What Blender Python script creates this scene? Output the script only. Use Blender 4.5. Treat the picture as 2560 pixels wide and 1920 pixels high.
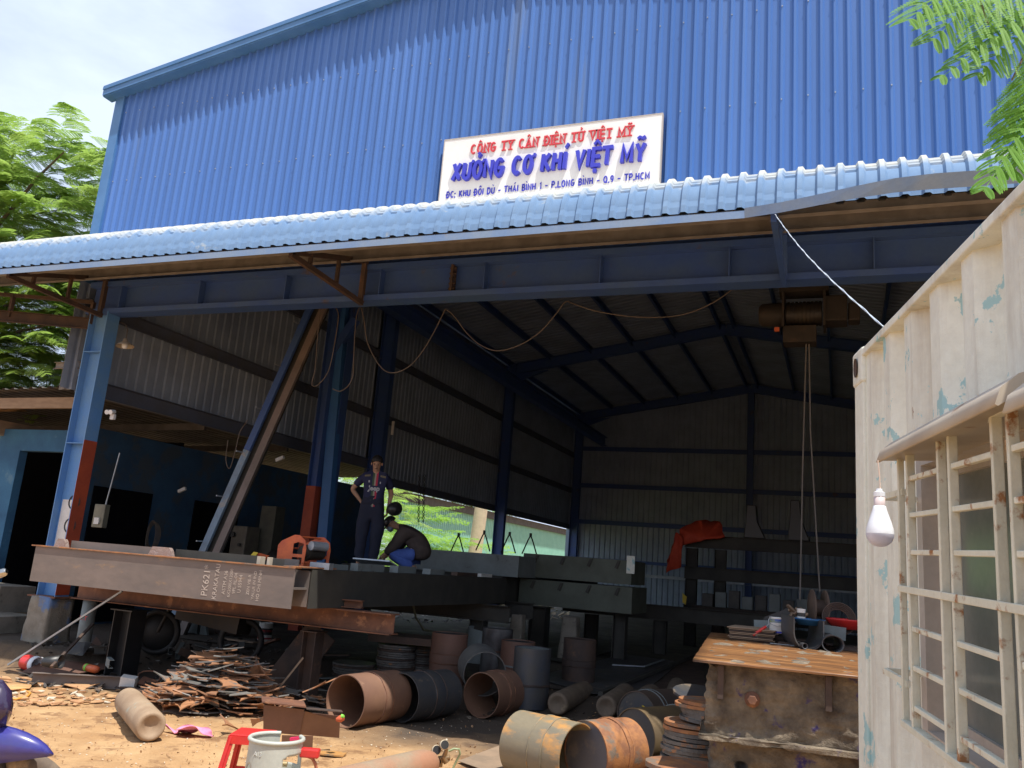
import bpy, bmesh, math, random
import numpy as np
from mathutils import Vector, Matrix, Euler, noise
R = math.radians
random.seed(7)
scene = bpy.context.scene
for o in list(bpy.data.objects): bpy.data.objects.remove(o)
col = bpy.data.collections.new("scene"); scene.collection.children.link(col)

# ------------------------------------------------------------------ camera
HEAD, PITCH, ROLL, F, HC = R(21.8), R(12.33), R(4.5), 2097.0, 1.65
fw = Vector((-math.sin(HEAD)*math.cos(PITCH), math.cos(HEAD)*math.cos(PITCH), math.sin(PITCH)))
r0 = Vector((math.cos(HEAD), math.sin(HEAD), 0)); u0 = r0.cross(fw)
rt = math.cos(ROLL)*r0 + math.sin(ROLL)*u0
up = -math.sin(ROLL)*r0 + math.cos(ROLL)*u0
CAM = Vector((0, 0, HC))
cd = bpy.data.cameras.new("camera"); cam = bpy.data.objects.new("camera", cd)
scene.collection.objects.link(cam)
m = Matrix((rt, up, -fw)).transposed().to_4x4(); m.translation = CAM
cam.matrix_world = m
cd.sensor_width = 36; cd.lens = 36*F/2560; cd.clip_start = .05; cd.clip_end = 2000
scene.camera = cam

# ------------------------------------------------------------------ light
SUNV = Vector((.33, -.215, 1.0)).normalized()        # towards the sun
w = bpy.data.worlds.new("World"); scene.world = w; w.use_nodes = True
nt = w.node_tree; nt.nodes.clear()
out = nt.nodes.new('ShaderNodeOutputWorld'); bg = nt.nodes.new('ShaderNodeBackground')
sky = nt.nodes.new('ShaderNodeTexSky'); sky.sky_type = 'NISHITA'; sky.sun_disc = False
sky.sun_elevation = math.asin(SUNV.z); sky.sun_rotation = math.atan2(SUNV.x, SUNV.y)
sky.air_density = 1.0; sky.dust_density = 1.5; sky.ozone_density = 1.0
tc = nt.nodes.new('ShaderNodeTexCoord'); mp = nt.nodes.new('ShaderNodeMapping'); mp.inputs['Scale'].default_value = (1.2, 1.2, 3.2)
nz = nt.nodes.new('ShaderNodeTexNoise'); nz.inputs['Scale'].default_value = 2.1; nz.inputs['Detail'].default_value = 9; nz.inputs['Roughness'].default_value = .55
cr = nt.nodes.new('ShaderNodeValToRGB'); cr.color_ramp.elements[0].position = .38; cr.color_ramp.elements[1].position = .62
cr.color_ramp.elements[0].color = (.62, .62, .62, 1); cr.color_ramp.elements[1].color = (1, 1, 1, 1)
mx = nt.nodes.new('ShaderNodeMix'); mx.data_type = 'RGBA'
mx.inputs[7].default_value = (8.7, 10.0, 12.6, 1)
nt.links.new(tc.outputs['Generated'], mp.inputs[0]); nt.links.new(mp.outputs[0], nz.inputs['Vector'])
nt.links.new(nz.outputs[0], cr.inputs[0]); nt.links.new(cr.outputs[0], mx.inputs[0])
nt.links.new(sky.outputs[0], mx.inputs[6]); nt.links.new(mx.outputs[2], bg.inputs[0])
nt.links.new(bg.outputs[0], out.inputs[0]); bg.inputs[1].default_value = .078
sd = bpy.data.lights.new("sun", 'SUN'); sd.energy = 5.0; sd.angle = R(.53); sd.color = (1, .95, .87)
sun = bpy.data.objects.new("sun", sd); scene.collection.objects.link(sun)
sun.rotation_euler = (-SUNV).to_track_quat('-Z', 'Y').to_euler(); sun.location = (0, 0, 30)
scene.view_settings.view_transform = 'Standard'; scene.view_settings.look = 'None'
scene.view_settings.exposure = 0.38; scene.view_settings.gamma = 1
scene.cycles.max_bounces = 8; scene.cycles.diffuse_bounces = 4
scene.cycles.transparent_max_bounces = 12

# ------------------------------------------------------------------ helpers
def ray(x, y): return (x-1280)/F*rt + (960-y)/F*up + fw
def pz(x, y, z=0.0): d = ray(x, y); return CAM + d*((z-HC)/d.z)
def py(x, y, Y): d = ray(x, y); return CAM + d*(Y/d.y)
def px(x, y, X): d = ray(x, y); return CAM + d*(X/d.x)
def pd(x, y, dep): return CAM + ray(x, y)*dep
V = Vector
OFF = {}

def smooth(a, b, x):
    t = min(1, max(0, (x-a)/(b-a))); return t*t*(3-2*t)
def gz(X, Y):
    k = smooth(-9.5, -6.5, X)
    a = 7.85*(1-k) + 8.6*k; wd = .35*(1-k) + 2.4*k
    return .22*smooth(a, a+wd, Y)
def pg(x, y, h=0.0):
    z = 0
    for _ in range(8):
        p = pz(x, y, z+h); z = gz(p.x, p.y)
    return p

class MB:
    def __init__(s): s.v = []; s.f = []; s.sm = []
    def add(s, vs, fs, smo=False):
        n = len(s.v); s.v += [tuple(v) for v in vs]; s.f += [tuple(i+n for i in f) for f in fs]; s.sm += [smo]*len(fs)
        return s
    def box(s, c, d, rot=None, j=0):
        c = V(c); h = V(d)/2; vs = []
        for sx in (-1, 1):
            for sy in (-1, 1):
                for sz in (-1, 1):
                    p = V((sx*h.x, sy*h.y, sz*h.z))
                    if rot is not None: p = rot @ p
                    vs.append(c+p)
        return s.add(vs, [(0,1,3,2),(4,6,7,5),(0,4,5,1),(2,3,7,6),(0,2,6,4),(1,5,7,3)])
    def bar(s, a, b, w, h, upv=(0,0,1)):
        a, b = V(a), V(b); d = (b-a); L = d.length; d.normalize(); u = V(upv)
        if abs(d.dot(u)) > .99: u = V((0,1,0))
        x = d.cross(u).normalized(); z = x.cross(d).normalized()
        return s.box((a+b)/2, (w, L, h), Matrix((x, d, z)).transposed())
    def ibeam(s, a, b, h, w, tf=.012, tw=.008, upv=(0,0,1)):
        a, b = V(a), V(b); d = (b-a).normalized(); u = V(upv); x = d.cross(u).normalized(); z = x.cross(d).normalized()
        s.bar(a+z*(h/2-tf/2), b+z*(h/2-tf/2), w, tf, upv); s.bar(a-z*(h/2-tf/2), b-z*(h/2-tf/2), w, tf, upv)
        return s.bar(a, b, tw, h-2*tf-.0004, upv)
    def chan(s, a, b, h, w, t=.006, upv=(0,0,1), side=1):
        a, b = V(a), V(b); d = (b-a).normalized(); u = V(upv); x = d.cross(u).normalized()*side; z = V(upv) - d*d.dot(V(upv)); z.normalize()
        s.bar(a+z*(h/2-t/2)+x*w/2, b+z*(h/2-t/2)+x*w/2, w, t, upv); s.bar(a-z*(h/2-t/2)+x*w/2, b-z*(h/2-t/2)+x*w/2, w, t, upv)
        return s.bar(a+x*t/2, b+x*t/2, t, h-2*t-.0004, upv)
    def tube(s, pts, r, n=8, cap=True, smo=True):
        pts = [V(p) for p in pts]; rs = r if isinstance(r, (list, tuple)) else [r]*len(pts)
        rings = []; pr = None
        for i, p in enumerate(pts):
            d = (pts[min(i+1, len(pts)-1)] - pts[max(i-1, 0)]).normalized()
            if pr is None:
                a = V((0,0,1)) if abs(d.z) < .9 else V((1,0,0)); x = d.cross(a).normalized()
            else: x = (pr - d*pr.dot(d)).normalized()
            pr = x; y = d.cross(x)
            rings.append([p + (x*math.cos(t)+y*math.sin(t))*rs[i] for t in [2*math.pi*k/n for k in range(n)]])
        vs = [v for rg in rings for v in rg]; fs = []
        for i in range(len(pts)-1):
            for k in range(n): fs.append((i*n+k, i*n+(k+1)%n, (i+1)*n+(k+1)%n, (i+1)*n+k))
        s.add(vs, fs, smo)
        if cap: s.add(rings[0], [tuple(range(n))[::-1]]); s.add(rings[-1], [tuple(range(n))])
        return s
    def lathe(s, prof, n=32, T=None, smo=True, a0=0, a1=2*math.pi, jit=0):
        full = abs(a1-a0-2*math.pi) < 1e-6; m_ = n if full else n+1; vs = []; fs = []
        for (r, z) in prof:
            for k in range(m_):
                t = a0+(a1-a0)*k/n; rr = r*(1+jit*math.sin(3*t+z*9)); p = V((rr*math.cos(t), rr*math.sin(t), z)); vs.append(T @ p if T else p)
        for i in range(len(prof)-1):
            for k in range(n):
                k2 = (k+1) % m_; fs.append((i*m_+k, i*m_+k2, (i+1)*m_+k2, (i+1)*m_+k))
        return s.add(vs, fs, smo)
    def prism(s, poly, d, T=None):
        n = len(poly); d = V(d); a = [V(p) for p in poly]; b = [p+d for p in a]
        if T: a = [T @ p for p in a]; b = [T @ p for p in b]
        fs = [tuple(range(n))[::-1], tuple(range(n, 2*n))] + [(k, (k+1) % n, n+(k+1) % n, n+k) for k in range(n)]
        return s.add(a+b, fs)
    def build(s, name, mat, parent=None, bevel=0, auto=None, local=False):
        me = bpy.data.meshes.new(name); o = bpy.data.objects.new(name, me); col.objects.link(o)
        off = V((0,0,0))
        if parent is not None:
            o.parent = parent
            if not local: off = OFF.get(parent.name, V((0,0,0)))
        OFF[o.name] = off
        me.from_pydata([tuple(V(v)-off) for v in s.v], [], s.f); me.update()
        me.polygons.foreach_set('use_smooth', s.sm)
        bm = bmesh.new(); bm.from_mesh(me); bmesh.ops.recalc_face_normals(bm, faces=bm.faces) if not getattr(s, 'norecalc', False) else None
        bm.to_mesh(me); bm.free()
        me.materials.append(mat)
        if bevel:
            b = o.modifiers.new('bevel', 'BEVEL'); b.width = bevel; b.segments = 2; b.limit_method = 'ANGLE'; b.angle_limit = R(40)
        return o

def tag(o, label=None, cat=None, group=None, kind=None):
    if label: o['label'] = label
    if cat: o['category'] = cat
    if group: o['group'] = group
    if kind: o['kind'] = kind
    return o
def thing(name, loc, label, cat, group=None, rot=(0,0,0)):
    e = bpy.data.objects.new(name, None); col.objects.link(e); e.location = loc; e.rotation_euler = rot
    e.empty_display_size = .1; OFF[e.name] = V(loc)
    return tag(e, label, cat, group)
def dup(o, loc=None, rot=None, label=None, parent=None, scale=None):
    c = o.copy(); col.objects.link(c); OFF[c.name] = OFF.get(o.name, V((0,0,0)))
    if parent is not None: c.parent = parent
    if loc is not None: c.location = loc
    if rot is not None: c.rotation_euler = rot
    if scale is not None: c.scale = scale
    if label: c['label'] = label
    for ch in list(o.children): dup(ch, parent=c)
    return c
def axis_rot(d):   # euler that turns local +Z into direction d
    return V(d).to_track_quat('Z', 'Y').to_euler()

# ---- materials
MATS = {}
def M(name, c1, c2=None, c3=None, sc=6, sc3=2.5, th=.5, th3=.6, soft=.12, rough=.6, metal=0, bump=.0, bsc=40, spec=.5, stretch=(1,1,1), trans=0, coat=0, extra=None, world=False):
    if name in MATS: return MATS[name]
    m_ = bpy.data.materials.new(name); m_.use_nodes = True; n = m_.node_tree.nodes; l = m_.node_tree.links
    b = n['Principled BSDF']; b.inputs['Roughness'].default_value = rough; b.inputs['Metallic'].default_value = metal
    b.inputs['Specular IOR Level'].default_value = spec
    if coat: b.inputs['Coat Weight'].default_value = coat; b.inputs['Coat Roughness'].default_value = .08
    tcn = n.new('ShaderNodeTexCoord'); oi = n.new('ShaderNodeObjectInfo'); ma = n.new('ShaderNodeVectorMath'); ma.operation = 'MULTIPLY_ADD'
    mm = n.new('ShaderNodeMapping'); mm.inputs['Scale'].default_value = stretch
    cmb = n.new('ShaderNodeCombineXYZ')
    for k in range(3): l.new(oi.outputs['Random'], cmb.inputs[k])
    l.new(cmb.outputs[0], ma.inputs[0]); ma.inputs[1].default_value = (17, 31, 23)
    l.new(tcn.outputs['Object'], ma.inputs[2]); l.new(ma.outputs[0], mm.inputs[0])
    def noise_(scale, det=8, rg=.6):
        t = n.new('ShaderNodeTexNoise'); t.inputs['Scale'].default_value = scale; t.inputs['Detail'].default_value = det; t.inputs['Roughness'].default_value = rg
        l.new(mm.outputs[0], t.inputs['Vector']); return t
    def ramp(src, th_, so):
        q = n.new('ShaderNodeMapRange'); q.inputs['From Min'].default_value = th_-so; q.inputs['From Max'].default_value = th_+so; l.new(src, q.inputs['Value']); return q.outputs[0]
    cur = None
    if c2 is None: c2 = tuple(v*.72 for v in c1)
    t = noise_(sc); f = ramp(t.outputs[0], th, soft)
    x = n.new('ShaderNodeMix'); x.data_type = 'RGBA'; x.inputs[6].default_value = (*c1, 1); x.inputs[7].default_value = (*c2, 1); l.new(f, x.inputs[0]); cur = x.outputs[2]
    if c3 is not None:
        t3 = noise_(sc3, 10, .65); f3 = ramp(t3.outputs[0], th3, .04)
        x = n.new('ShaderNodeMix'); x.data_type = 'RGBA'; l.new(cur, x.inputs[6]); x.inputs[7].default_value = (*c3, 1); l.new(f3, x.inputs[0]); cur = x.outputs[2]
    # fine value variation
    tv = noise_(bsc, 6, .7); q = n.new('ShaderNodeMapRange'); q.inputs['To Min'].default_value = .82; q.inputs['To Max'].default_value = 1.16; l.new(tv.outputs[0], q.inputs['Value'])
    vm = n.new('ShaderNodeVectorMath'); vm.operation = 'SCALE'; l.new(cur, vm.inputs[0]); l.new(q.outputs[0], vm.inputs['Scale']); cur = vm.outputs[0]
    if extra: cur = extra(n, l, tcn, cur)
    l.new(cur, b.inputs['Base Color'])
    rr = n.new('ShaderNodeMapRange'); rr.inputs['To Min'].default_value = max(.03, rough-.13); rr.inputs['To Max'].default_value = min(1, rough+.13); l.new(t.outputs[0], rr.inputs['Value']); l.new(rr.outputs[0], b.inputs['Roughness'])
    if bump:
        bp = n.new('ShaderNodeBump'); bp.inputs['Strength'].default_value = bump; bp.inputs['Distance'].default_value = .02; l.new(tv.outputs[0], bp.inputs['Height']); l.new(bp.outputs[0], b.inputs['Normal'])
    if trans:
        ad = n.new('ShaderNodeMixShader'); tr = n.new('ShaderNodeBsdfTranslucent'); l.new(cur, tr.inputs[0]); ad.inputs[0].default_value = trans
        l.new(b.outputs[0], ad.inputs[1]); l.new(tr.outputs[0], ad.inputs[2]); l.new(ad.outputs[0], n['Material Output'].inputs[0])
    MATS[name] = m_; return m_

BLUE = M('blue sheet', (.058,.150,.42), (.078,.185,.48), (.11,.19,.38), sc=1.3, soft=.2, sc3=2.6, th3=.64, rough=.36, bsc=3, spec=.5, stretch=(1,1,.05))
BLUET = M('blue trim', (.06,.17,.38), (.08,.2,.42), sc=2, rough=.4, bsc=6)
def awn_extra(n, l, tcn, cur):      # bleached dusty crown of the curve
    sp = n.new('ShaderNodeSeparateXYZ'); l.new(tcn.outputs['Object'], sp.inputs[0])
    t = n.new('ShaderNodeTexNoise'); t.inputs['Scale'].default_value = 7; t.inputs['Detail'].default_value = 6; l.new(tcn.outputs['Object'], t.inputs['Vector'])
    a = n.new('ShaderNodeMath'); a.operation = 'MULTIPLY_ADD'; l.new(t.outputs[0], a.inputs[0]); a.inputs[1].default_value = .3; l.new(sp.outputs[2], a.inputs[2])
    q = n.new('ShaderNodeMapRange'); q.inputs['From Min'].default_value = .30; q.inputs['From Max'].default_value = .47; q.inputs['To Max'].default_value = .92; l.new(a.outputs[0], q.inputs['Value'])
    x = n.new('ShaderNodeMix'); x.data_type = 'RGBA'; l.new(q.outputs[0], x.inputs[0]); l.new(cur, x.inputs[6]); x.inputs[7].default_value = (.56,.55,.47,1); return x.outputs[2]
AWN = M('faded awning sheet', (.135,.235,.40), (.17,.27,.42), (.33,.37,.39), sc=1.6, soft=.2, sc3=5, th3=.68, rough=.75, spec=.2, bsc=12, extra=awn_extra)
AWNU = M('awning fascia', (.16,.26,.45), (.22,.3,.42), (.3,.22,.15), sc=3, sc3=4, th3=.68, rough=.5)
SOFF = M('dusty soffit', (.26,.24,.22), (.19,.17,.155), sc=5, rough=.8, bump=.2)
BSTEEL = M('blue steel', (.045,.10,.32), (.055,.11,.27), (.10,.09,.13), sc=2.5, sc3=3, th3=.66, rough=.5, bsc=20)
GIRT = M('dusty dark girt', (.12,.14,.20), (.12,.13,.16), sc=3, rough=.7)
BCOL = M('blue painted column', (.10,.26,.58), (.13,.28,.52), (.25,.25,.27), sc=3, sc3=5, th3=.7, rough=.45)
ORED = M('orange red primer', (.42,.075,.03), (.33,.06,.03), sc=4, rough=.6)
GRID_IN = M('grey lined sheet', (.35,.42,.53), (.28,.34,.44), sc=1.2, rough=.75, bsc=4)
ROOFIN = M('roof lining', (.34,.40,.52), (.27,.32,.42), sc=1.2, rough=.75, bsc=4)
CONC = M('old concrete', (.26,.23,.19), (.17,.15,.12), (.08,.07,.06), sc=3, sc3=6, th3=.62, rough=.9, bump=.5)
PED = M('painted pedestal', (.30,.27,.22), (.22,.19,.15), (.13,.22,.42), sc=6, sc3=2.2, th3=.56, rough=.9, bump=.6)
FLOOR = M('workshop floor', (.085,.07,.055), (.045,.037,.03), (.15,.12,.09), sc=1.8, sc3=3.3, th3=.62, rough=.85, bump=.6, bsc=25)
RUST = M('rusty steel', (.20,.085,.045), (.12,.055,.035), (.30,.14,.07), sc=5, sc3=7, th3=.62, rough=.75, bump=.15)
RUSTO = M('bright orange rust', (.37,.16,.06), (.23,.10,.05), (.17,.13,.10), sc=7, soft=.08, sc3=5, th3=.57, rough=.7, bump=.3)
RUSTD = M('dark rusted steel', (.085,.05,.035), (.05,.035,.03), (.13,.07,.04), sc=4, sc3=5, th3=.62, rough=.75, bump=.2)
MILL = M('mill scale steel', (.045,.05,.06), (.07,.065,.06), (.20,.15,.10), sc=4, sc3=5, th3=.64, rough=.5, bump=.1)
MILLY = M('mill scale with orange rust', (.16,.145,.11), (.23,.19,.12), (.44,.23,.075), sc=3, sc3=3.6, th3=.535, rough=.6, stretch=(1,1,.45))
BEAMF = M('rust brown plate', (.185,.145,.125), (.135,.112,.10), (.25,.17,.11), sc=2.2, sc3=5, th3=.66, rough=.65, bsc=18, stretch=(.6,1,1.5))
DARKB = M('dark primed beam', (.055,.052,.043), (.04,.038,.034), sc=3, rough=.7)
GREYP = M('grey primed steel', (.19,.22,.22), (.15,.17,.17), (.07,.07,.06), sc=3, sc3=3, th3=.66, rough=.55)
GALV = M('galvanised steel', (.42,.46,.50), (.34,.37,.40), sc=8, rough=.4, metal=.5)
PLATE = M('checker plate', (.30,.22,.19), (.36,.28,.25), sc=14, rough=.45, metal=.4, bump=.6, bsc=30)
DISC = M('flame cut edge', (.14,.13,.12), (.09,.085,.08), (.33,.15,.06), sc=9, sc3=8, th3=.62, rough=.6, bump=.3)
def cream_extra(n, l, tcn, cur):
    def nz_(sc, st, det=8):
        m2 = n.new('ShaderNodeMapping'); m2.inputs['Scale'].default_value = st; l.new(tcn.outputs['Object'], m2.inputs[0]); t = n.new('ShaderNodeTexNoise'); t.inputs['Scale'].default_value = sc; t.inputs['Detail'].default_value = det; t.inputs['Roughness'].default_value = .65; l.new(m2.outputs[0], t.inputs['Vector']); return t.outputs[0]
    def over(cur, src, lo, hi, colr, mx_=1.0):
        q = n.new('ShaderNodeMapRange'); q.inputs['From Min'].default_value = lo; q.inputs['From Max'].default_value = hi; q.inputs['To Max'].default_value = mx_; l.new(src, q.inputs['Value'])
        x = n.new('ShaderNodeMix'); x.data_type = 'RGBA'; l.new(q.outputs[0], x.inputs[0]); l.new(cur, x.inputs[6]); x.inputs[7].default_value = (*colr, 1); return x.outputs[2]
    cur = over(cur, nz_(7, (1,1,.10)), .50, .72, (.36,.31,.25), .6)       # run-down dirt streaks
    cur = over(cur, nz_(5.5, (1,1,.8)), .592, .602, (.34,.54,.56))        # old paint showing
    cur = over(cur, nz_(26, (1,1,.5)), .70, .74, (.24,.17,.12), .8)       # scratches
    cur = over(cur, nz_(4.2, (1.3,1.3,.5), 12), .665, .68, (.22,.10,.05))
    return cur
CREAM = M('cream peeling paint', (.74,.765,.69), (.66,.675,.60), sc=4, th=.55, rough=.6, bump=.25, bsc=30, extra=cream_extra)
CREAM2 = M('cream steel bars', (.70,.70,.59), (.60,.60,.49), (.32,.15,.06), sc=6, sc3=14, th3=.615, rough=.55, bump=.2)
CREAM3 = M('beige awning flashing', (.50,.44,.35), (.40,.34,.27), (.28,.16,.09), sc=5, sc3=7, th3=.64, rough=.5)
ALU = M('aluminium frame', (.50,.46,.42), (.44,.41,.38), sc=3, rough=.4, metal=.2)
WHITE = M('white enamel', (.74,.73,.70), (.66,.65,.62), sc=4, rough=.35)
WHITEP = M('white plastic', (.80,.83,.88), (.77,.80,.85), sc=4, rough=.3)
LAV = M('frosted bulb dome', (.84,.86,1.0), (.84,.86,1.0), sc=3, rough=.3, trans=.5)
REDP = M('red plastic', (.62,.035,.03), (.52,.03,.03), (.55,.25,.2), sc=4, sc3=9, th3=.72, rough=.35)
BLACK = M('black rubber', (.015,.015,.016), (.025,.024,.024), sc=6, rough=.6)
VOID = M('black painted as shade', (.006,.006,.007), (.008,.008,.009), rough=1, spec=0)  # flat black that paints in the darkness of the annex openings
BLACKP = M('black paint', (.02,.02,.022), (.03,.03,.03), sc=6, rough=.4)
OIL = M('dark iron', (.035,.03,.028), (.05,.04,.03), sc=6, rough=.5, metal=.4)
TXTB = M('blue letters', (.045,.05,.50), (.05,.055,.52), sc=2, rough=.4)
TXTR = M('red letters', (.62,.045,.06), (.6,.05,.06), sc=2, rough=.4)
PAINTW = M('stencil white', (.50,.43,.37), (.40,.33,.28), (.20,.145,.12), sc=20, sc3=26, th3=.63, rough=.8)
YEL = M('yellow', (.72,.52,.03), (.65,.45,.03), sc=6, rough=.5)
ORA = M('orange paint', (.66,.14,.04), (.5,.1,.04), (.12,.08,.06), sc=7, sc3=8, th3=.66, rough=.5)
PAPER = M('pale litter', (.55,.48,.38), (.42,.34,.25), sc=9, rough=.9)
CARD = M('cardboard litter', (.46,.27,.13), (.38,.2,.1), sc=9, rough=.9)
PINK = M('pink rag', (.78,.28,.42), (.7,.2,.36), sc=9, rough=.9)
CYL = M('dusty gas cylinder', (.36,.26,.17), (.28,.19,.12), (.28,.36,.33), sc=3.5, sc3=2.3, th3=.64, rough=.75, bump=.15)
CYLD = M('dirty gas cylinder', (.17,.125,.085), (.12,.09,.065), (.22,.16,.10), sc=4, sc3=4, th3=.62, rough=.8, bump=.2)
BROWNC = M('mud caked counterweight', (.25,.20,.14), (.075,.055,.04), (.045,.032,.16), sc=7, th=.53, soft=.16, sc3=6.5, th3=.63, rough=.9, bump=1.0, bsc=34)
TOPPL = M('wet rusty top plate', (.30,.13,.045), (.075,.042,.026), (.42,.21,.08), sc=2.6, soft=.2, sc3=3.4, th3=.56, rough=.36, stretch=(.45,7,1), bsc=14)
SKIN = M('skin', (.46,.27,.18), (.41,.23,.15), sc=6, rough=.55)
NAVY = M('navy trousers', (.012,.016,.035), (.018,.02,.04), sc=6, rough=.9)
JACKET = M('dark brown jacket', (.075,.055,.048), (.055,.041,.037), sc=6, rough=.9)
BLUEC = M('blue cotton', (.07,.13,.42), (.055,.10,.34), sc=8, rough=.9)
HAIR = M('black hair', (.01,.009,.009), (.015,.013,.012), sc=12, rough=.6)
BWALLD = M('shaded blue wall', (.03,.085,.16), (.022,.06,.115), (.05,.07,.09), sc=1.5, sc3=1.9, th3=.55, rough=.9, bump=.3)  # darker copy of the blue wall, its shade put into the colour
DSOFF = M('darkened tin', (.11,.10,.095), (.08,.07,.065), sc=3, rough=.85)  # soffit tone darkened so the annex roof underside stays dim
BWALL = M('blue rendered wall', (.045,.16,.30), (.035,.115,.23), (.10,.22,.33), sc=2, sc3=2.3, th3=.62, rough=.9, bump=.2)
GREENW = M('green metal wall', (.22,.46,.36), (.19,.42,.33), sc=2, rough=.5)
WOODB = M('weathered timber', (.34,.24,.16), (.26,.18,.12), sc=5, rough=.85, stretch=(1,1,4))
BARK = M('bark', (.20,.15,.10), (.13,.10,.07), sc=8, rough=.95, bump=.6)
POLE = M('pale concrete pole', (.62,.48,.33), (.56,.43,.3), sc=6, rough=.9)
TARP = M('red orange tarp', (.60,.07,.025), (.48,.05,.02), sc=5, rough=.7)
NET = M('dry thatch', (.52,.30,.13), (.38,.2,.08), sc=18, rough=.95, bump=.8)
FENDER = M('deep blue gloss', (.035,.035,.25), (.05,.045,.20), (.22,.18,.15), sc=6, sc3=24, th3=.70, rough=.3, coat=.6)
ROPE = M('grey rope', (.17,.16,.15), (.12,.115,.11), sc=40, rough=.9)
WIRE = M('brown cable', (.13,.10,.08), (.10,.08,.06), sc=9, rough=.7)
LWIRE = M('pale twisted wire', (.50,.56,.62), (.42,.48,.55), sc=30, rough=.5)
PINKW = M('pale pink cord', (.72,.58,.48), (.68,.5,.4), sc=9, rough=.5)
YELPIPE = M('orange hose', (.70,.33,.06), (.6,.27,.05), sc=9, rough=.5)
BUCKB = M('blue plastic', (.03,.14,.32), (.03,.12,.28), sc=9, rough=.35)

def leafmat(name, a, b_, tr):
    return M(name, a, b_, sc=1.3, soft=.2, rough=.55, trans=tr, bsc=9, spec=.3)
LEAF = leafmat('feathery leaf', (.27,.43,.08), (.42,.56,.15), .5)
LEAFN = leafmat('near feathery leaf', (.13,.32,.04), (.22,.42,.06), .45)
LEAFB = leafmat('sunlit bush leaf', (.26,.46,.06), (.36,.56,.10), .45)

# ================================================================== GROUND
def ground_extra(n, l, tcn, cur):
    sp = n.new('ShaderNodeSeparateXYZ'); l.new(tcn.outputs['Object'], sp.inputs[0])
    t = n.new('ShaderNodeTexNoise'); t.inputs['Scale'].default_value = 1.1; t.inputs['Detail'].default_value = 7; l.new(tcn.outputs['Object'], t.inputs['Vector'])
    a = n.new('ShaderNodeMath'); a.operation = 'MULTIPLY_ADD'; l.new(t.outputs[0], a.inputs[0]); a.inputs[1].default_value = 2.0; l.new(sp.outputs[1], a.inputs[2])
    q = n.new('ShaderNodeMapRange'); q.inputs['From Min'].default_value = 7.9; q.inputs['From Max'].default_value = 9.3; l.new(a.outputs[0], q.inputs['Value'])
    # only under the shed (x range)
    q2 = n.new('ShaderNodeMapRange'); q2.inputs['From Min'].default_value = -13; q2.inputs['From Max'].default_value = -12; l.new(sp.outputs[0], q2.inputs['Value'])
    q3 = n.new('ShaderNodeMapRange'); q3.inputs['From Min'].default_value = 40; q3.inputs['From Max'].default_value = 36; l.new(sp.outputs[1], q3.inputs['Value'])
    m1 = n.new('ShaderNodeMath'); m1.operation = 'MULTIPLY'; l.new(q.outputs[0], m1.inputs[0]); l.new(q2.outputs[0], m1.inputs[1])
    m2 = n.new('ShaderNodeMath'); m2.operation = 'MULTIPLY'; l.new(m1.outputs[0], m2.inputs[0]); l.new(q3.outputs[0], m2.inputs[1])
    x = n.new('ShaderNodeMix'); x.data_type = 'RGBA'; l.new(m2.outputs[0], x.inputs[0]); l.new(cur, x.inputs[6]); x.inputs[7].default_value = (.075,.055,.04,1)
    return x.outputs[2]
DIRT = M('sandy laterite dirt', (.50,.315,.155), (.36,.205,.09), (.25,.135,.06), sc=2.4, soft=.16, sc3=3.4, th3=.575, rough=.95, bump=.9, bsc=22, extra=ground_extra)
def grid(xs, ys, zf):
    b = MB(); nx = len(xs); vs = [(x, y, zf(x, y)) for y in ys for x in xs]
    fs = [(j*nx+i, j*nx+i+1, (j+1)*nx+i+1, (j+1)*nx+i) for j in range(len(ys)-1) for i in range(nx-1)]
    b.add(vs, fs, True); return b
def fr(a, b_, st): 
    r_ = []; x = a
    while x < b_-1e-6: r_.append(x); x += st
    return r_+[b_]
def gn(x, y):
    z = gz(x, y)
    if -14 < x < 5 and -1 < y < 13:
        z += .024*noise.noise(V((x*1.3, y*1.3, 0))) + .020*noise.noise(V((x*4, y*6, 3))) + .010*noise.noise(V((x*14, y*14, 5)))
    return z - .004
xs = [-900,-300,-100,-50,-30,-20,-16]+fr(-14, 5, .09)+[7,10,20,50,100,300,900]
ys = [-900,-200,-40,-10]+fr(-1, 13, .09)+[14,17,20,25,30,36,45,60,100,300,900]
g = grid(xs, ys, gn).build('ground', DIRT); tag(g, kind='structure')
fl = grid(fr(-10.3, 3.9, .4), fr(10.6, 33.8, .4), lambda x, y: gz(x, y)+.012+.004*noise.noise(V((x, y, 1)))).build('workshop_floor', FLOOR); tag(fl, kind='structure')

# ================================================================== BUILDING
XL, XR, XM, Y0 = -10.45, 3.95, -3.25, 8.75
FR = [Y0, 17.4, 25.6, 33.9]
EZ, RZ = 8.42, 9.62           # roof sheet height at eave / ridge
def rz(x): return RZ-(RZ-EZ)*abs(x-XM)/(XM-XL)
bld = thing('workshop_building', (XM, Y0, 0), 'big blue corrugated metal workshop with open front and curved awning', 'workshop')

def corr(x0, x1, pitch, dep_, top=.045, fl_=.02):
    """list of (x, d) profile points, ribs standing out by dep_"""
    pts = []; x = x0; val = pitch-top-2*fl_
    while x < x1:
        pts += [(x, 0), (x+val, 0), (x+val+fl_, dep_), (x+val+fl_+top, dep_)]; x += pitch
    pts = [p for p in pts if p[0] <= x1]; return pts
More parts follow.
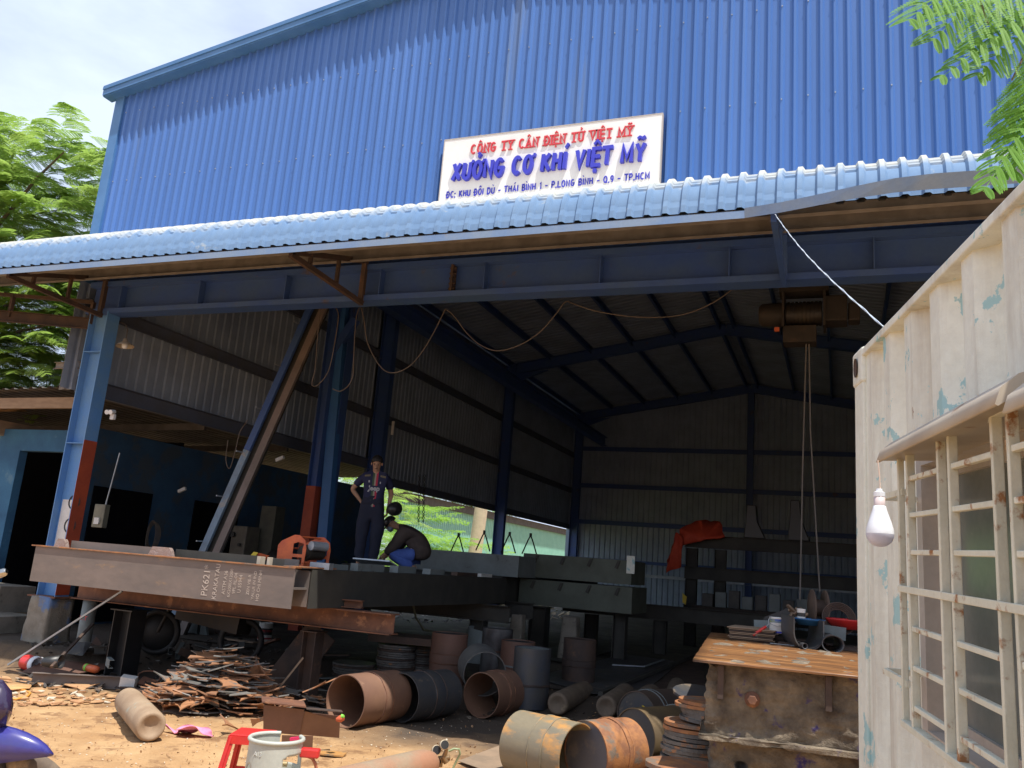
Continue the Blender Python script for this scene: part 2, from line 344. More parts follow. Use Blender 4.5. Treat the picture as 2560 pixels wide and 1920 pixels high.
# front wall
b = MB(); P = corr(XL+.12, XR, .138, .030, .024, .021)
ZB = 5.32
vs = []; 
for (x, d) in P:
    vs += [(x, Y0-.03-d, ZB), (x, Y0-.03-d, rz(x)-.02)]
b.add(vs, [(2*i, 2*i+2, 2*i+3, 2*i+1) for i in range(len(P)-1)]); b.norecalc = True
fwall = b.build('front_wall', BLUE, bld)
sc = MB()
for zz in (6.89, 8.05, 9.1):
    k = 0; x = XL+.12+.072+.021+.012
    while x < XR-.2:
        if k % 2 == 0 and zz < rz(x)-.2:
            z_ = zz+random.uniform(-.012, .012)
            sc.tube([(x, Y0-.058, z_), (x, Y0-.072, z_)], .008, 6)
        x += .138; k += 1
sc.build('screws', GALV, fwall)
for x in [XL+.12+.138*7*i+.08 for i in range(1, 15)]:
    b_l = MB(); b_l.box((x, Y0-.0325, (ZB+rz(x))/2-.05), (.004, .005, rz(x)-ZB-.2)); b_l.build('lap_seam', BLUET, fwall)
# corner trim + rake trim
b = MB(); b.box((XL+.05, Y0-.035, (ZB+EZ)/2-.02), (.17, .07, EZ-ZB-.06)); b.box((XL-.04, Y0+.1, (ZB+EZ)/2-.02), (.012, .28, EZ-ZB-.06)); b.build('corner_trim', BLUET, bld)
b = MB()
for s in (-1, 1):
    a = V((XM+s*(XM-XL+.16), Y0-.19, rz(XL)+.03-.02)); c = V((XM, Y0-.19, RZ+.04))
    d = V((0, 0, 1))
    for (h0, h1, t0, t1) in ((-.13, .0, -.03, .0), (.0, .025, -.04, .35), (-.145, -.127, -.015, .16), (-.04, .0, -.045, -.03)):
        b.prism([a+V((0, t0, h0)), c+V((0, t0, h0)), c+V((0, t0, h1)), a+V((0, t0, h1))], (0, t1-t0, 0))
b.build('rake_trim', BLUET, bld)

# roof sheet, lining sees from below
def roof_sheet(x0, x1, nm, mat):
    b = MB(); ys_ = corr(Y0-.02, 34.4, .25, .03, .06, .03); vs = []
    for (y, d) in ys_: vs += [(x0, y, rz(x0)+d*.0+.0+d), (x1, y, rz(x1)+d)]
    b.add(vs, [(2*i, 2*i+1, 2*i+3, 2*i+2) for i in range(len(ys_)-1)]); return b.build(nm, mat, bld)
roof_sheet(XL-.1, XM, 'roof_sheet', ROOFIN); roof_sheet(XM, XR+.1, 'roof_sheet', ROOFIN)
# side walls
def sidewall(X, y0, y1, z0, z1, nm, mat=GRID_IN, par=None):
    b = MB(); ys_ = corr(y0, y1, .20, .025, .05, .02); vs = []
    for (y, d) in ys_: vs += [(X-d, y, z0), (X-d, y, z1)]
    b.add(vs, [(2*i, 2*i+2, 2*i+3, 2*i+1) for i in range(len(ys_)-1)]); return b.build(nm, mat, par or bld)
sidewall(XL-.12, Y0, 17.6, 3.72, EZ+.1, 'side_wall')
sidewall(XL-.12, 17.4, 34.3, 3.45, EZ+.1, 'side_wall')
sidewall(XR+.12, Y0, 34.3, .1, EZ+.1, 'side_wall')
b = MB(); P = corr(XL-.2, XR+.4, .22, .025, .05, .02); vs = []
for (x, d) in P: vs += [(x, 34.0+d, 0.1), (x, 34.0+d, rz(x)+.05)]
b.add(vs, [(2*i, 2*i+2, 2*i+3, 2*i+1) for i in range(len(P)-1)]); b.build('back_wall', GRID_IN, bld)
# frames
for k, y in enumerate([Y0+.16]+FR[1:]):
    for s in (-1, 1):
        x = XL+.16 if s < 0 else XR-.16
        if not (k == 0 and s < 0):
            b = MB(); b.ibeam((x, y+.02, .2), (x, y+.02, EZ-.05), .34, .2, upv=(1,0,0)); b.build('column', BSTEEL, bld)
        b = MB(); a = V((x-.1*s*0, y, EZ-.26)); c = V((XM, y, RZ-.24)); b.ibeam(a, c, .34, .18)
        b.prism([a+V((0,-.05,-.15)), a+V((-s*1.3,-.05,-.02)), a+V((0,-.05,-.5))], (0,.1,0)); b.build('rafter', BSTEEL, bld)
b = MB(); b.ibeam((XM, 33.85, .2), (XM, 33.85, RZ-.4), .25, .2, upv=(1,0,0)); b.build('column', BSTEEL, bld)
# purlins
for s in (-1, 1):
    for k in range(6):
        x = XM+s*(.22+k*1.37)
        b = MB(); b.chan((x, Y0, rz(x)-.11), (x, 34, rz(x)-.11), .2, .07, upv=(0,0,1)); b.build('purlin', BSTEEL, bld)
for (X, s) in ((XL-.05, 1), (XR+.05, -1)):
    for z in (5.0, 6.5, 8.2):
        b = MB(); b.chan((X, Y0+.1, z), (X, 33.9, z), .2, .07, side=s); b.build('girt', GIRT, bld)
b = MB(); b.chan((XL-.05, 17.4, 3.5), (XL-.05, 33.9, 3.5), .2, .07); b.build('girt', GIRT, bld)
b = MB(); b.chan((XL-.05, Y0+.2, 3.80), (XL-.05, 17.4, 3.80), .24, .09); b.build('girt', GIRT, bld)
for z in (1.75, 2.25, 3.75, 5.25, 6.8):
    b = MB(); b.chan((XL+.2, 33.9, z), (XR-.2, 33.9, z), .12 if z < 3 else .18, .06, side=1); b.build('girt', GALV if z < 2 else BSTEEL, bld)

# front column (bright blue, red foot)
FCX = -9.92
colm = MB()
cb, ct = .80, 4.80
def fcx(z): return FCX+(-.16)*(z-cb)/4.0*0
colm.ibeam((FCX, Y0-.02, cb+.01), (FCX, Y0-.02, ct), .34, .22, .014, .01, upv=(1,0,0))
for z in (4.2, 2.88): colm.box((FCX, Y0-.075, z), (.31, .1, .012))
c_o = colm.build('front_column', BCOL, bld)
b = MB(); b.box((FCX+.1715, Y0-.02, cb+1.08), (.004, .222, 2.1)); b.build('warning_band', ORED, c_o)
b = MB(); b.box((FCX, Y0-.0275, cb+.75), (.26, .004, 1.1)); b.build('white_patch', WHITE, c_o)
b = MB()
for (zc) in (1.75, 2.07):
    b.lathe([(.085,0),(.085,.004),(.105,.004),(.105,0)], 20, Matrix.Translation((FCX+.09, Y0-.031, zc)) @ Matrix.Rotation(R(90), 4, 'X'))
b.build('painted_figure_eight', BLACKP, c_o)
b = MB(); b.box((FCX, Y0-.02, cb), (.5, .36, .02)); b.build('base_plate', RUST, c_o)
# column upper continuation behind awning (for the girder seat)
b = MB(); b.ibeam((FCX-.3, Y0+.28, 4.8), (FCX-.3, Y0+.28, EZ-.05), .34, .2, upv=(1,0,0)); b.build('column', BSTEEL, bld)
# girder
gd = MB(); gd.ibeam((XL+.25, Y0, 5.01), (XR, Y0, 5.01), .48, .24, .07, .012); go = gd.build('front_girder', BSTEEL, bld)
for x in [-9.6+1.42*i for i in range(10)]:
    b = MB(); b.box((x, Y0-.06, 5.01), (.012, .11, .335)); b.build('stiffener', BSTEEL, go)
b = MB(); b.box((-4.35, Y0-.06, 5.01), (.03, .115, .335))
for i in range(5): b.tube([(-4.39, Y0-.08, 4.88+i*.065), (-4.31, Y0-.08, 4.88+i*.065)], .014, 6)
b.build('splice_plate', RUSTD, go)
b = MB(); b.box((0, Y0+.09, 5.42), (.01,.01,.01)); 
b.chan((XL+.2, Y0+.03, 5.38), (XR, Y0+.03, 5.38), .2, .07); b.build('girt', BSTEEL, bld)

# awning -----------------------------------------------------------
aw = thing('awning', (XM, 7.8, 5.0), 'curved faded light blue corrugated awning across the workshop front under the sign', 'awning')
AX0, AX1 = -12.4, 3.4
prof = [(8.66,5.66),(8.2,5.54),(7.8,5.44)]
arc = []
for i in range(25):
    t = i/24; a = R(8+74*t)
    arc.append((7.40-.42*math.sin(a)+.42*math.sin(R(8)), 5.345-.42*(math.cos(R(8))-math.cos(a))))
# arc goes from (7.42,5.455) forward and down
prof += arc; y_, z_ = arc[-1]; prof += [(y_-.02, z_-.06), (y_-.03, z_-.13)]
nrm = []
for i in range(len(prof)):
    a = V((0, *prof[max(0,i-1)])); c = V((0, *prof[min(len(prof)-1,i+1)])); d = (c-a).normalized(); nrm.append(V((0, d.z, -d.y)))
P = corr(AX0, AX1, .164, .03, .038, .02); vs = []; fs = []; n_ = len(P)
for i, (yy, zz) in enumerate(prof):
    N = nrm[i]; N = N if N.z > 0 or N.y < 0 else -N
    for j, (x, d) in enumerate(P):
        cre = 0
        if 2 <= i <= 18 and d == 0: cre = -.017*(i % 3 == 0)
        p = V((x, yy, zz)) + N*(d+cre); vs.append(p)
for i in range(len(prof)-1):
    for j in range(n_-1): fs.append((i*n_+j, i*n_+j+1, (i+1)*n_+j+1, (i+1)*n_+j))
b = MB(); b.add(vs, fs); b.norecalc = True; ash = b.build('awning_sheet', AWN, aw)
GY, GZ = prof[-1]
b = MB(); b.prism([(AX0, GY-.03, GZ-.03), (-.75, GY-.03, GZ-.03), (-.75, GY-.03, GZ-.10), (AX0, GY-.03, GZ-.10)], (0,.004,0))
b.box(((AX0-.75)/2, GY+.0, GZ-.03), (-.75-AX0, .06, .004)); b.build('fascia', AWNU, aw)
# bent loose fascia at the right
b = MB(); vs = []; k = 14
for i in range(k+1):
    x = -.75+(AX1+.75)*i/k; t = i/k; lift = .20*smooth(0, .35, t)+.03*math.sin(t*9)
    vs += [(x, GY-.03-.02*math.sin(t*3), GZ-.10+lift*.55+.03*t), (x, GY-.06-.08*smooth(.1,.4,t), GZ-.02+lift*.62+.03*t)]
b.add(vs, [(2*i, 2*i+2, 2*i+3, 2*i+1) for i in range(k)]); b.build('bent_fascia', AWNU, aw)
b = MB(); vs=[]
P2 = corr(AX0, AX1, .164, .02, .05, .02)
for (x, d) in P2: vs += [(x, GY+.06, GZ+.02-d), (x, 7.5, 5.24-d), (x, 8.6, 5.62-d)]
b.add(vs, [(3*i, 3*i+1, 3*i+4, 3*i+3) for i in range(len(P2)-1)]+[(3*i+1, 3*i+2, 3*i+5, 3*i+4) for i in range(len(P2)-1)]); b.build('soffit_sheet', SOFF, aw)
b = MB(); b.chan((AX0+.1, 7.42, 5.02), (AX1, 7.42, 5.02), .2, .07, .005); b.build('purlin', SOFF, aw)
b = MB(); b.chan((AX0+.1, 8.3, 5.25), (AX1, 8.3, 5.25), .2, .07, .005); b.build('purlin', SOFF, aw)
for x in (-9.9, -5.57, -.52, 3.0):
    b = MB(); t = V((x, GY+.12, 4.80)); 
    b.bar(t, (x, Y0-.1, 4.74), .05, .06); b.bar(t+V((0,0,.03)), (x, Y0-.1, 5.30), .05, .06)
    b.bar((x, 7.5, 4.78), (x, 7.5, 4.95), .04, .04); b.bar((x, 8.05, 4.78), (x, 8.05, 5.12), .04, .04); b.bar((x, Y0-.13, 4.74), (x, Y0-.13, 5.4), .06, .06)
    b.build('bracket', RUSTD if x < -3 else BSTEEL, aw)
# end truss on the left, running out with the side overhang
b = MB(); b.chan((-13.2, 7.3, 4.62), (-10.1, Y0-.1, 4.62), .16, .06); b.bar((-13.2, 7.3, 4.95), (-10.1, Y0-.1, 4.95), .05, .05)
for t in (0,.33,.66,1): b.bar((-13.2+3.1*t, 7.3+1.35*t, 4.62), (-13.2+3.1*t, 7.3+1.35*t, 4.95), .05,.05)
b.build('side_bracket', RUSTD, aw)

# side corrugated flap strips left of the column
b = MB(); vs=[]; P = corr(-11.0, -10.35, .16, .03, .05, .02)
for (x, d) in P: vs += [(x, Y0+.35-d, 3.75), (x, Y0+.35-d, 5.3)]
b.add(vs, [(2*i, 2*i+2, 2*i+3, 2*i+1) for i in range(len(P)-1)]); b.build('side_flap', SOFF, bld)
b = MB(); b.chan((-11.05, Y0+.27, 4.1), (-10.1, Y0+.27, 4.1), .1, .05); b.build('girt', SOFF, bld)

# pedestal
def rough_block(c, d, mat, nm, parent, seed=0, amp=.03, taper=.12, n=7):
    bm = bmesh.new(); bmesh.ops.create_cube(bm, size=1); bmesh.ops.subdivide_edges(bm, edges=bm.edges, cuts=n, use_grid_fill=True)
    for v in bm.verts:
        p = v.co.copy(); k = 1-taper*(p.z+.5); q = V((p.x*d[0]*k, p.y*d[1]*k, p.z*d[2]))
        nn = noise.noise(q*4+V((seed, 0, 0)))*amp+noise.noise(q*14+V((seed, 3, 0)))*amp*.4
        q += p.normalized()*nn; v.co = q+V(c)
    b = MB(); bm.verts.ensure_lookup_table(); b.add([v.co for v in bm.verts], [[v.index for v in f.verts] for f in bm.faces], True); bm.free()
    return b.build(nm, mat, parent)
rough_block((FCX+.02, Y0-.02, .42), (.40, .42, .76), PED, 'pedestal', bld, 3)

# ---------------------------------------------------------------- text
def text(body, size, mat, name, parent, origin, xdir, ydir, ext=.01, bold=0, xs_=1.0, shear=0, space=1.0, world=True, align='CENTER'):
    cu = bpy.data.curves.new(name, 'FONT'); cu.body = body; cu.size = size; cu.extrude = ext; cu.offset = bold; cu.align_x = align; cu.shear = shear; cu.space_character = space
    cu.resolution_u = 3
    o = bpy.data.objects.new(name, cu); col.objects.link(o)
    dg = bpy.context.evaluated_depsgraph_get(); dg.update(); me = bpy.data.meshes.new_from_object(o.evaluated_get(dg))
    bpy.data.objects.remove(o)
    x = V(xdir).normalized(); y = V(ydir).normalized(); z = x.cross(y)
    b = MB(); b.v = [tuple(V(origin)+x*v.co.x*xs_+y*v.co.y+z*v.co.z) for v in me.vertices]; b.f = [tuple(p.vertices) for p in me.polygons]; b.sm = [False]*len(b.f); b.norecalc = True
    return b.build(name, mat, parent)

sx0, sx1 = -4.60, -1.84   # refined below
sg = thing('company_sign', (-3.3, Y0-.08, 5.9), 'white company signboard with red and blue Vietnamese lettering on the blue wall', 'sign')
a = py(1114, 354, Y0-.1); c = py(1656.5, 284, Y0-.1); sx0, sx1 = a.x, c.x; st = (a.z+c.z)/2; SW = sx1-sx0
b = MB(); b.box(((sx0+sx1)/2, Y0-.095, (st+5.6)/2), (SW, .03, st-5.6)); b.build('panel', M('sign face white', (.84,.84,.82), (.80,.80,.775), sc=1.5, rough=.4, bsc=2), sg)
b = MB(); b.box(((sx0+sx1)/2, Y0-.095, st+.006), (SW+.02, .04, .012)); b.box((sx1+.006, Y0-.095, (st+5.6)/2), (.012, .04, st-5.6)); b.box((sx0-.006, Y0-.095, (st+5.6)/2), (.012, .04, st-5.6)); b.build('frame', ALU, sg)
cx = (sx0+sx1)/2
import unicodedata
def arc_(cx_, cy_, rx, ry, a0, a1, n=12): return [(cx_+rx*math.cos(R(a0+(a1-a0)*i/n)), cy_+ry*math.sin(R(a0+(a1-a0)*i/n))) for i in range(n+1)]
def glyph(c):
    """capital letter strokes on a 1-high cell: (width, [polylines])"""
    G_ = {'I': (.0, [[(0,0),(0,1)]]), 'T': (.56, [[(0,1),(.56,1)],[(.28,0),(.28,1)]]), 'H': (.56, [[(0,0),(0,1)],[(.56,0),(.56,1)],[(0,.52),(.56,.52)]]),
     'N': (.58, [[(0,0),(0,1),(.58,0),(.58,1)]]), 'M': (.72, [[(0,0),(0,1),(.36,.22),(.72,1),(.72,0)]]), 'V': (.62, [[(0,1),(.31,0),(.62,1)]]), 'X': (.6, [[(0,0),(.6,1)],[(0,1),(.6,0)]]),
     'K': (.56, [[(0,0),(0,1)],[(.56,1),(0,.42)],[(.16,.58),(.58,0)]]), 'Y': (.6, [[(0,1),(.3,.46),(.6,1)],[(.3,.46),(.3,0)]]), 'L': (.46, [[(0,1),(0,0),(.46,0)]]),
     'E': (.48, [[(.48,1),(0,1),(0,0),(.48,0)],[(0,.52),(.42,.52)]]), 'A': (.64, [[(0,0),(.32,1),(.64,0)],[(.12,.33),(.52,.33)]]),
     'U': (.56, [[(0,1),(0,.28)]+arc_(.28,.28,.28,.28,180,360)+[(.56,1)]]), 'O': (.62, [arc_(.31,.5,.31,.5,90,450,20)]), 'C': (.58, [arc_(.31,.5,.31,.5,48,312,18)]),
     'G': (.60, [arc_(.31,.5,.31,.5,48,330,18)+[(.60,.46),(.36,.46)]]), 'D': (.58, [[(0,0),(0,1),(.24,1)]+arc_(.24,.5,.34,.5,90,-90,12)+[(.24,0),(0,0)]]),
     'P': (.52, [[(0,0),(0,1),(.28,1)]+arc_(.28,.73,.24,.27,90,-90,10)+[(0,.46)]]), 'B': (.54, [[(0,0),(0,1),(.28,1)]+arc_(.28,.76,.22,.24,90,-90,8)+[(0,.52)],[(.28,.52)]+arc_(.28,.26,.26,.26,90,-90,8)+[(0,0)]]),
     'Q': (.62, [arc_(.31,.5,.31,.5,90,450,20),[(.38,.26),(.64,-.06)]]), '9': (.48, [arc_(.24,.70,.24,.30,90,450,16),[(.48,.70),(.44,.3),(.2,0)]]), '1': (.2, [[(0,.8),(.18,1),(.18,0)]]),
     '-': (.28, [[(0,.42),(.28,.42)]]), '.': (.02, [[(0,0),(.02,0)]]), ':': (.02, [[(0,0),(.02,0)],[(0,.6),(.02,.6)]]), ' ': (.22, [])}
    return G_[c]
MARK = {0x302: [[(-.15,1.14),(0,1.30),(.15,1.14)]], 0x301: [[(-.03,1.14),(.10,1.34)]], 0x300: [[(.03,1.14),(-.10,1.34)]], 0x303: [[(-.18,1.17),(-.08,1.25),(.06,1.17),(.18,1.26)]],
        0x309: [[(-.07,1.30),(.0,1.36),(.06,1.30),(0,1.22),(0,1.14)]], 0x323: [[(-.02,-.22),(.02,-.22)]]}
def ribbon(b, pts, t, org, y0, y1, zf=1):
    """flat stroke of width t through pts, from depth y0 to y1"""
    P_ = [V((p[0], p[1])) for p in pts]; n = len(P_); closed = (P_[0]-P_[-1]).length < 1e-5 and n > 3
    if closed: P_ = P_[:-1]; n -= 1
    L_, R_ = [], []
    for i in range(n):
        d0 = (P_[i]-P_[i-1]).normalized() if (i or closed) else None; d1 = (P_[(i+1) % n]-P_[i]).normalized() if (i < n-1 or closed) else None
        d0 = d0 or d1; d1 = d1 or d0; n0 = V((-d0.y, d0.x)); n1 = V((-d1.y, d1.x)); m_ = n0+n1
        m_ = n0 if m_.length < .2 else m_.normalized(); k = min(1.9, 1/max(.3, m_.dot(n0))); e = V((0,0))
        if not closed and i == 0: e = -d1*t*.0
        if not closed and i == 0 and abs(d1.y) < .15: e = -d1*t*.5
        if not closed and i == n-1 and abs(d0.y) < .15: e = d0*t*.5
        L_.append(P_[i]+m_*k*t/2+e); R_.append(P_[i]-m_*k*t/2+e)
    vs = []
    for y in (y0, y1):
        for q in L_+R_: vs.append((org[0]+q.x, y, org[1]+q.y))
    fs = []; N = 2*n
    for i in range(n if closed else n-1):
        j = (i+1) % n; fs += [(i, j, n+j, n+i), (N+i, N+n+i, N+n+j, N+j), (i, N+i, N+j, j), (n+i, n+j, N+n+j, N+n+i)]
    if not closed: fs += [(0, n, N+n, N), (n-1, N+n-1, N+2*n-1, 2*n-1)]
    b.add(vs, fs)
def line(txt, H, zb, width, t, mat, depth, gap, xc, serif=False, slant=0.0):
    items = []
    for c in txt:
        dec = unicodedata.normalize('NFD', c); base = dec[0]; marks = [ord(k) for k in dec[1:]]; bar_ = base == 'Đ'
        items.append(('D' if bar_ else base, marks, bar_))
    sw = sum(glyph(q[0])[0]*H for q in items if q[0] != ' '); nl = len([q for q in items if q[0] != ' ']); nsp = len(items)-nl; SP = .34*H if H > .2 else .42*H; cx_ = (width-nl*t-(nl-1)*gap-nsp*SP)/sw
    x = xc-width/2+t/2; Yf = Y0-.112; h_ = H-t
    for (base, marks, bar_) in items:
        if base == ' ': x += SP; continue
        w_, strokes = glyph(base); W_ = w_*H*cx_; k = 0
        if strokes:
            b = MB(); fx = (lambda u: u/w_*W_ if w_ else 0)
            hs = [[(fx(u), t/2+v*h_) for (u, v) in st_] for st_ in strokes]
            if bar_: hs.append([(-t*.6, t/2+.5*h_), (W_*.4, t/2+.5*h_)])
            if serif and base not in '.:-': 
                for st_ in strokes:
                    for (u, v) in (st_[0], st_[-1]):
                        if v in (0, 1) and not (base in 'DPBEL' and u > 0) and not (base == 'T' and v == 1): hs.append([(fx(u)-t*1.05, t*.30 if v == 0 else H-t*.30), (fx(u)+t*1.05, t*.30 if v == 0 else H-t*.30)])
            for mk in marks:
                if mk == 0x31B: hs.append([(W_-.02*H, t/2+h_*.93), (W_+.10*H, t/2+h_*1.0), (W_+.11*H, t/2+h_*1.14)]); continue
                up_ = .16 if (mk in (0x300, 0x301, 0x309, 0x303) and 0x302 in marks) else 0
                ox = .12 if (up_ and mk != 0x323) else 0
                for st_ in MARK[mk]: hs.append([(W_/2+(u+ox)*H*.95, v*H+up_*H*.25) for (u, v) in st_])
            for k, st_ in enumerate(hs):
                tt = t*.62 if k >= len(strokes)+(1 if bar_ else 0) else t
                if k >= len(strokes) and abs(st_[0][1]-st_[-1][1]) < 1e-6 and serif: tt = t*.6
                if base in '.:' : tt = t*1.1; st_ = [(st_[0][0], st_[0][1]-t*.55), (st_[0][0], st_[0][1]+t*.55)]
                if len(st_) == 2 and abs(st_[0][1]+.22*H) < .02*H: tt = t*.95; st_ = [(W_/2, -.17*H-t*.5), (W_/2, -.17*H+t*.5)]
                st_ = [(p+q*slant, q) for p, q in st_]
                ribbon(b, st_, tt, (x, zb), Yf+.001+.0003*k, Yf-depth-.0004*k)
            b.build('letter', mat, sg)
        x += W_+gap+t
line('CÔNG TY CÂN ĐIỆN TỬ VIỆT MỸ', .132, st-.238, SW*.745, .0205, TXTR, .012, .013, cx+.02, True)
line('XƯỞNG CƠ KHÍ VIỆT MỸ', .255, st-.60, SW*.885, .044, TXTB, .045, .012, cx-.01, False, .05)
line('ĐC: KHU ĐỒI DÙ - THÁI BÌNH 1 - P.LONG BÌNH - Q.9 - TP.HCM', .092, st-.800, SW*.925, .0145, TXTB, .004, .008, cx-.01)

# ================================================================== ANNEX, YARD BEYOND
an = thing('annex_shed', (-12, 10.2, 0), 'low blue rendered annex with dark doorway and tin lean-to roof, left of the front column', 'shed')
b = MB()
YA = 10.2
b.box((-14.9, YA, 1.75), (4.1, .15, 3.1)); b.box((-11.65, YA, 1.75), (.15, .15, 3.1)); b.box((-12.29, YA, 3.12), (1.12, .15, .36)); b.build('front_wall', BWALL, an)
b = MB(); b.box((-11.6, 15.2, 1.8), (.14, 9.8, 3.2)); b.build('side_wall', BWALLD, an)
b = MB(); b.box((-14.3, 12.6, 1.7), (5.2, .05, 3.6)); b.build('doorway_shade_sheet', VOID, an)  # black sheet added so the doorway looks dark inside
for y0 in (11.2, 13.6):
    b = MB(); b.box((-11.52, y0, 1.35), (.03, 1.3, 2.2)); b.build('opening_shade_panel', VOID, an)  # black panel standing in for a dark opening in the wall
b = MB(); P = corr(-17, -10.5, .2, .025, .05, .02); vs = []
for (x, d) in P: z = 3.86+(x+10.5)*.03; vs += [(x, 9.3, z+d), (x, 20.5, z+d)]
b.add(vs, [(2*i, 2*i+2, 2*i+3, 2*i+1) for i in range(len(P)-1)]); b.build('tin_roof', DSOFF, an)
b = MB(); b.bar((-13.4, 9.45, 3.60), (-10.9, 9.45, 3.62), .06, .17); b.build('roof_beam', WOODB, an)
b = MB(); b.bar((-13.35, 9.4, 3.3), (-13.35, 16.5, 3.4), .1, .25); b.build('roof_beam', WOODB, an)
for yb in (12, 14.5):
    b = MB(); b.bar((-16, yb, 3.58), (-10.7, yb, 3.72), .06, .12); b.build('roof_beam', DSOFF, an)
rough_block((-14.9, 10.1, 3.95), (2.7, 1.2, .5), NET, 'thatch_heap', None, 5, .16, .6, 8)
tag(bpy.data.objects['thatch_heap'], 'dry orange heap of cut thatch lying on the tin roof under the left tree', 'thatch')

st_ = MB(); st_.box((-13.2, 9.0, .32), (4.6, .9, .24)); st_.box((-13.6, 9.5, .62), (4.2, .6, .38)); st_.build('concrete_steps', CONC, None)
tag(bpy.data.objects['concrete_steps'], 'dirty concrete steps below the blue annex doorway at the left', 'steps')

gb = thing('green_warehouse', (-24, 60, 0), 'green corrugated warehouse wall seen through the gap under the side wall', 'warehouse')
b = MB(); P = corr(43, 120, .3, .05, .08, .03); vs = []
for (y, d) in P: vs += [(-24+d, y, 0), (-24+d, y, 5.05)]
b.add(vs, [(2*i, 2*i+2, 2*i+3, 2*i+1) for i in range(len(P)-1)]); b.build('wall', GREENW, gb)
b = MB(); b.box((-23.9, 81, 5.3), (.3, 77, .5)); b.build('eave', DARKB, gb)
b = MB(); vs = []; P = corr(42, 120, .35, .04, .08, .03)
for (y, d) in P: vs += [(-23.3, y, 5.62+d), (-31, y, 7.0+d)]
b.add(vs, [(2*i, 2*i+2, 2*i+3, 2*i+1) for i in range(len(P)-1)]); b.build('roof', GALV, gb)
p = px(1185, 1330, -15.5)
b = MB(); b.tube([(p.x, p.y, 0), (p.x+.25, p.y, 4), (p.x+.4, p.y, 9)], [.33, .30, .26], 10); tag(b.build('utility_pole', POLE, None), 'pale tapering concrete pole standing before the green warehouse', 'pole')

# ---------------------------------------------------------------- feathery foliage
def frond(base, d, nrm_, L, npair, pinL, nleaf, leafL, leafW, rng, droop=.5):
    """bipinnate leaf: returns quad corner array (N,4,3)"""
    d = np.array(d, float); d /= np.linalg.norm(d); nrm_ = np.array(nrm_, float); nrm_ -= d*nrm_.dot(d); nrm_ /= np.linalg.norm(nrm_)
    side = np.cross(d, nrm_); base = np.array(base, float); Q = []
    for i in range(npair):
        t = (i+.6)/npair; pos = base + d*L*t - np.array([0, 0, 1])*droop*L*t*t*.5
        tt = math.sin(math.pi*min(1, .18+.82*t)**.8)*.75+.3
        for s in (-1, 1):
            pl = pinL*tt*rng.uniform(.85, 1.1); ang = R(rng.uniform(50, 66)); pdv = d*math.cos(ang)+side*s*math.sin(ang); pdv = pdv - np.array([0,0,1])*.25*rng.uniform(.3, 1.5); pdv /= np.linalg.norm(pdv)
            pn = nrm_ - pdv*nrm_.dot(pdv); pn /= np.linalg.norm(pn); ps = np.cross(pdv, pn)
            u = (np.arange(nleaf)+.5)/nleaf
            c = pos + pdv[None, :]*pl*u[:, None] - np.array([0, 0, 1])*(.22*pl*u**2)[:, None]
            wv = leafL*(np.sin(np.pi*(.12+.8*u))**.6)
            for s2 in (-1, 1):
                tip = ps*s2*.92+pdv*.35; tip /= np.linalg.norm(tip); a = pdv*leafW*.5
                w2 = wv[:, None]
                q = np.stack([c-a*.6, c+tip*w2*.5-a+pn*w2*.05, c+tip*w2+pn*w2*.02, c+tip*w2*.5+a+pn*w2*.05], 1); Q.append(q)
            # midrib
            a = ps*.0035*(pinL/.2); q = np.array([[pos-a, pos+a, c[-1]+a*.3, c[-1]-a*.3]]); Q.append(q)
    a = side*.006*(L/.7); e = base+d*L-np.array([0,0,1])*droop*L*.5; Q.append(np.array([[base-a, base+a, e+a*.3, e-a*.3]]))
    return np.concatenate(Q)
def foliage(name, Qs, mat, parent):
    Q = np.concatenate(Qs); n = len(Q); me = bpy.data.meshes.new(name); off = np.array(OFF.get(parent.name, V((0,0,0))))
    me.vertices.add(n*4); me.vertices.foreach_set('co', (Q.reshape(-1, 3)-off).ravel())
    me.loops.add(n*4); me.loops.foreach_set('vertex_index', np.arange(n*4)); me.polygons.add(n)
    me.polygons.foreach_set('loop_start', np.arange(n)*4); me.polygons.foreach_set('loop_total', np.full(n, 4)); me.update(calc_edges=True); me.validate()
    o = bpy.data.objects.new(name, me); col.objects.link(o); me.materials.append(mat); o.parent = parent; return o
rng = random.Random(11)
tr = thing('flame_tree', (-18.5, 11.8, 0), 'bright green feathery-leaved tree rising behind the annex at the left edge', 'tree')
b = MB(); b.tube([(-18.5, 11.8, 0), (-18.4, 11.9, 2.5), (-18, 11.7, 4.5), (-17.6, 11.5, 6)], [.3, .25, .2, .14], 10)
limbs = [[(-18.1,11.8,4.2),(-16.5,11.4,5.0),(-14.9,11.2,5.4),(-13.8,11.1,5.5)], [(-18,11.7,5),(-16.6,11.2,7.2),(-15.0,11.0,8.6),(-14.3,10.9,9.0)], [(-17.6,11.5,6),(-17.4,11.8,8),(-17.3,12,10)], [(-18,11.7,4.8),(-16.2,11.8,6.2),(-14.6,11.9,7.0),(-13.7,11.8,7.1)]]
for lb in limbs: b.tube(lb, [.07, .045, .03, .015][:len(lb)], 7)
b.build('trunk', BARK, tr)
Qs = []; n = 0
